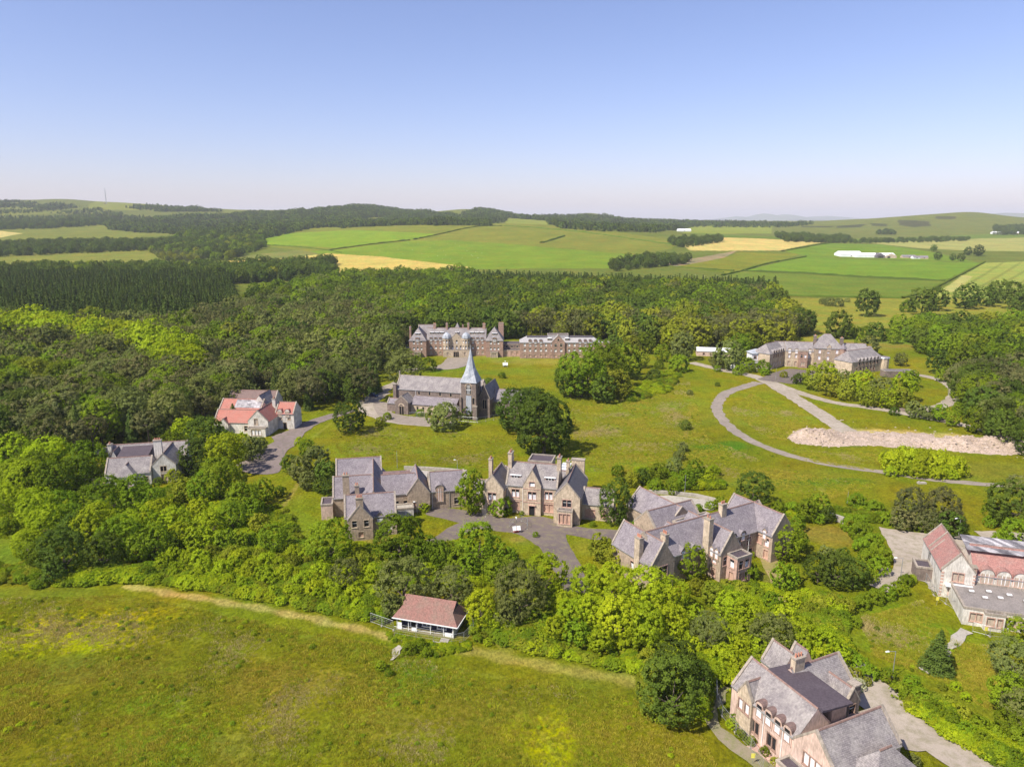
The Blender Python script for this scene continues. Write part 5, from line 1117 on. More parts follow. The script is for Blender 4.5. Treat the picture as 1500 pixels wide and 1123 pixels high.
# --- belt in front
for t in [(585, 787, 36, 'M'), (622, 805, 24, 'M'), (648, 812, 22, 'M'), (482, 790, 35, 'M'), (400, 787, 23, 'M'), (505, 838, 24, 'G'), (590, 850, 42, 'G'), (575, 885, 18, 'G'), (662, 857, 33, 'G'), (706, 888, 27, 'L'), (722, 905, 16, 'L'), (762, 862, 46, 'G'), (745, 895, 24, 'G'), (800, 838, 32, 'L'),
          (700, 795, 32, 'M'), (672, 820, 20, 'M'), (740, 815, 20, 'M'), (730, 835, 22, 'M'), (625, 838, 16, 'Lb'), (545, 850, 18, 'Lb'), (530, 820, 16, 'Yb'), (470, 838, 18, 'Lb'), (445, 850, 16, 'Lb'), (420, 840, 16, 'Lb'), (460, 862, 15, 'Lb'), (490, 866, 15, 'Lb'), (520, 872, 15, 'Lb'), (395, 850, 14, 'Lb'),
          (370, 835, 17, 'Lb'), (350, 820, 16, 'Lb'), (325, 835, 15, 'Lb'), (300, 830, 15, 'Lb'), (390, 822, 15, 'Lb'), (365, 860, 10, 'Mb'), (280, 815, 14, 'Lb'), (240, 825, 14, 'Lb'), (260, 835, 13, 'Lb'), (215, 838, 12, 'Mb'), (545, 885, 13, 'Mb'), (540, 900, 10, 'Mb'), (560, 905, 10, 'Mb'), (500, 885, 10, 'Mb'), (455, 880, 9, 'Mb'), (410, 870, 9, 'Mb'), (430, 868, 10, 'Lb'),
          (880, 800, 20, 'Y'), (905, 812, 20, 'Y'), (930, 808, 24, 'D'), (950, 825, 14, 'M'), (862, 855, 30, 'L'), (900, 858, 36, 'L'), (945, 862, 36, 'L'), (985, 868, 28, 'L'), (965, 880, 30, 'L'), (868, 895, 28, 'L'), (905, 905, 34, 'L'), (945, 912, 32, 'L'), (985, 908, 26, 'L'), (838, 900, 26, 'L'), (815, 918, 20, 'L'), (845, 925, 20, 'M'), (880, 935, 20, 'L'), (920, 942, 18, 'Lb'), (960, 945, 18, 'Lb'), (795, 935, 14, 'Lb'), (770, 928, 12, 'Mb'), (750, 920, 12, 'Mb'), (730, 930, 9, 'Mb'), (1000, 935, 18, 'Lb'),
          (990, 965, 34, 'D'), (985, 1005, 48, 'D'), (1020, 990, 26, 'D'), (950, 1005, 24, 'Yb'), (948, 965, 16, 'Yb'), (950, 1035, 16, 'Yb'), (965, 1045, 14, 'Yb'), (1040, 922, 29, 'G'), (1020, 900, 16, 'L'), (1072, 885, 24, 'L'), (1100, 900, 26, 'L'), (1090, 925, 16, 'Y'), (1065, 935, 14, 'Yb'), (1132, 925, 32, 'G'), (1115, 955, 14, 'M'), (1175, 928, 26, 'L'), (1205, 940, 24, 'L'), (1150, 900, 18, 'L'), (1160, 950, 16, 'M'),
          (1060, 962, 20, 'Lb'), (1085, 975, 20, 'Lb'), (1050, 990, 18, 'Lb'), (1070, 1000, 14, 'Lb'), (1100, 975, 14, 'Yb'), (1115, 965, 10, 'Yb'), (1020, 945, 14, 'L'), (1045, 955, 14, 'Lb'), (1045, 868, 18, 'Y'), (1020, 860, 14, 'Yb'), (1065, 858, 12, 'Yb'), (1085, 865, 14, 'Yb'), (1110, 872, 14, 'Mb'), (1130, 880, 16, 'M'), (1160, 880, 14, 'L'), (1105, 860, 10, 'Mb'),
          (1013, 817, 26, 'M', 'tall', .95), (1035, 820, 14, 'M'), (1048, 838, 8, 'Mb'), (1097, 838, 16, 'Mb'), (1150, 843, 21, 'M'), (1158, 838, 14, 'M'), (1152, 788, 26, 'M', 'tall', 1.0), (1170, 790, 15, 'M'), (1168, 765, 12, 'M'), (1100, 812, 6, 'Lb'),
          (1200, 830, 22, 'D'), (1225, 832, 26, 'D'), (1252, 838, 22, 'D'), (1212, 812, 14, 'G'), (1235, 812, 12, 'D'), (930, 770, 9, 'Mb'), (940, 765, 9, 'Mb')]: T(*t)
# --- hedged ring beside the car park and along the lane
for t in [(1248, 768, 16, 'Mb'), (1262, 780, 17, 'Mb'), (1278, 796, 17, 'Mb'), (1290, 812, 17, 'Mb'), (1288, 830, 17, 'Mb'), (1272, 818, 16, 'Mb'), (1262, 800, 14, 'Mb'), (1275, 845, 13, 'Mb'), (1328, 850, 11, 'Mb'), (1318, 862, 13, 'Mb'), (1300, 868, 13, 'Mb'), (1282, 874, 14, 'Mb'), (1262, 882, 14, 'Mb'), (1240, 888, 14, 'Yb'), (1220, 885, 15, 'Yb'), (1200, 885, 15, 'Yb'), (1180, 892, 13, 'Yb'), (1210, 905, 13, 'Mb'), (1235, 905, 12, 'Mb'), (1255, 912, 9, 'Mb'),
          (1365, 840, 13, 'Mb'), (1352, 835, 9, 'Mb'), (1335, 848, 8, 'Lb'), (1240, 960, 16, 'Mb'), (1258, 972, 14, 'Mb'), (1275, 985, 14, 'Mb'), (1300, 990, 13, 'Mb'), (1318, 1012, 15, 'Mb'), (1335, 1000, 13, 'Mb'), (1350, 1022, 15, 'Mb'), (1342, 1035, 12, 'Mb'), (1370, 1040, 15, 'Mb'), (1390, 1028, 13, 'Yb'), (1392, 1055, 15, 'Mb'), (1412, 1045, 13, 'Yb'), (1415, 1070, 15, 'Mb'), (1435, 1060, 14, 'Mb'), (1440, 1085, 15, 'Mb'), (1460, 1075, 14, 'Mb'), (1465, 1100, 15, 'Mb'), (1488, 1110, 15, 'Mb'),
          (1256, 1003, 11, 'Wb'), (1250, 988, 12, 'Yb'), (1092, 1018, 9, 'Yb'), (1270, 998, 8, 'Yb'), (1375, 957, 25, 'S', 'spruce', .82), (1485, 965, 34, 'G'), (1500, 930, 26, 'M'), (1478, 1012, 30, 'M'), (1505, 1040, 34, 'G'), (1480, 1060, 22, 'M'), (1500, 1085, 24, 'Mb'), (1340, 1112, 9, 'G'), (1415, 1020, 8, 'Lb'), (1400, 1005, 8, 'Lb'), (1380, 1005, 7, 'Yb'),
          (1092, 1030, 14, 'Mb'), (1082, 1048, 12, 'Mb'), (1072, 1060, 9, 'Lb'), (1100, 1068, 9, 'Mb'), (1107, 1050, 10, 'D', 'tall'), (1085, 1075, 8, 'Mb'), (1100, 1085, 8, 'Mb'), (1120, 1100, 8, 'Mb'), (1135, 1115, 7, 'Yb')]: T(*t)
# --- right middle
for t in [(1334, 736, 24, 'P', 'tall', 1.15), (1322, 758, 15, 'P', 'tall', 1.0), (1345, 758, 15, 'P', 'tall', 1.0), (1380, 740, 25, 'P', 'tall', 1.15), (1365, 762, 16, 'P', 'tall', 1.0), (1398, 758, 16, 'P', 'tall', 1.0), (1392, 765, 20, 'D'), (1355, 770, 14, 'Mb'), (1480, 735, 34, 'D'), (1500, 715, 26, 'P'), (1460, 745, 20, 'M'), (1490, 780, 24, 'M'), (1470, 790, 16, 'Mb'), (1450, 765, 10, 'Mb'),
          (1308, 676, 18, 'L', 'bush', 1.3), (1330, 672, 20, 'L', 'bush', 1.3), (1352, 674, 20, 'L', 'bush', 1.3), (1375, 678, 20, 'L', 'bush', 1.3), (1398, 685, 18, 'L', 'bush', 1.3), (1318, 686, 14, 'L', 'bush', 1.2), (1345, 690, 14, 'L', 'bush', 1.2), (1385, 692, 13, 'L', 'bush', 1.2),
          (1195, 550, 19, 'Y'), (1212, 545, 17, 'L'), (1218, 562, 17, 'Y'), (1238, 556, 16, 'G'), (1240, 570, 15, 'Y'), (1262, 560, 20, 'L'), (1272, 578, 16, 'Y'), (1290, 568, 18, 'G'), (1302, 582, 15, 'L'), (1325, 565, 20, 'L'), (1322, 582, 16, 'Y'), (1335, 553, 13, 'M'), (1170, 556, 10, 'Db'), (1148, 549, 6, 'Yb'),
          (1118, 538, 12, 'Mb'), (1095, 536, 14, 'Mb'), (1082, 543, 9, 'Mb'), (1068, 517, 22, 'G'), (1050, 525, 12, 'G'), (1085, 505, 18, 'M'), (1100, 498, 14, 'M'), (1108, 482, 16, 'M'), (1130, 480, 14, 'M'), (1120, 545, 7, 'Mb'), (1050, 540, 6, 'Mb'),
          (1310, 603, 8, 'Db'), (1340, 598, 13, 'G'), (1358, 603, 11, 'G'), (1378, 603, 13, 'M'), (1395, 612, 11, 'M'), (1405, 598, 10, 'M'), (1376, 527, 18, 'D'), (1380, 548, 10, 'M'), (1275, 505, 14, 'G'), (1262, 500, 10, 'M'), (1320, 525, 10, 'G'),
          (1475, 604, 30, 'G'), (1440, 590, 26, 'D'), (1425, 570, 24, 'P'), (1450, 560, 26, 'P'), (1480, 565, 26, 'P'), (1430, 545, 22, 'P'), (1460, 530, 24, 'M'), (1490, 535, 24, 'P'), (1425, 520, 16, 'M'),
          (1271, 441, 18, 'D', 'round', 1.1), (1228, 473, 20, 'D'), (1242, 483, 12, 'M'), (1352, 440, 20, 'D'), (1372, 436, 17, 'D'), (1330, 450, 11, 'Mb'), (1417, 432, 19, 'D', 'round', .95), (1447, 432, 15, 'D'), (1465, 425, 17, 'D'), (1485, 430, 20, 'D'), (1500, 440, 16, 'D'), (1215, 443, 8, 'Gb'), (1228, 444, 8, 'Gb'), (1205, 442, 6, 'Gb'), (1241, 440, 4, 'Gb'),
          (1255, 487, 10, 'Mb'), (1270, 485, 9, 'Mb'), (1283, 484, 14, 'D'), (1298, 490, 10, 'Mb'), (1310, 492, 10, 'M'),
          (1368, 363, 5, 'D'), (1374, 374, 6, 'D'), (1396, 376, 5, 'D'), (1408, 376, 6, 'D'), (1418, 367, 6, 'D'), (1434, 366, 8, 'D'),
          (1105, 713, 26, 'D'), (1182, 745, 17, 'M'), (1200, 738, 18, 'M'), (1212, 752, 12, 'D'), (1160, 745, 12, 'Mb'), (1140, 745, 12, 'Mb'), (1225, 748, 10, 'Mb'), (1200, 760, 10, 'Mb'), (1255, 735, 14, 'Mb'), (1280, 745, 14, 'Mb'), (1300, 760, 12, 'Mb'), (1240, 750, 8, 'Mb'),
          (1004, 623, 9, 'Db'), (1000, 655, 9, 'Gb'), (995, 668, 9, 'Gb'), (988, 680, 12, 'G'), (1018, 688, 16, 'M'), (1005, 700, 14, 'M'), (965, 690, 14, 'M'), (942, 695, 11, 'D', 'tall'), (925, 700, 12, 'Y'), (905, 690, 10, 'Mb'), (1035, 700, 12, 'Lb'), (1045, 690, 10, 'Lb'), (985, 715, 12, 'Mb'), (960, 712, 12, 'Mb'), (1060, 745, 9, 'Mb'), (1040, 740, 8, 'Mb'), (1055, 735, 10, 'M'), (1022, 745, 8, 'Mb'), (1010, 575, 5, 'Gb'), (1051, 563, 4, 'Db')]: T(*t)
# --- left houses
for t in [(342, 612, 15, 'S', 'spruce', .8), (300, 640, 30, 'D'), (328, 650, 22, 'D'), (270, 628, 20, 'L'), (252, 645, 16, 'M'), (287, 668, 26, 'D'), (330, 662, 30, 'L'), (350, 650, 18, 'L'), (318, 700, 30, 'M'), (345, 700, 18, 'Y'), (368, 655, 18, 'G'), (380, 650, 12, 'G'), (300, 710, 24, 'M'), (270, 715, 18, 'Y'), (255, 700, 14, 'Yb'), (355, 728, 24, 'M'), (385, 718, 18, 'M'), (372, 742, 16, 'M'), (340, 755, 22, 'M'),
          (450, 655, 14, 'M'), (462, 672, 22, 'G'), (440, 685, 18, 'G'), (425, 678, 15, 'D'), (478, 690, 18, 'D'), (450, 702, 14, 'G'), (470, 710, 12, 'D'), (440, 648, 9, 'Lb'), (410, 720, 10, 'Mb'), (128, 690, 10, 'G', 'tall'), (142, 688, 10, 'G', 'tall'), (225, 690, 7, 'D', 'tall'), (232, 705, 7, 'Db'), (215, 700, 6, 'Db'), (250, 690, 6, 'Gb'), (205, 695, 6, 'Gb'), (222, 672, 5, 'Db'),
          (345, 625, 7, 'Mb'), (310, 625, 14, 'M'), (290, 615, 10, 'Mb')]: T(*t)
# --- left belt
for t in [(20, 660, 26, 'L'), (70, 672, 34, 'L'), (100, 680, 22, 'M'), (45, 690, 24, 'Y'), (30, 705, 22, 'D'), (15, 730, 26, 'L'), (80, 700, 28, 'M'), (55, 740, 30, 'L'), (90, 738, 24, 'M'), (70, 765, 28, 'L'), (100, 760, 24, 'M'), (40, 795, 22, 'L'), (60, 810, 22, 'M'), (92, 805, 34, 'D'), (110, 775, 26, 'D'), (80, 835, 18, 'D'), (130, 730, 22, 'M'), (160, 725, 30, 'M'), (195, 722, 28, 'M'), (220, 728, 22, 'M'), (140, 770, 34, 'L'), (175, 785, 32, 'M'), (150, 805, 28, 'D'),
          (205, 765, 28, 'L'), (232, 755, 26, 'L'), (255, 765, 24, 'L'), (200, 800, 22, 'M'), (225, 790, 26, 'M'), (250, 795, 18, 'M'), (275, 775, 18, 'M'), (308, 765, 22, 'L'), (302, 788, 18, 'L'), (330, 790, 18, 'M'), (290, 745, 18, 'L'), (350, 790, 16, 'M'), (380, 765, 16, 'Y'), (365, 795, 14, 'Mb'), (10, 770, 16, 'Mb'), (30, 848, 9, 'Mb'), (65, 850, 9, 'Gb'), (150, 845, 10, 'Mb'), (430, 810, 14, 'Lb'), (450, 815, 14, 'Lb'), (410, 825, 12, 'Lb'),
          (600, 950, 11, 'Mb'), (615, 945, 11, 'Mb'), (625, 955, 9, 'Mb'), (558, 975, 9, 'Mb'), (570, 985, 7, 'Mb'), (372, 927, 5, 'Lb'), (412, 945, 2.5, 'Yb'), (700, 935, 8, 'Mb'), (715, 940, 7, 'Lb')]: T(*t)
for t in [(252, 814, 15, 'Lb'), (278, 818, 16, 'Lb'), (293, 820, 16, 'Lb'), (321, 828, 12, 'Lb'), (343, 827, 14, 'Lb'), (366, 830, 12, 'Lb'), (387, 841, 15, 'Lb'), (409, 845, 12, 'Lb'), (435, 843, 11, 'Lb'), (460, 848, 12, 'Lb'), (484, 858, 13, 'Lb'), (507, 860, 15, 'Lb'), (523, 867, 15, 'Lb'), (552, 871, 13, 'Lb'), (270, 837, 9, 'Lb'), (289, 842, 11, 'Lb'), (310, 849, 10, 'Lb'), (333, 854, 11, 'Lb'), (355, 855, 12, 'Lb'), (374, 863, 9, 'Lb'), (401, 866, 9, 'Lb'), (423, 866, 11, 'Lb'), (438, 867, 9, 'Lb'), (467, 872, 12, 'Lb'), (488, 882, 10, 'Lb'), (505, 883, 12, 'Lb'), (525, 888, 12, 'Lb'), (552, 886, 12, 'Lb'), (309, 811, 14, 'Yb'), (340, 813, 16, 'Yb'), (361, 814, 13, 'Yb'), (382, 814, 12, 'Yb'), (411, 822, 12, 'Yb'), (430, 824, 14, 'Yb'), (457, 819, 14, 'Yb'), (735, 916, 12, 'Lb'), (753, 923, 11, 'Lb'), (780, 926, 11, 'Lb'), (806, 930, 13, 'Lb'), (831, 927, 12, 'Lb'), (850, 936, 12, 'Lb'), (877, 941, 14, 'Lb'), (905, 940, 13, 'Lb'), (927, 943, 12, 'Lb'), (949, 944, 12, 'Lb'), (978, 954, 13, 'Lb'), (998, 952, 11, 'Lb'), (829, 885, 22, 'L'), (853, 892, 21, 'L'), (878, 897, 21, 'L'), (898, 904, 18, 'L'), (921, 910, 21, 'L'), (942, 918, 21, 'L'), (967, 917, 20, 'L'), (987, 928, 19, 'L'), (1064, 942, 17, 'L'), (1084, 945, 17, 'L'), (1112, 945, 18, 'L'), (1136, 950, 18, 'L'), (1161, 951, 16, 'L'), (1178, 956, 18, 'L'), (1204, 958, 17, 'L'), (1230, 956, 17, 'L'), (1047, 980, 13, 'Lb'), (1059, 988, 14, 'Lb'), (1072, 989, 12, 'Lb'), (1082, 1001, 12, 'Lb'), (1095, 1008, 11, 'Lb'), (12, 698, 16, 'L'), (33, 699, 17, 'L'), (58, 696, 19, 'L'), (83, 701, 20, 'L'), (106, 703, 16, 'L'), (143, 752, 21, 'L'), (169, 763, 20, 'L'), (197, 768, 18, 'L'), (230, 772, 22, 'L'), (261, 783, 21, 'L'), (288, 788, 20, 'L'), (571, 804, 16, 'M'), (607, 812, 16, 'M'), (630, 817, 13, 'M'), (657, 821, 16, 'M'), (686, 827, 18, 'M'), (716, 831, 14, 'M'), (744, 841, 15, 'M'), (1191, 877, 12, 'Lb'), (1201, 885, 12, 'Lb'), (1217, 887, 14, 'Lb'), (1232, 895, 12, 'Lb'), (1305, 674, 12, 'Lb'), (1321, 677, 14, 'Lb'), (1335, 677, 12, 'Lb'), (1357, 681, 12, 'Lb'), (1368, 678, 15, 'Lb'), (1383, 684, 13, 'Lb'), (1401, 686, 14, 'Lb'), (1305, 691, 10, 'Lb'), (1325, 689, 10, 'Lb'), (1342, 691, 10, 'Lb'), (1360, 693, 9, 'Lb'), (1373, 694, 12, 'Lb'), (1395, 696, 9, 'Lb')]: T(*t)
# --- woods: regions where the canopy shows, filled tree by tree
def fill(poly, spacing, hmean, kinds, zone, h=9, skip=None, jit=.5, var=(.72, 1.22)):
    wp = wpoly(poly, h); xs = [p[0] for p in wp]; ys = [p[1] for p in wp]; n0 = len(TREES)
    gx = np.arange(min(xs), max(xs), spacing); gy = np.arange(min(ys), max(ys), spacing*.87)
    X, Y = np.meshgrid(gx, gy); X = X+(np.arange(len(gy)) % 2)[:, None]*spacing/2
    X = X+rng.uniform(-jit, jit, X.shape)*spacing; Y = Y+rng.uniform(-jit, jit, Y.shape)*spacing
    m = pip(X, Y, wp); ks = list(kinds); pr = np.array([kinds[k] for k in ks], float); pr /= pr.sum()
    patch = lambda x, y: .5+.5*mnoise.noise(Vector((x/45, y/45, len(poly))))
    for x, y in zip(X[m], Y[m]):
        if abs(x) > y*.80+60: continue
        c = np.cumsum(pr); u = np.clip(.5*(.5+(patch(x, y)-.5)*1.6)+.5*rng.random(), 0, .999); kd = ks[int(np.searchsorted(c, u))]
        hh = hmean*rng.uniform(*var)
        shape = 'spruce' if kd == 'S' else 'pine' if kd == 'P' else 'tall' if rng.random() < .2 else 'round'
        r = {'S': hh/3.0, 'P': hh/2.05, 'b': hh}.get(kd, hh/2.0)*rng.uniform(.9, 1.12)
        if kd == 'S': r = hh/3.0*(.72)
        add(x, y, r, None if kd != 'S' else hh/3.0, kd, shape, zone)
fill([(-60, 395), (335, 400), (352, 445), (240, 468), (-60, 462)], 4.6, 15, {'S': 1}, 'in the dark conifer plantation left', 11, var=(.6, 1.22))
fill([(-60, 392), (60, 389), (330, 388), (490, 378), (492, 398), (340, 405), (-60, 400)], 9, 15, {'D': 4, 'S': 3, 'M': 1, 'Y': .5}, 'behind the conifer plantation')
fill([(-60, 462), (240, 470), (352, 447), (420, 430), (560, 425), (600, 440), (600, 475), (560, 520), (545, 560), (440, 572), (410, 560), (300, 585), (240, 605), (130, 640), (-60, 640)], 8.0, 13.5, {'D': 4, 'S': 1.8, 'P': 3, 'G': 2.6, 'M': 3.6, 'Y': 1.3, 'L': .9}, 'in the mixed wood left of the church')
fill([(-60, 476), (120, 478), (215, 494), (290, 530), (282, 548), (205, 508), (110, 490), (-60, 487)], 6.2, 17, {'L': 1}, 'in the lime green avenue through the left wood', 11)
fill([(345, 432), (490, 402), (690, 398), (690, 440), (600, 470), (470, 440)], 8.5, 14, {'D': 4, 'S': 1, 'M': 3, 'G': 1, 'L': .4}, 'in the wood behind the church')
fill([(690, 400), (1140, 412), (1140, 424), (900, 412), (690, 412)], 5.0, 15, {'S': 1}, 'along the far edge of the central wood', 12)
fill([(600, 470), (690, 414), (900, 414), (1135, 426), (1160, 455), (1100, 470), (900, 462), (745, 466)], 8.0, 14.5, {'S': 5, 'D': 4, 'M': 1.6, 'Y': .7, 'P': 4}, 'in the central wood behind the hospital')
fill([(745, 468), (900, 462), (1100, 470), (1165, 455), (1185, 470), (1150, 488), (1060, 494), (985, 490), (900, 480), (830, 480), (760, 476)], 8.5, 15, {'P': 4, 'Y': 1.5, 'D': 1.5}, 'on the front edge of the central wood')
fill([(600, 472), (745, 468), (760, 476), (700, 478), (600, 482), (560, 500), (560, 480)], 8, 14, {'D': 1}, 'right behind the hospital roofs')
fill([(1310, 465), (1500, 462), (1560, 462), (1560, 500), (1400, 505), (1330, 492)], 9, 11, {'D': 3, 'M': 3, 'Y': 1, 'G': 1}, 'in the wood at the right edge')
fill([(1405, 512), (1560, 505), (1560, 640), (1500, 625), (1430, 610), (1405, 560)], 8.5, 13, {'P': 3, 'D': 2, 'M': 2, 'G': 1}, 'in the wood at the right edge')
fill([(-60, 540), (30, 560), (60, 640), (-60, 650)], 8, 13, {'D': 3, 'G': 1}, 'in the mixed wood left of the church')
fill([(40, 655), (120, 650), (130, 675), (60, 690), (0, 700)], 7, 10, {'L': 2, 'M': 2, 'D': 1}, 'in the belt at the left edge')
fill([(1400, 640), (1560, 640), (1560, 700), (1500, 690)], 20, 9, {'M': 1}, 'right of the loop road') if 0 else None
# tree lines and copses on the far fields
fill([(-60, 357), (60, 352), (215, 350), (300, 350), (300, 362), (200, 362), (100, 366), (-60, 372)], 13.5, 12, {'D': 1}, 'in the belt across the left fields', 8, var=(.45, 1.35))
fill([(270, 340), (385, 338), (388, 358), (330, 376), (290, 372), (215, 362)], 13.5, 12, {'D': 3, 'M': 1, 'Y': 1}, 'in the copse left of the bright pasture', 8, var=(.45, 1.35))
fill([(215, 364), (305, 366), (300, 376), (250, 378)], 13.5, 9, {'G': 2, 'Y': 2}, 'in the copse left of the bright pasture', 8, var=(.45, 1.35))
fill([(893, 382), (960, 372), (1010, 374), (1008, 380), (960, 384), (900, 390)], 13.5, 12, {'D': 1}, 'in the clump beside the ploughed strip', 8, var=(.45, 1.35))
fill([(975, 350), (1055, 345), (1060, 350), (1000, 358)], 15.0, 12, {'D': 1}, 'in the clump above the stubble field', 8, var=(.45, 1.35))
fill([(1135, 342), (1245, 345), (1240, 352), (1150, 350)], 15.0, 12, {'D': 1}, 'in the shelter belt below the right hill', 8, var=(.45, 1.35))
fill([(1245, 349), (1420, 346), (1420, 349), (1245, 352)], 18.0, 9, {'D': 1}, 'in the shelter belt below the right hill', 8, var=(.45, 1.35))
fill([(1285, 337), (1312, 336), (1312, 341), (1285, 341)], 15.0, 12, {'D': 1}, 'in the small round copse on the right hill', 8, var=(.45, 1.35))
fill([(1455, 330), (1500, 328), (1560, 328), (1560, 340), (1455, 341)], 18.0, 12, {'D': 1}, 'in the wood under the right hill', 8, var=(.45, 1.35))
fill([(-60, 325), (0, 322), (140, 318), (180, 324), (60, 332), (-60, 335)], 21.0, 14, {'D': 1}, 'on the far left hill', 8, var=(.45, 1.35))

# far forested hills: nobody could count these
FAR = []
def farwood(poly, spacing, hmean, gap=-.32):
    wp = wpoly(poly, 8); xs = [p[0] for p in wp]; ys = [p[1] for p in wp]
    X, Y = np.meshgrid(np.arange(min(xs), max(xs), spacing), np.arange(min(ys), max(ys), spacing)); X = X+rng.uniform(-.5, .5, X.shape)*spacing; Y = Y+rng.uniform(-.5, .5, Y.shape)*spacing
    m = pip(X, Y, wp)
    for x, y in zip(X[m], Y[m]):
        q = mnoise.noise(Vector((x/160, y/420, 3)))
        if q < gap: continue
        FAR.append((x, y, hmean*rng.uniform(.65, 1.3)*(1+.5*q)))
farwood([(150, 325), (250, 316), (420, 309), (700, 311), (720, 327), (520, 329), (430, 338), (390, 345), (270, 340), (160, 333)], 17, 15)
farwood([(430, 306), (500, 303), (600, 307), (640, 318), (520, 322), (400, 316)], 22, 15)
farwood([(690, 311), (900, 318), (1010, 323), (1010, 331), (960, 337), (880, 335), (810, 330), (800, 321), (750, 317)], 22, 15)
farwood([(620, 320), (690, 308), (760, 312), (740, 322), (640, 328)], 22, 15)
farwood([(1010, 323), (1100, 324), (1200, 325), (1150, 331), (1010, 330)], 28, 14)
farwood([(-60, 300), (150, 303), (150, 306), (-60, 305)], 20, 12, -.15); farwood([(-60, 294), (20, 293), (110, 300), (60, 302), (-60, 298)], 20, 12, -.2); farwood([(190, 299), (285, 303), (330, 308), (230, 308)], 20, 13, -.1); farwood([(-60, 297), (60, 299), (130, 302), (60, 304), (-60, 301)], 30, 10); farwood([(-60, 306), (100, 305), (180, 309), (180, 313), (60, 310), (-60, 312)], 26, 10); farwood([(-60, 316), (150, 313), (220, 316), (150, 322), (-60, 322)], 24, 12)
farwood([(180, 301), (260, 303), (285, 305), (280, 308), (200, 305)], 24, 12)
if FAR:
    tri = []
    # ragged conifer and broadleaf crowns as one mesh of many small leaf clumps
    base = [join([spruce(90, 6, 5, .34)[0]]), broadleaf(91, 'round', 24, 8, .26, (.14, .22))[0], join([spruce(92, 6, 5, .36, .9)[0]])]
    FW = bpy.data.collections.new('far_wood_kinds')
    for k, (V, F) in enumerate(base):
        me = mesh_np('far_tree', V, F, ['leaf_spruce', 'leaf_dark', 'leaf_spruce'][k]); FW.objects.link(bpy.data.objects.new('far_tree_%s' % 'abc'[k], me))
def scatter(name, pts, coll, label, cat, mins=1):
    """pts: x, y, z, scale x, scale z, index"""
    P = np.array(pts, float); me = bpy.data.meshes.new(name); me.vertices.add(len(P)); me.vertices.foreach_set('co', P[:, :3].astype(np.float32).ravel())
    a = me.attributes.new('sc', 'FLOAT_VECTOR', 'POINT'); a.data.foreach_set('vector', np.stack([P[:, 3], P[:, 3], P[:, 4]], 1).astype(np.float32).ravel())
    a = me.attributes.new('ix', 'INT', 'POINT'); a.data.foreach_set('value', P[:, 5].astype(np.int32))
    a = me.attributes.new('rz', 'FLOAT_VECTOR', 'POINT'); rr = np.zeros((len(P), 3), np.float32); rr[:, 2] = rng.uniform(0, 6.28, len(P)); a.data.foreach_set('vector', rr.ravel())
    o = bpy.data.objects.new(name, me); COL.objects.link(o); tag(o, label, cat, kind='stuff')
    ng = bpy.data.node_groups.new(name, 'GeometryNodeTree'); ng.interface.new_socket('Geometry', in_out='INPUT', socket_type='NodeSocketGeometry'); ng.interface.new_socket('Geometry', in_out='OUTPUT', socket_type='NodeSocketGeometry')
    n = ng.nodes; l = ng.links; gi = n.new('NodeGroupInput'); go = n.new('NodeGroupOutput')
    ci = n.new('GeometryNodeCollectionInfo'); ci.inputs[0].default_value = coll; ci.inputs['Separate Children'].default_value = True; ci.inputs['Reset Children'].default_value = True
    ip = n.new('GeometryNodeInstanceOnPoints'); ip.inputs['Pick Instance'].default_value = True
    def att(nm, t):
        q = n.new('GeometryNodeInputNamedAttribute'); q.data_type = t; q.inputs[0].default_value = nm; return q.outputs[0]
    l.new(gi.outputs[0], ip.inputs['Points']); l.new(ci.outputs[0], ip.inputs['Instance']); l.new(att('ix', 'INT'), ip.inputs['Instance Index']); l.new(att('rz', 'FLOAT_VECTOR'), ip.inputs['Rotation']); l.new(att('sc', 'FLOAT_VECTOR'), ip.inputs['Scale'])
    l.new(ip.outputs[0], go.inputs[0]); md = o.modifiers.new('scatter', 'NODES'); md.node_group = ng
    return o
if FAR:
    pts = []
    for x, y, h in FAR:
        k = 1 if rng.random() < .35 else (0 if rng.random() < .5 else 2)
        s = h/3.0 if k != 1 else h/2.0; pts.append((x, y, gzf(x, y)-.5, s*1.5, s, k))
    scatter('distant_woodland', pts, FW, 'dark forest covering the hills on the skyline', 'woodland')

# ---- turn the list into trees
def clear(x, y):
    return False
VAR = {'round': 4, 'tall': 2, 'loose': 2, 'bush': 3, 'pine': 2, 'spruce': 2}
FVAR = {'round': ('far_round', 3), 'tall': ('far_tall', 1), 'loose': ('far_round', 3), 'bush': ('far_round', 3), 'pine': ('far_pine', 1), 'spruce': ('far_spruce', 2)}
def kindof(t): return 'conifer' if t[4] == 'S' else 'pine' if t[4] == 'P' else 'shrub' if t[5] == 'bush' else 'tree'
def vis(t): return t[2]/max(t[1], 1)
def side_of(x, y):
    best = None
    for nm, lx, ly in PLACES:
        d = math.hypot(x-lx, (y-ly))
        if best is None or d < best[0]: best = (d, nm, lx, ly)
    d, nm, lx, ly = best; dx, dy = x-lx, y-ly
    rel = ('right of ' if dx > 0 else 'left of ') if abs(dx) > abs(dy)*1.2 else ('behind ' if dy > 0 else 'in front of ')
    return rel+nm
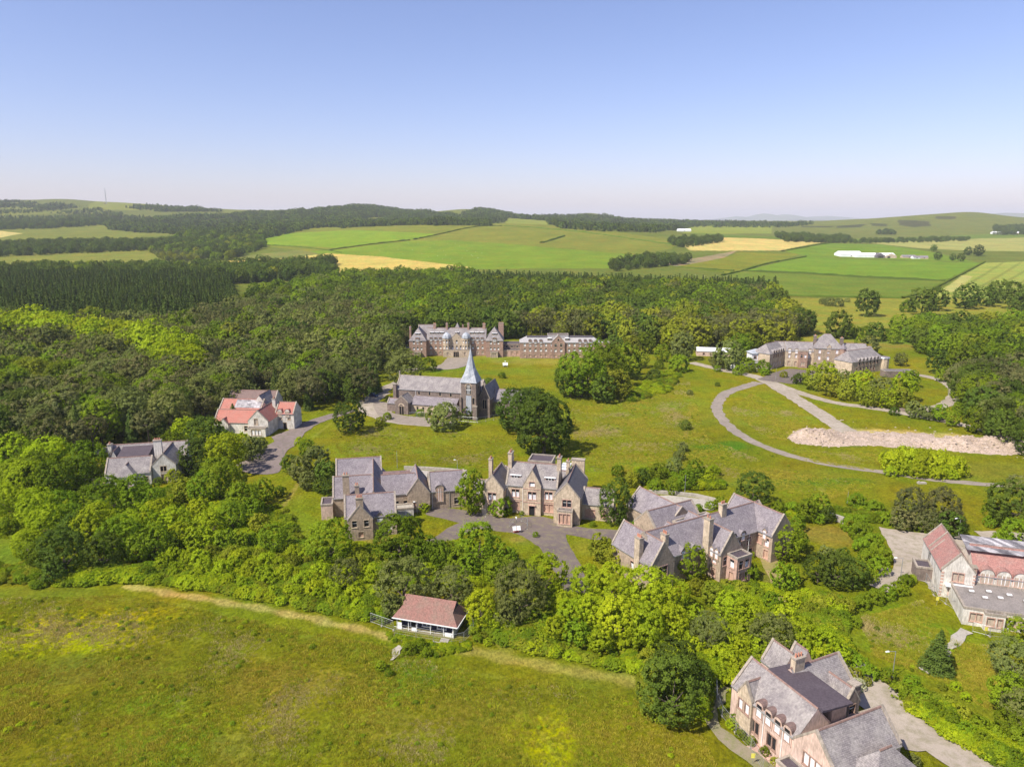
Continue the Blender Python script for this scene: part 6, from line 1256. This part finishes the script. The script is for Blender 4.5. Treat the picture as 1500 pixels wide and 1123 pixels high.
for cat in ('tree', 'shrub', 'pine', 'conifer'):
    L = sorted([t for t in TREES if kindof(t) == cat], key=vis, reverse=True)
    keep, rest = L[:296], L[296:]
    noun = {'tree': 'broadleaf tree', 'shrub': 'bush', 'pine': 'scots pine', 'conifer': 'spruce'}[cat]
    single = [t for t in keep if t[6] is None]; size = lambda t: ('big ' if t[2] > (5.5 if cat != 'shrub' else 2.6) else 'small ' if t[2] < (2.6 if cat != 'shrub' else 1.3) else '')
    base = {}
    for t in single:
        s = size(t)+ADJ[t[4]]+' '+noun+' '+side_of(t[0], t[1]); base.setdefault(s, []).append(t)
    ORD = 'first second third fourth fifth sixth seventh eighth ninth tenth eleventh twelfth thirteenth fourteenth fifteenth sixteenth seventeenth eighteenth nineteenth twentieth'.split()
    ORD += [a+' '+b for a in ('twenty', 'thirty', 'forty') for b in ORD[:9]]
    lab = {}
    for s, ts in base.items():
        ts.sort(key=lambda t: t[0]/max(t[1], 1))
        for i, t in enumerate(ts):
            if len(ts) == 1: lab[id(t)] = s
            elif i == len(ts)-1: lab[id(t)] = s+', rightmost such'
            elif i == 0: lab[id(t)] = s+', leftmost such'
            else: lab[id(t)] = s+', '+ORD[min(i, len(ORD)-1)]+' from left'
    for n_, t in enumerate(keep):
        x, y, r, h, kd, shape, zone = t; mat = MATOF.get(kd, {'P': 'leaf_pine', 'S': 'leaf_spruce'}.get(kd)); z = gzf(x, y); fard = y > 330
        if shape == 'bush' or not fard: key = '%s%d' % (shape, rng.integers(VAR[shape]))
        else: fn, c = FVAR[shape]; key = '%s%d' % (fn, rng.integers(c))
        cm, tm, both = SHAPES[(key, mat)]
        sc = (r*rng.uniform(.95, 1.05), r*rng.uniform(.95, 1.05), (h if h else r)*rng.uniform(.97, 1.05)); rz = rng.uniform(0, 6.28)
        nm = {'tree': 'broadleaf_tree', 'shrub': 'bush', 'pine': 'pine_tree', 'conifer': 'spruce_tree'}[cat]
        if y < 330 and cat != 'shrub':
            e = empty(nm, (x, y, z), rz); e.scale = sc
            for me, pn in ((tm, 'trunk'), (cm, 'crown')):
                o = bpy.data.objects.new(pn, me); COL.objects.link(o); o.parent = e
        else:
            e = bpy.data.objects.new(nm, both); COL.objects.link(e); e.location = (x, y, z); e.rotation_euler = (0, 0, rz); e.scale = sc
        if zone: tag(e, ADJ[kd]+' '+noun+' '+zone, cat, noun+'s '+zone)
        else: tag(e, lab[id(t)], cat, 'single '+noun+'s and hedges in the grounds')
    if rest:
        col = bpy.data.collections.new(cat+'_kinds'); names = {}; pts = []
        for t in rest:
            x, y, r, h, kd, shape, zone = t; mat = MATOF.get(kd, {'P': 'leaf_pine', 'S': 'leaf_spruce'}.get(kd))
            if shape == 'bush': key = 'bush%d' % rng.integers(3)
            else: fn, c = FVAR[shape]; key = '%s%d' % (fn, rng.integers(c))
            names.setdefault((key, mat), []).append(t)
        for i, (k, ts) in enumerate(sorted(names.items())):
            o = bpy.data.objects.new('kind_%03d' % i, SHAPES[k][2]); col.objects.link(o)
            for x, y, r, h, kd, shape, zone in ts: pts.append((x, y, gzf(x, y), r, h if h else r, i))
        scatter('woodland', pts, col, {'tree': 'broadleaf woods too dense to count, filling the middle distance', 'shrub': 'low scrub between the trees', 'pine': 'pines massed in the farther woods', 'conifer': 'dark plantation conifers massed in rows'}[cat], 'woodland')
print('TREES', {c: sum(kindof(t) == c for t in TREES) for c in ('tree', 'shrub', 'pine', 'conifer')}, 'far', len(FAR))
# ================================================================ SMALLER THINGS
def street_lamp(px, py, h, label, arm=1.3, ang=0, lean=0):
    x, y = G(px, py); e = empty('street_lamp', (x, y, gzf(x, y)), R(ang)); tag(e, label, 'lamp post', 'lamp posts in the grounds'); e.rotation_euler[1] = R(lean)
    m = MB(); m.tube((0, 0, 0), (0, 0, 1.0), .11, .11, 'metal_grey'); m.tube((0, 0, 1.0), (0, 0, h), .075, .05, 'metal_grey'); m.build('pole', e)
    if arm:
        m = MB(); m.tube((0, 0, h-.05), (-arm, 0, h+.12), .04, .035, 'metal_grey'); m.build('arm', e)
        m = MB(); m.solid([(-arm-.6, -.13, h+.05), (-arm+.05, -.13, h+.05), (-arm+.05, .13, h+.05), (-arm-.6, .13, h+.05)], [(-arm-.55, -.08, h+.2), (-arm, -.08, h+.22), (-arm, .08, h+.22), (-arm-.55, .08, h+.2)], 'paint_white'); m.build('lamp_head', e)
street_lamp(1403, 790, 5.6, 'tall grey street lamp at the corner of the car park beside the pines', ang=20)
street_lamp(1307, 992, 5.0, 'street lamp rising from the bushes beside the service road', ang=10)
street_lamp(1319, 846, 4.6, 'street lamp standing behind the hedge left of the car park', ang=0)
street_lamp(1003, 722, 5.4, 'plain pole behind the three gabled stone block', 0)
street_lamp(582, 685, 5.6, 'bare white pole on the lawn behind the low stone range', 0)
street_lamp(670, 690, 3.6, 'short lamp post behind the right wing of the low stone range', .5)
street_lamp(416, 682, 5.8, 'pale pole beside the gravel below the red roofed house', 0)
street_lamp(1241, 737, 3.4, 'short white post in the rough grass left of the two pines', 0)
street_lamp(1136, 556, 6.0, 'pole beside the dark forecourt of the butterfly plan hospital', 0)
street_lamp(226, 640, 5.2, 'leaning lamp post behind the derelict harled house', .9, 0, 0)
street_lamp(611, 752, 3.2, 'short lamp post by the porch of the low stone range', .4)
street_lamp(698, 618, 5, 'pole in front of the church tower', 0)
street_lamp(1379, 602, 5, 'pole by the right end of the upper lane', 0)
street_lamp(953, 512, 7, 'pole in the scrub left of the white roofed store', 0)
street_lamp(465, 588, 9, 'tall pole at the wood edge right of the red roofed house', 0)

def security_tower(px, py, label, base='paint_red', h=3.2, s=1.0, rz=0):
    x, y = G(px, py); e = empty('security_tower', (x, y, 0), R(rz)); e.scale = (s, s, s); tag(e, label, 'security tower', 'solar security towers')
    m = MB(); m.box(-.8, .8, -.5, .5, .25, .95, base); m.build('battery_box', e)
    for sx in (-1, 1):
        for sy in (-1, 1): m = MB(); m.tube((sx*.7, sy*.45, .3), (sx*1.25, sy*.95, .02), .05, .05, 'metal_grey'); m.build('outrigger', e)
    m = MB(); m.tube((0, 0, .9), (0, 0, h+1.6), .06, .05, 'metal_grey'); m.build('mast', e)
    m = MB(); m.box(-.25, .25, -.2, .2, h+1.5, h+1.75, 'paint_white'); m.tube((.0, -.3, h+1.5), (0, -.3, h+1.25), .13, .13, 'paint_white'); m.build('camera_head', e)
    for k, a in enumerate((-1, 1)):
        m = MB(); m.solid([(a*.08, -.9, .9), (a*1.25, -.9, .9), (a*1.25, -.2, 2.1), (a*.08, -.2, 2.1)], [(a*.08, -.94, .93), (a*1.25, -.94, .93), (a*1.25, -.24, 2.13), (a*.08, -.24, 2.13)], 'solar' if 0 else 'paint_white'); m.build('solar_panel', e)
security_tower(756, 779, 'white panelled security tower with red base in front of the central stone villa', 'paint_red', s=.8, rz=15)
security_tower(123, 655, 'white panelled security tower at the shaded wood edge left of the derelict harled house', 'metal_grey', s=1.3, rz=20)
security_tower(740, 537, 'white security tower alone on the lawn in front of the red stone hospital', 'metal_grey', 1.2, s=1.05, rz=5)

def parked_car(px, py, rz):
    x, y = G(px, py); e = empty('parked_car', (x, y, .05), R(rz)); tag(e, 'dark blue car parked on the road left of the church', 'car')
    m = MB(); w = .86
    prof = [(-2.15, .35), (-2.2, .75), (-2.0, .93), (-1.2, 1.0), (.9, .98), (2.0, .82), (2.2, .6), (2.15, .32)]
    m.solid([(x_, -w, z) for x_, z in prof], [(x_, w, z) for x_, z in prof], 'car_blue')
    cab = [(-1.7, .97), (-1.25, 1.42), (.15, 1.46), (.95, .97)]
    m.solid([(x_, -w*.86, z) for x_, z in cab], [(x_, w*.86, z) for x_, z in cab], 'car_blue'); m.build('body', e)
    g = MB(); gl = [(-1.45, 1.02), (-1.15, 1.36), (.1, 1.39), (.72, 1.02)]
    g.solid([(x_, -w*.88, z) for x_, z in gl], [(x_, w*.88, z) for x_, z in gl], 'glass'); g.solid([(.3, -.6, 1.38), (.98, -.66, 1.0), (.98, .66, 1.0), (.3, .6, 1.38)], [(.33, -.6, 1.41), (1.01, -.66, 1.03), (1.01, .66, 1.03), (.33, .6, 1.41)], 'glass'); g.build('window', e)
    for sx in (-1.35, 1.4):
        for sy in (-1, 1):
            m = MB(); m.tube((sx, sy*.72, .33), (sx, sy*.92, .33), .33, .33, 'tyre', 14); wh = m.build('wheel', e); r = MB(); r.tube((sx, sy*.9, .33), (sx, sy*.93, .33), .2, .2, 'metal_grey', 10); r.build('rim', wh)
    for sy in (-.6, .6):
        m = MB(); m.box(2.1, 2.2, sy-.18, sy+.18, .58, .72, 'paint_white'); m.build('headlight', e); m = MB(); m.box(-2.22, -2.15, sy-.15, sy+.15, .65, .82, 'paint_red'); m.build('tail_light', e)
parked_car(547, 581, -30)

def site_fence(pts, label, h=2.0, world=False, step=3.4):
    P = pts if world else wpoly(pts); e = empty('site_fence', (P[0][0], P[0][1], 0)); tag(e, label, 'fence', 'temporary mesh fences'); ox, oy = P[0]
    for (x1, y1), (x2, y2) in zip(P[:-1], P[1:]):
        L = math.hypot(x2-x1, y2-y1); n = max(1, round(L/step))
        for k in range(n):
            a = (x1-ox+(x2-x1)*k/n, y1-oy+(y2-y1)*k/n); b_ = (x1-ox+(x2-x1)*(k+.96)/n, y1-oy+(y2-y1)*(k+.96)/n)
            m = MB(); c = lambda t, z: (a[0]+(b_[0]-a[0])*t, a[1]+(b_[1]-a[1])*t, z)
            for t in (0, 1): m.tube(c(t, .05), c(t, h), .03, .03, 'metal_grey', 5)
            m.tube(c(0, h), c(1, h), .03, .03, 'metal_grey', 5); m.tube(c(0, .2), c(1, .2), .025, .025, 'metal_grey', 5)
            for t in np.linspace(.08, .92, 10): m.tube(c(t, .2), c(t, h), .007, .007, 'metal_grey', 3)
            for z in (.7, 1.2, 1.6): m.tube(c(0, z), c(1, z), .007, .007, 'metal_grey', 3)
            m.build('fence_panel', e)
            f = MB(); f.box(b_[0]-.12, b_[0]+.12, b_[1]-.35, b_[1]+.35, 0, .14, 'concrete_pale'); f.build('fence_foot', e)
    return e
def yellow_sign(px, py, label, z=1.1):
    x, y = G(px, py); e = empty('warning_sign', (x, y, 0)); tag(e, label, 'sign', 'yellow warning signs on the fences')
    m = MB(); m.box(-.28, .28, -.06, -.03, z, z+.75, 'paint_yellow'); m.build('sign_plate', e); m = MB(); m.tube((0, 0, 0), (0, 0, z+.8), .03, .03, 'metal_grey', 6); m.build('post', e)
site_fence([(600, 611), (622, 611), (645, 609)], 'mesh fence across the church porch')
site_fence([(672, 617), (700, 619), (735, 613)], 'mesh fence in front of the church tower')
site_fence([(543, 911), (577, 923)], 'mesh fence left of the sports pavilion'); site_fence([(578, 931), (610, 937), (662, 944), (680, 940), (694, 925), (688, 908)], 'mesh fence curving round the front and right of the sports pavilion')
site_fence([(1049, 1008), (1050, 1030), (1058, 1050), (1078, 1075), (1100, 1098), (1118, 1130)], 'mesh fence along the track beside the pink house')
site_fence([(1350, 843), (1368, 872), (1404, 898)], 'mesh fence left of the red roofed villa'); site_fence([(1424, 925), (1450, 932), (1500, 938)], 'mesh fence in front of the flat roofed front of the red roofed villa')
site_fence([(700, 752), (712, 757)], 'short mesh fence beside the left bush of the central villa')
site_fence([(746, 772), (752, 765), (764, 763), (773, 768), (772, 775)], 'ring of mesh fence panels behind the red based security tower', 1.6)
site_fence([(1070, 531), (1090, 541), (1130, 546)], 'mesh fence in the scrub below the veranda of the butterfly plan hospital')
yellow_sign(1372, 886, 'yellow sign on the fence left of the red roofed villa'); yellow_sign(1443, 931, 'yellow sign in front of the flat roofed extension'); yellow_sign(1102, 1119, 'yellow sign by the track beside the pink house')

def low_wall(pts, h, t, mat, label):
    P = wpoly(pts); m = MB()
    for (x1, y1), (x2, y2) in zip(P[:-1], P[1:]):
        L = math.hypot(x2-x1, y2-y1); nx, ny = -(y2-y1)/L*t/2, (x2-x1)/L*t/2
        m.solid([(x1-nx, y1-ny, 0), (x2-nx, y2-ny, 0), (x2+nx, y2+ny, 0), (x1+nx, y1+ny, 0)], [(x1-nx, y1-ny, h), (x2-nx, y2-ny, h), (x2+nx, y2+ny, h), (x1+nx, y1+ny, h)], mat)
    tag(m.build('boundary_wall'), label, 'wall', 'low walls in the grounds')
low_wall([(592, 687), (625, 688), (655, 690), (684, 693)], 1.0, .5, 'concrete_pale', 'low pale wall along the lawn behind the low stone range')
low_wall([(950, 722), (985, 724), (1020, 728), (1050, 735)], 1.0, .5, 'concrete_pale', 'low pale wall behind the rear of the three gabled stone block')
low_wall([(1215, 760), (1236, 767)], 1.8, .5, 'concrete_pale', 'short pale wall end among the bushes left of the car park')
low_wall([(1318, 601), (1345, 608), (1380, 617), (1400, 622)], 1.2, .6, 'stone_dark', 'dark dry stone wall beside the upper lane')
m = MB(); cx, cy = G(1350, 708); m.box(cx-1.2, cx+1.2, cy-.5, cy+.5, 0, .45, 'concrete_pale'); m.box(cx-1.0, cx-.6, cy-.35, cy+.35, .45, .7, 'concrete_pale'); tag(m.build('concrete_block'), 'pale concrete block on the grass verge below the lime bushes', 'concrete block')
m = MB(); cx, cy = G(648, 950); m.box(cx-.6, cx+.6, cy-.3, cy+.3, 0, .3, 'concrete_pale'); m.box(cx-.5, cx+.4, cy-.9, cy-.3, 0, .15, 'concrete_pale'); tag(m.build('stone_step'), 'small pale step in the grass in front of the pavilion', 'step')

# ---- rubble
def rubble():
    poly = wpoly([(1152, 640), (1163, 630), (1180, 620), (1205, 616), (1245, 614), (1300, 622), (1360, 626), (1420, 630), (1470, 642), (1530, 655), (1530, 676), (1460, 668), (1400, 662), (1340, 656), (1270, 656), (1215, 655), (1165, 650)])
    xs = [p[0] for p in poly]; ys = [p[1] for p in poly]; st = .8
    gx = np.arange(min(xs)-2, max(xs)+2, st); gy = np.arange(min(ys)-2, max(ys)+2, st); X, Y = np.meshgrid(gx, gy)
    ins = pip(X, Y, poly); d = dist_line(X, Y, poly+[poly[0]]); hgt = np.where(ins, np.minimum(d/4.5, 1), -np.minimum(d, 1)*.3)
    c1, c2 = G(1190, 640), G(1420, 648)
    c3 = G(1300, 640); big = 3.0*np.exp(-((X-c1[0]-1)/9)**2-((Y-c1[1]+1)/7)**2)+.8*np.exp(-((X-c3[0])/14)**2-((Y-c3[1])/5)**2)+3.2*np.exp(-((X-c2[0]-3)/22)**2-((Y-c2[1]+4)/5.5)**2)-.12
    nz_ = np.array([mnoise.fractal(Vector((x*.28, y*.28, 0)), .9, 2.0, 4) for x, y in zip(X.ravel(), Y.ravel())]).reshape(X.shape)
    Z = np.where(ins, hgt*(big*(1+.6*nz_)+.35*np.maximum(nz_, -.2)*(big > -.05))-.05, -.4)+.02
    n, m_ = X.shape; V = np.stack([X.ravel(), Y.ravel(), Z.ravel()], 1); i = (np.arange(n-1)[:, None]*m_+np.arange(m_-1)[None]).ravel()
    F = np.stack([i, i+1, i+m_+1, i+m_], 1); keep = (Z.ravel()[F] > -.2).all(1); o = bpy.data.objects.new('rubble_heap', mesh_np('rubble_heap', V, F[keep], 'rubble', True)); COL.objects.link(o)
    tag(o, 'long heap of pale pinkish demolition rubble beside the lane', 'rubble', kind='stuff')
    col = bpy.data.collections.new('stone_kinds')
    for k in range(3):
        bm = bmesh.new(); bmesh.ops.create_icosphere(bm, subdivisions=1, radius=.5)
        for v in bm.verts: v.co *= random.uniform(.6, 1.2); v.co.z *= .7
        me = bpy.data.meshes.new('stone'); bm.to_mesh(me); bm.free(); me.materials.append(MATS['rubble_stone']); col.objects.link(bpy.data.objects.new('stone_%s' % 'abc'[k], me))
    pts = []
    idx = np.argwhere(ins); 
    for _ in range(5500):
        a, b_ = idx[rng.integers(len(idx))]
        if rng.random() > max(.06, min(1, big[a, b_])): continue
        s = rng.uniform(.1, 1.0)**4*1.0+.12; pts.append((X[a, b_]+rng.uniform(-.4, .4), Y[a, b_]+rng.uniform(-.4, .4), Z[a, b_], s, s*.8, rng.integers(3)))
    scatter('rubble_stones', pts, col, 'broken stones strewn over the pale rubble heap', 'rubble')
rubble()

# ---- sheep on the far pasture
def sheep_mesh():
    parts = []; V, F = ico(np.array([0, 0, .62]), .42, 2); V = (V-[0, 0, .62])*[1.35, .85, .9]+[0, 0, .62]; parts.append((V, F)); nb = len(F)
    V, F = ico(np.array([.68, 0, .82]), .17, 1); parts.append(((V-[.68, 0, .82])*[1.4, .8, .9]+[.68, 0, .80], F))
    for sx in (-.32, .34):
        for sy in (-.16, .16): parts.append(cyl((sx, sy, 0), (sx, sy, .45), .045, .06, 5))
    V, F = join(parts); me = mesh_np('sheep', V, F, 'sheep_wool', True); me.materials.append(MATS['sheep_face']); mi = np.zeros(len(me.polygons), np.int32); mi[nb:] = 1
    me.polygons.foreach_set('material_index', mi); return me
sm = sheep_mesh()
spots = [(562, 347), (556, 367), (583, 366), (598, 357), (604, 366), (612, 357), (622, 350), (624, 351), (630, 363), (636, 358), (641, 375), (648, 379), (645, 364), (653, 374), (655, 358), (662, 366), (668, 371), (673, 361), (677, 378), (684, 368), (690, 374), (697, 369), (706, 371), (577, 352), (590, 372), (618, 372), (628, 377), (660, 380), (640, 352), (650, 368), (700, 378), (570, 361), (893, 337), (547, 342), (518, 346), (480, 350), (692, 375), (596, 352), (633, 369), (667, 357), (1032, 405), (1050, 404), (1018, 403), (1065, 405), (54, 343)]
for k, (px, py) in enumerate(spots):
    x, y = G(px, py); o = bpy.data.objects.new('sheep', sm); COL.objects.link(o); o.location = (x, y, gzf(x, y)); o.rotation_euler = (0, 0, rng.uniform(0, 6.28)); s = rng.uniform(1.25, 1.6); o.scale = (s, s, s)
    far_ = px > 1000 or px < 100
    tag(o, 'white sheep grazing on the green hill pasture' if not far_ else 'white sheep on the farther fields away from the main flock', 'sheep', 'flock grazing on the green hill' if not far_ else 'stray sheep on other fields')

# ---- transmitter on the left hill
x, y = G(156, 298.5); e = empty('radio_mast', (x, y, gzf(x, y))); tag(e, 'tall lattice radio mast on the far left hilltop', 'radio mast')
H = 82; m = MB()
for a in range(3):
    c = lambda z, k=a: (3.4*(1-z/H*.8)*math.cos(k*2.094), 3.4*(1-z/H*.8)*math.sin(k*2.094), z)
    m.tube(c(0), c(H), .5, .3, 'metal_grey', 5)
    for z in range(0, H-8, 8):
        c2 = lambda z, k=a+1: (3.4*(1-z/H*.8)*math.cos(k*2.094), 3.4*(1-z/H*.8)*math.sin(k*2.094), z)
        m.tube(c(z), c2(z+8), .22, .22, 'metal_grey', 4); m.tube(c(z+8), c2(z), .22, .22, 'metal_grey', 4)
m.build('lattice', e); m = MB(); m.tube((0, 0, H*.8), (0, 0, H+8), .9, .5, 'metal_grey'); m.build('antenna', e)
m = MB(); m.box(-14, -2, -4, 4, -1, 4, 'stone_dark'); m.build('equipment_hut', e)

# ---- rough grass standing in the meadows, weeds round the trees
for nm, c1, c2 in (('grass_a', (.37, .34, .03), (.46, .40, .06)), ('grass_b', (.27, .31, .02), (.36, .37, .03)), ('grass_c', (.50, .42, .20), (.42, .36, .13))): leaf_mat(nm, c1, c2, .3, .25)
def tuft(seed, mat, n=26, h=.42, w=.05, spread=.55):
    rg = np.random.default_rng(seed); a = rg.uniform(0, 6.28, n); r = spread*np.sqrt(rg.random(n)); b0 = np.stack([r*np.cos(a), r*np.sin(a), np.full(n, -.05)], 1)
    d = rg.uniform(0, 6.28, n); side = np.stack([np.cos(d), np.sin(d), np.zeros(n)], 1)*w; lean = np.stack([np.cos(a), np.sin(a), np.zeros(n)], 1)*rg.uniform(0, .35, (n, 1)); top = b0+lean*h+np.array([0, 0, 1])*h*rg.uniform(.5, 1.1, (n, 1))
    V = np.stack([b0-side, b0+side, top+side*.4, top-side*.4], 1).reshape(-1, 3); return mesh_np('tuft', V, np.arange(4*n).reshape(-1, 4), mat)
GC = bpy.data.collections.new('grass_kinds')
for k, mt in enumerate(('grass_a', 'grass_a', 'grass_b', 'grass_b', 'grass_c')): GC.objects.link(bpy.data.objects.new('tuft_%s' % 'abcde'[k], tuft(200+k, mt)))
def sow(polys, n, smin, smax, kinds=5, thr=-.1):
    pts = []
    for poly, share in polys:
        wp = wpoly(poly); xs = [p[0] for p in wp]; ys = [p[1] for p in wp]; m = int(n*share); X = rng.uniform(min(xs), max(xs), m*3); Y = rng.uniform(min(ys), max(ys), m*3); k = pip(X, Y, wp); X, Y = X[k][:m], Y[k][:m]
        for x, y in zip(X, Y):
            p = mnoise.noise(Vector((x/9, y/9, 0)))+.5*mnoise.noise(Vector((x/2.5, y/2.5, 5)))
            if p < thr+rng.uniform(-.25, .25): continue
            s = rng.uniform(smin, smax)*(1+p*.6); ix = int(np.clip((mnoise.noise(Vector((x/14, y/14, 9)))+.5)*kinds+rng.uniform(-1.2, 1.2), 0, kinds-1)); pts.append((x, y, 0, s, s*.9, ix))
    return pts
MEADOWS = [([(-120, 880), (190, 872), (400, 915), (560, 945), (650, 975), (930, 1020), (1030, 1075), (1090, 1250), (1100, 1700), (-900, 1700), (-700, 1000)], .72), ([(480, 630), (560, 625), (740, 640), (770, 690), (600, 678), (500, 668)], .08), ([(835, 575), (1010, 560), (1035, 640), (1150, 690), (1290, 710), (1200, 735), (1060, 695), (870, 690), (840, 640)], .2),
           ([(1070, 600), (1100, 576), (1190, 618), (1150, 645), (1120, 640)], .05), ([(1260, 905), (1350, 880), (1400, 940), (1470, 950), (1450, 1040), (1380, 1000), (1280, 960)], .07), ([(1160, 660), (1290, 664), (1280, 690), (1180, 675)], .03)]
scatter('meadow_grass', sow(MEADOWS, 84000, .3, .9, 5, -.5), GC, 'rough uncut meadow grass with seeding heads', 'grass')
UC = bpy.data.collections.new('weed_kinds'); km = ['leaf_lime', 'leaf_lime', 'leaf_mid', 'leaf_olive', 'leaf_mid']
for k, mt in enumerate(km): UC.objects.link(bpy.data.objects.new('weed_%s' % 'abcde'[k], SHAPES[('bush%d' % (k % 3), mt)][2]))
U = [([(175, 850), (245, 812), (330, 800), (470, 800), (560, 880), (575, 905), (560, 912), (420, 885), (300, 862)], .2), ([(690, 930), (700, 905), (790, 860), (840, 880), (1000, 900), (1040, 960), (1030, 1050), (940, 985), (830, 965)], .22), ([(1040, 860), (1110, 860), (1230, 880), (1240, 960), (1150, 960), (1085, 985), (1050, 1000)], .16),
     ([(-40, 850), (60, 860), (170, 852), (200, 840), (140, 825), (-40, 835)], .06), ([(-40, 655), (130, 655), (140, 720), (300, 715), (420, 745), (440, 800), (300, 810), (0, 790)], .16), ([(520, 800), (700, 800), (790, 840), (700, 860), (560, 860)], .08), ([(930, 690), (1050, 690), (1060, 715), (960, 718)], .04), ([(1130, 745), (1230, 745), (1290, 745), (1300, 765), (1240, 760), (1180, 765)], .04), ([(1320, 1010), (1450, 1060), (1520, 1120), (1480, 1125), (1400, 1085), (1330, 1035)], .03), ([(905, 560), (940, 565), (960, 545), (1000, 545), (980, 575), (920, 590)], .03)]
pts = sow(U, 26000, .4, 1.5, 5, -.3); pts = [(x, y, z, s*1.1, s*.85, i) for x, y, z, s, _, i in pts]
wd = sow([([(-120, 885), (190, 878), (560, 950), (930, 1025), (1060, 1180), (-300, 1180)], .6), ([(835, 575), (1010, 560), (1035, 640), (1290, 710), (1060, 695), (870, 690)], .2), ([(480, 630), (740, 640), (770, 690), (500, 668)], .1), ([(1260, 905), (1400, 940), (1450, 1040), (1280, 960)], .1)], 900, .14, .5, 5, -.2)
wd += sow([([(560, 925), (655, 945), (690, 940), (690, 952), (640, 962), (590, 950)], 1)], 260, .25, .6, 5, -.6)
scatter('meadow_weeds', [(x, y, z, s, s*.8, i) for x, y, z, s, _, i in wd], UC, 'scattered docks thistles and seedling bushes in the open grass', 'weeds')
scatter('undergrowth', pts, UC, 'tangled weeds brambles and nettles under and between the trees', 'undergrowth')

# ---- air
def haze():
    m, n, l = newmat('haze'); v = N(n, 'ShaderNodeVolumePrincipled'); v.inputs['Density'].default_value = HAZE; v.inputs['Color'].default_value = (.93, .95, 1, 1); v.inputs['Anisotropy'].default_value = 0.0
    o = N(n, 'ShaderNodeOutputMaterial'); l.new(v.outputs[0], o.inputs['Volume'])
    b_ = MB(); b_.box(-31000, 31000, -1500, 30500, -3, 420, 'haze'); tag(b_.build('haze'), 'thin blue summer haze over the land', 'haze', kind='stuff')
HAZE = 0.000055
if HAZE: haze()
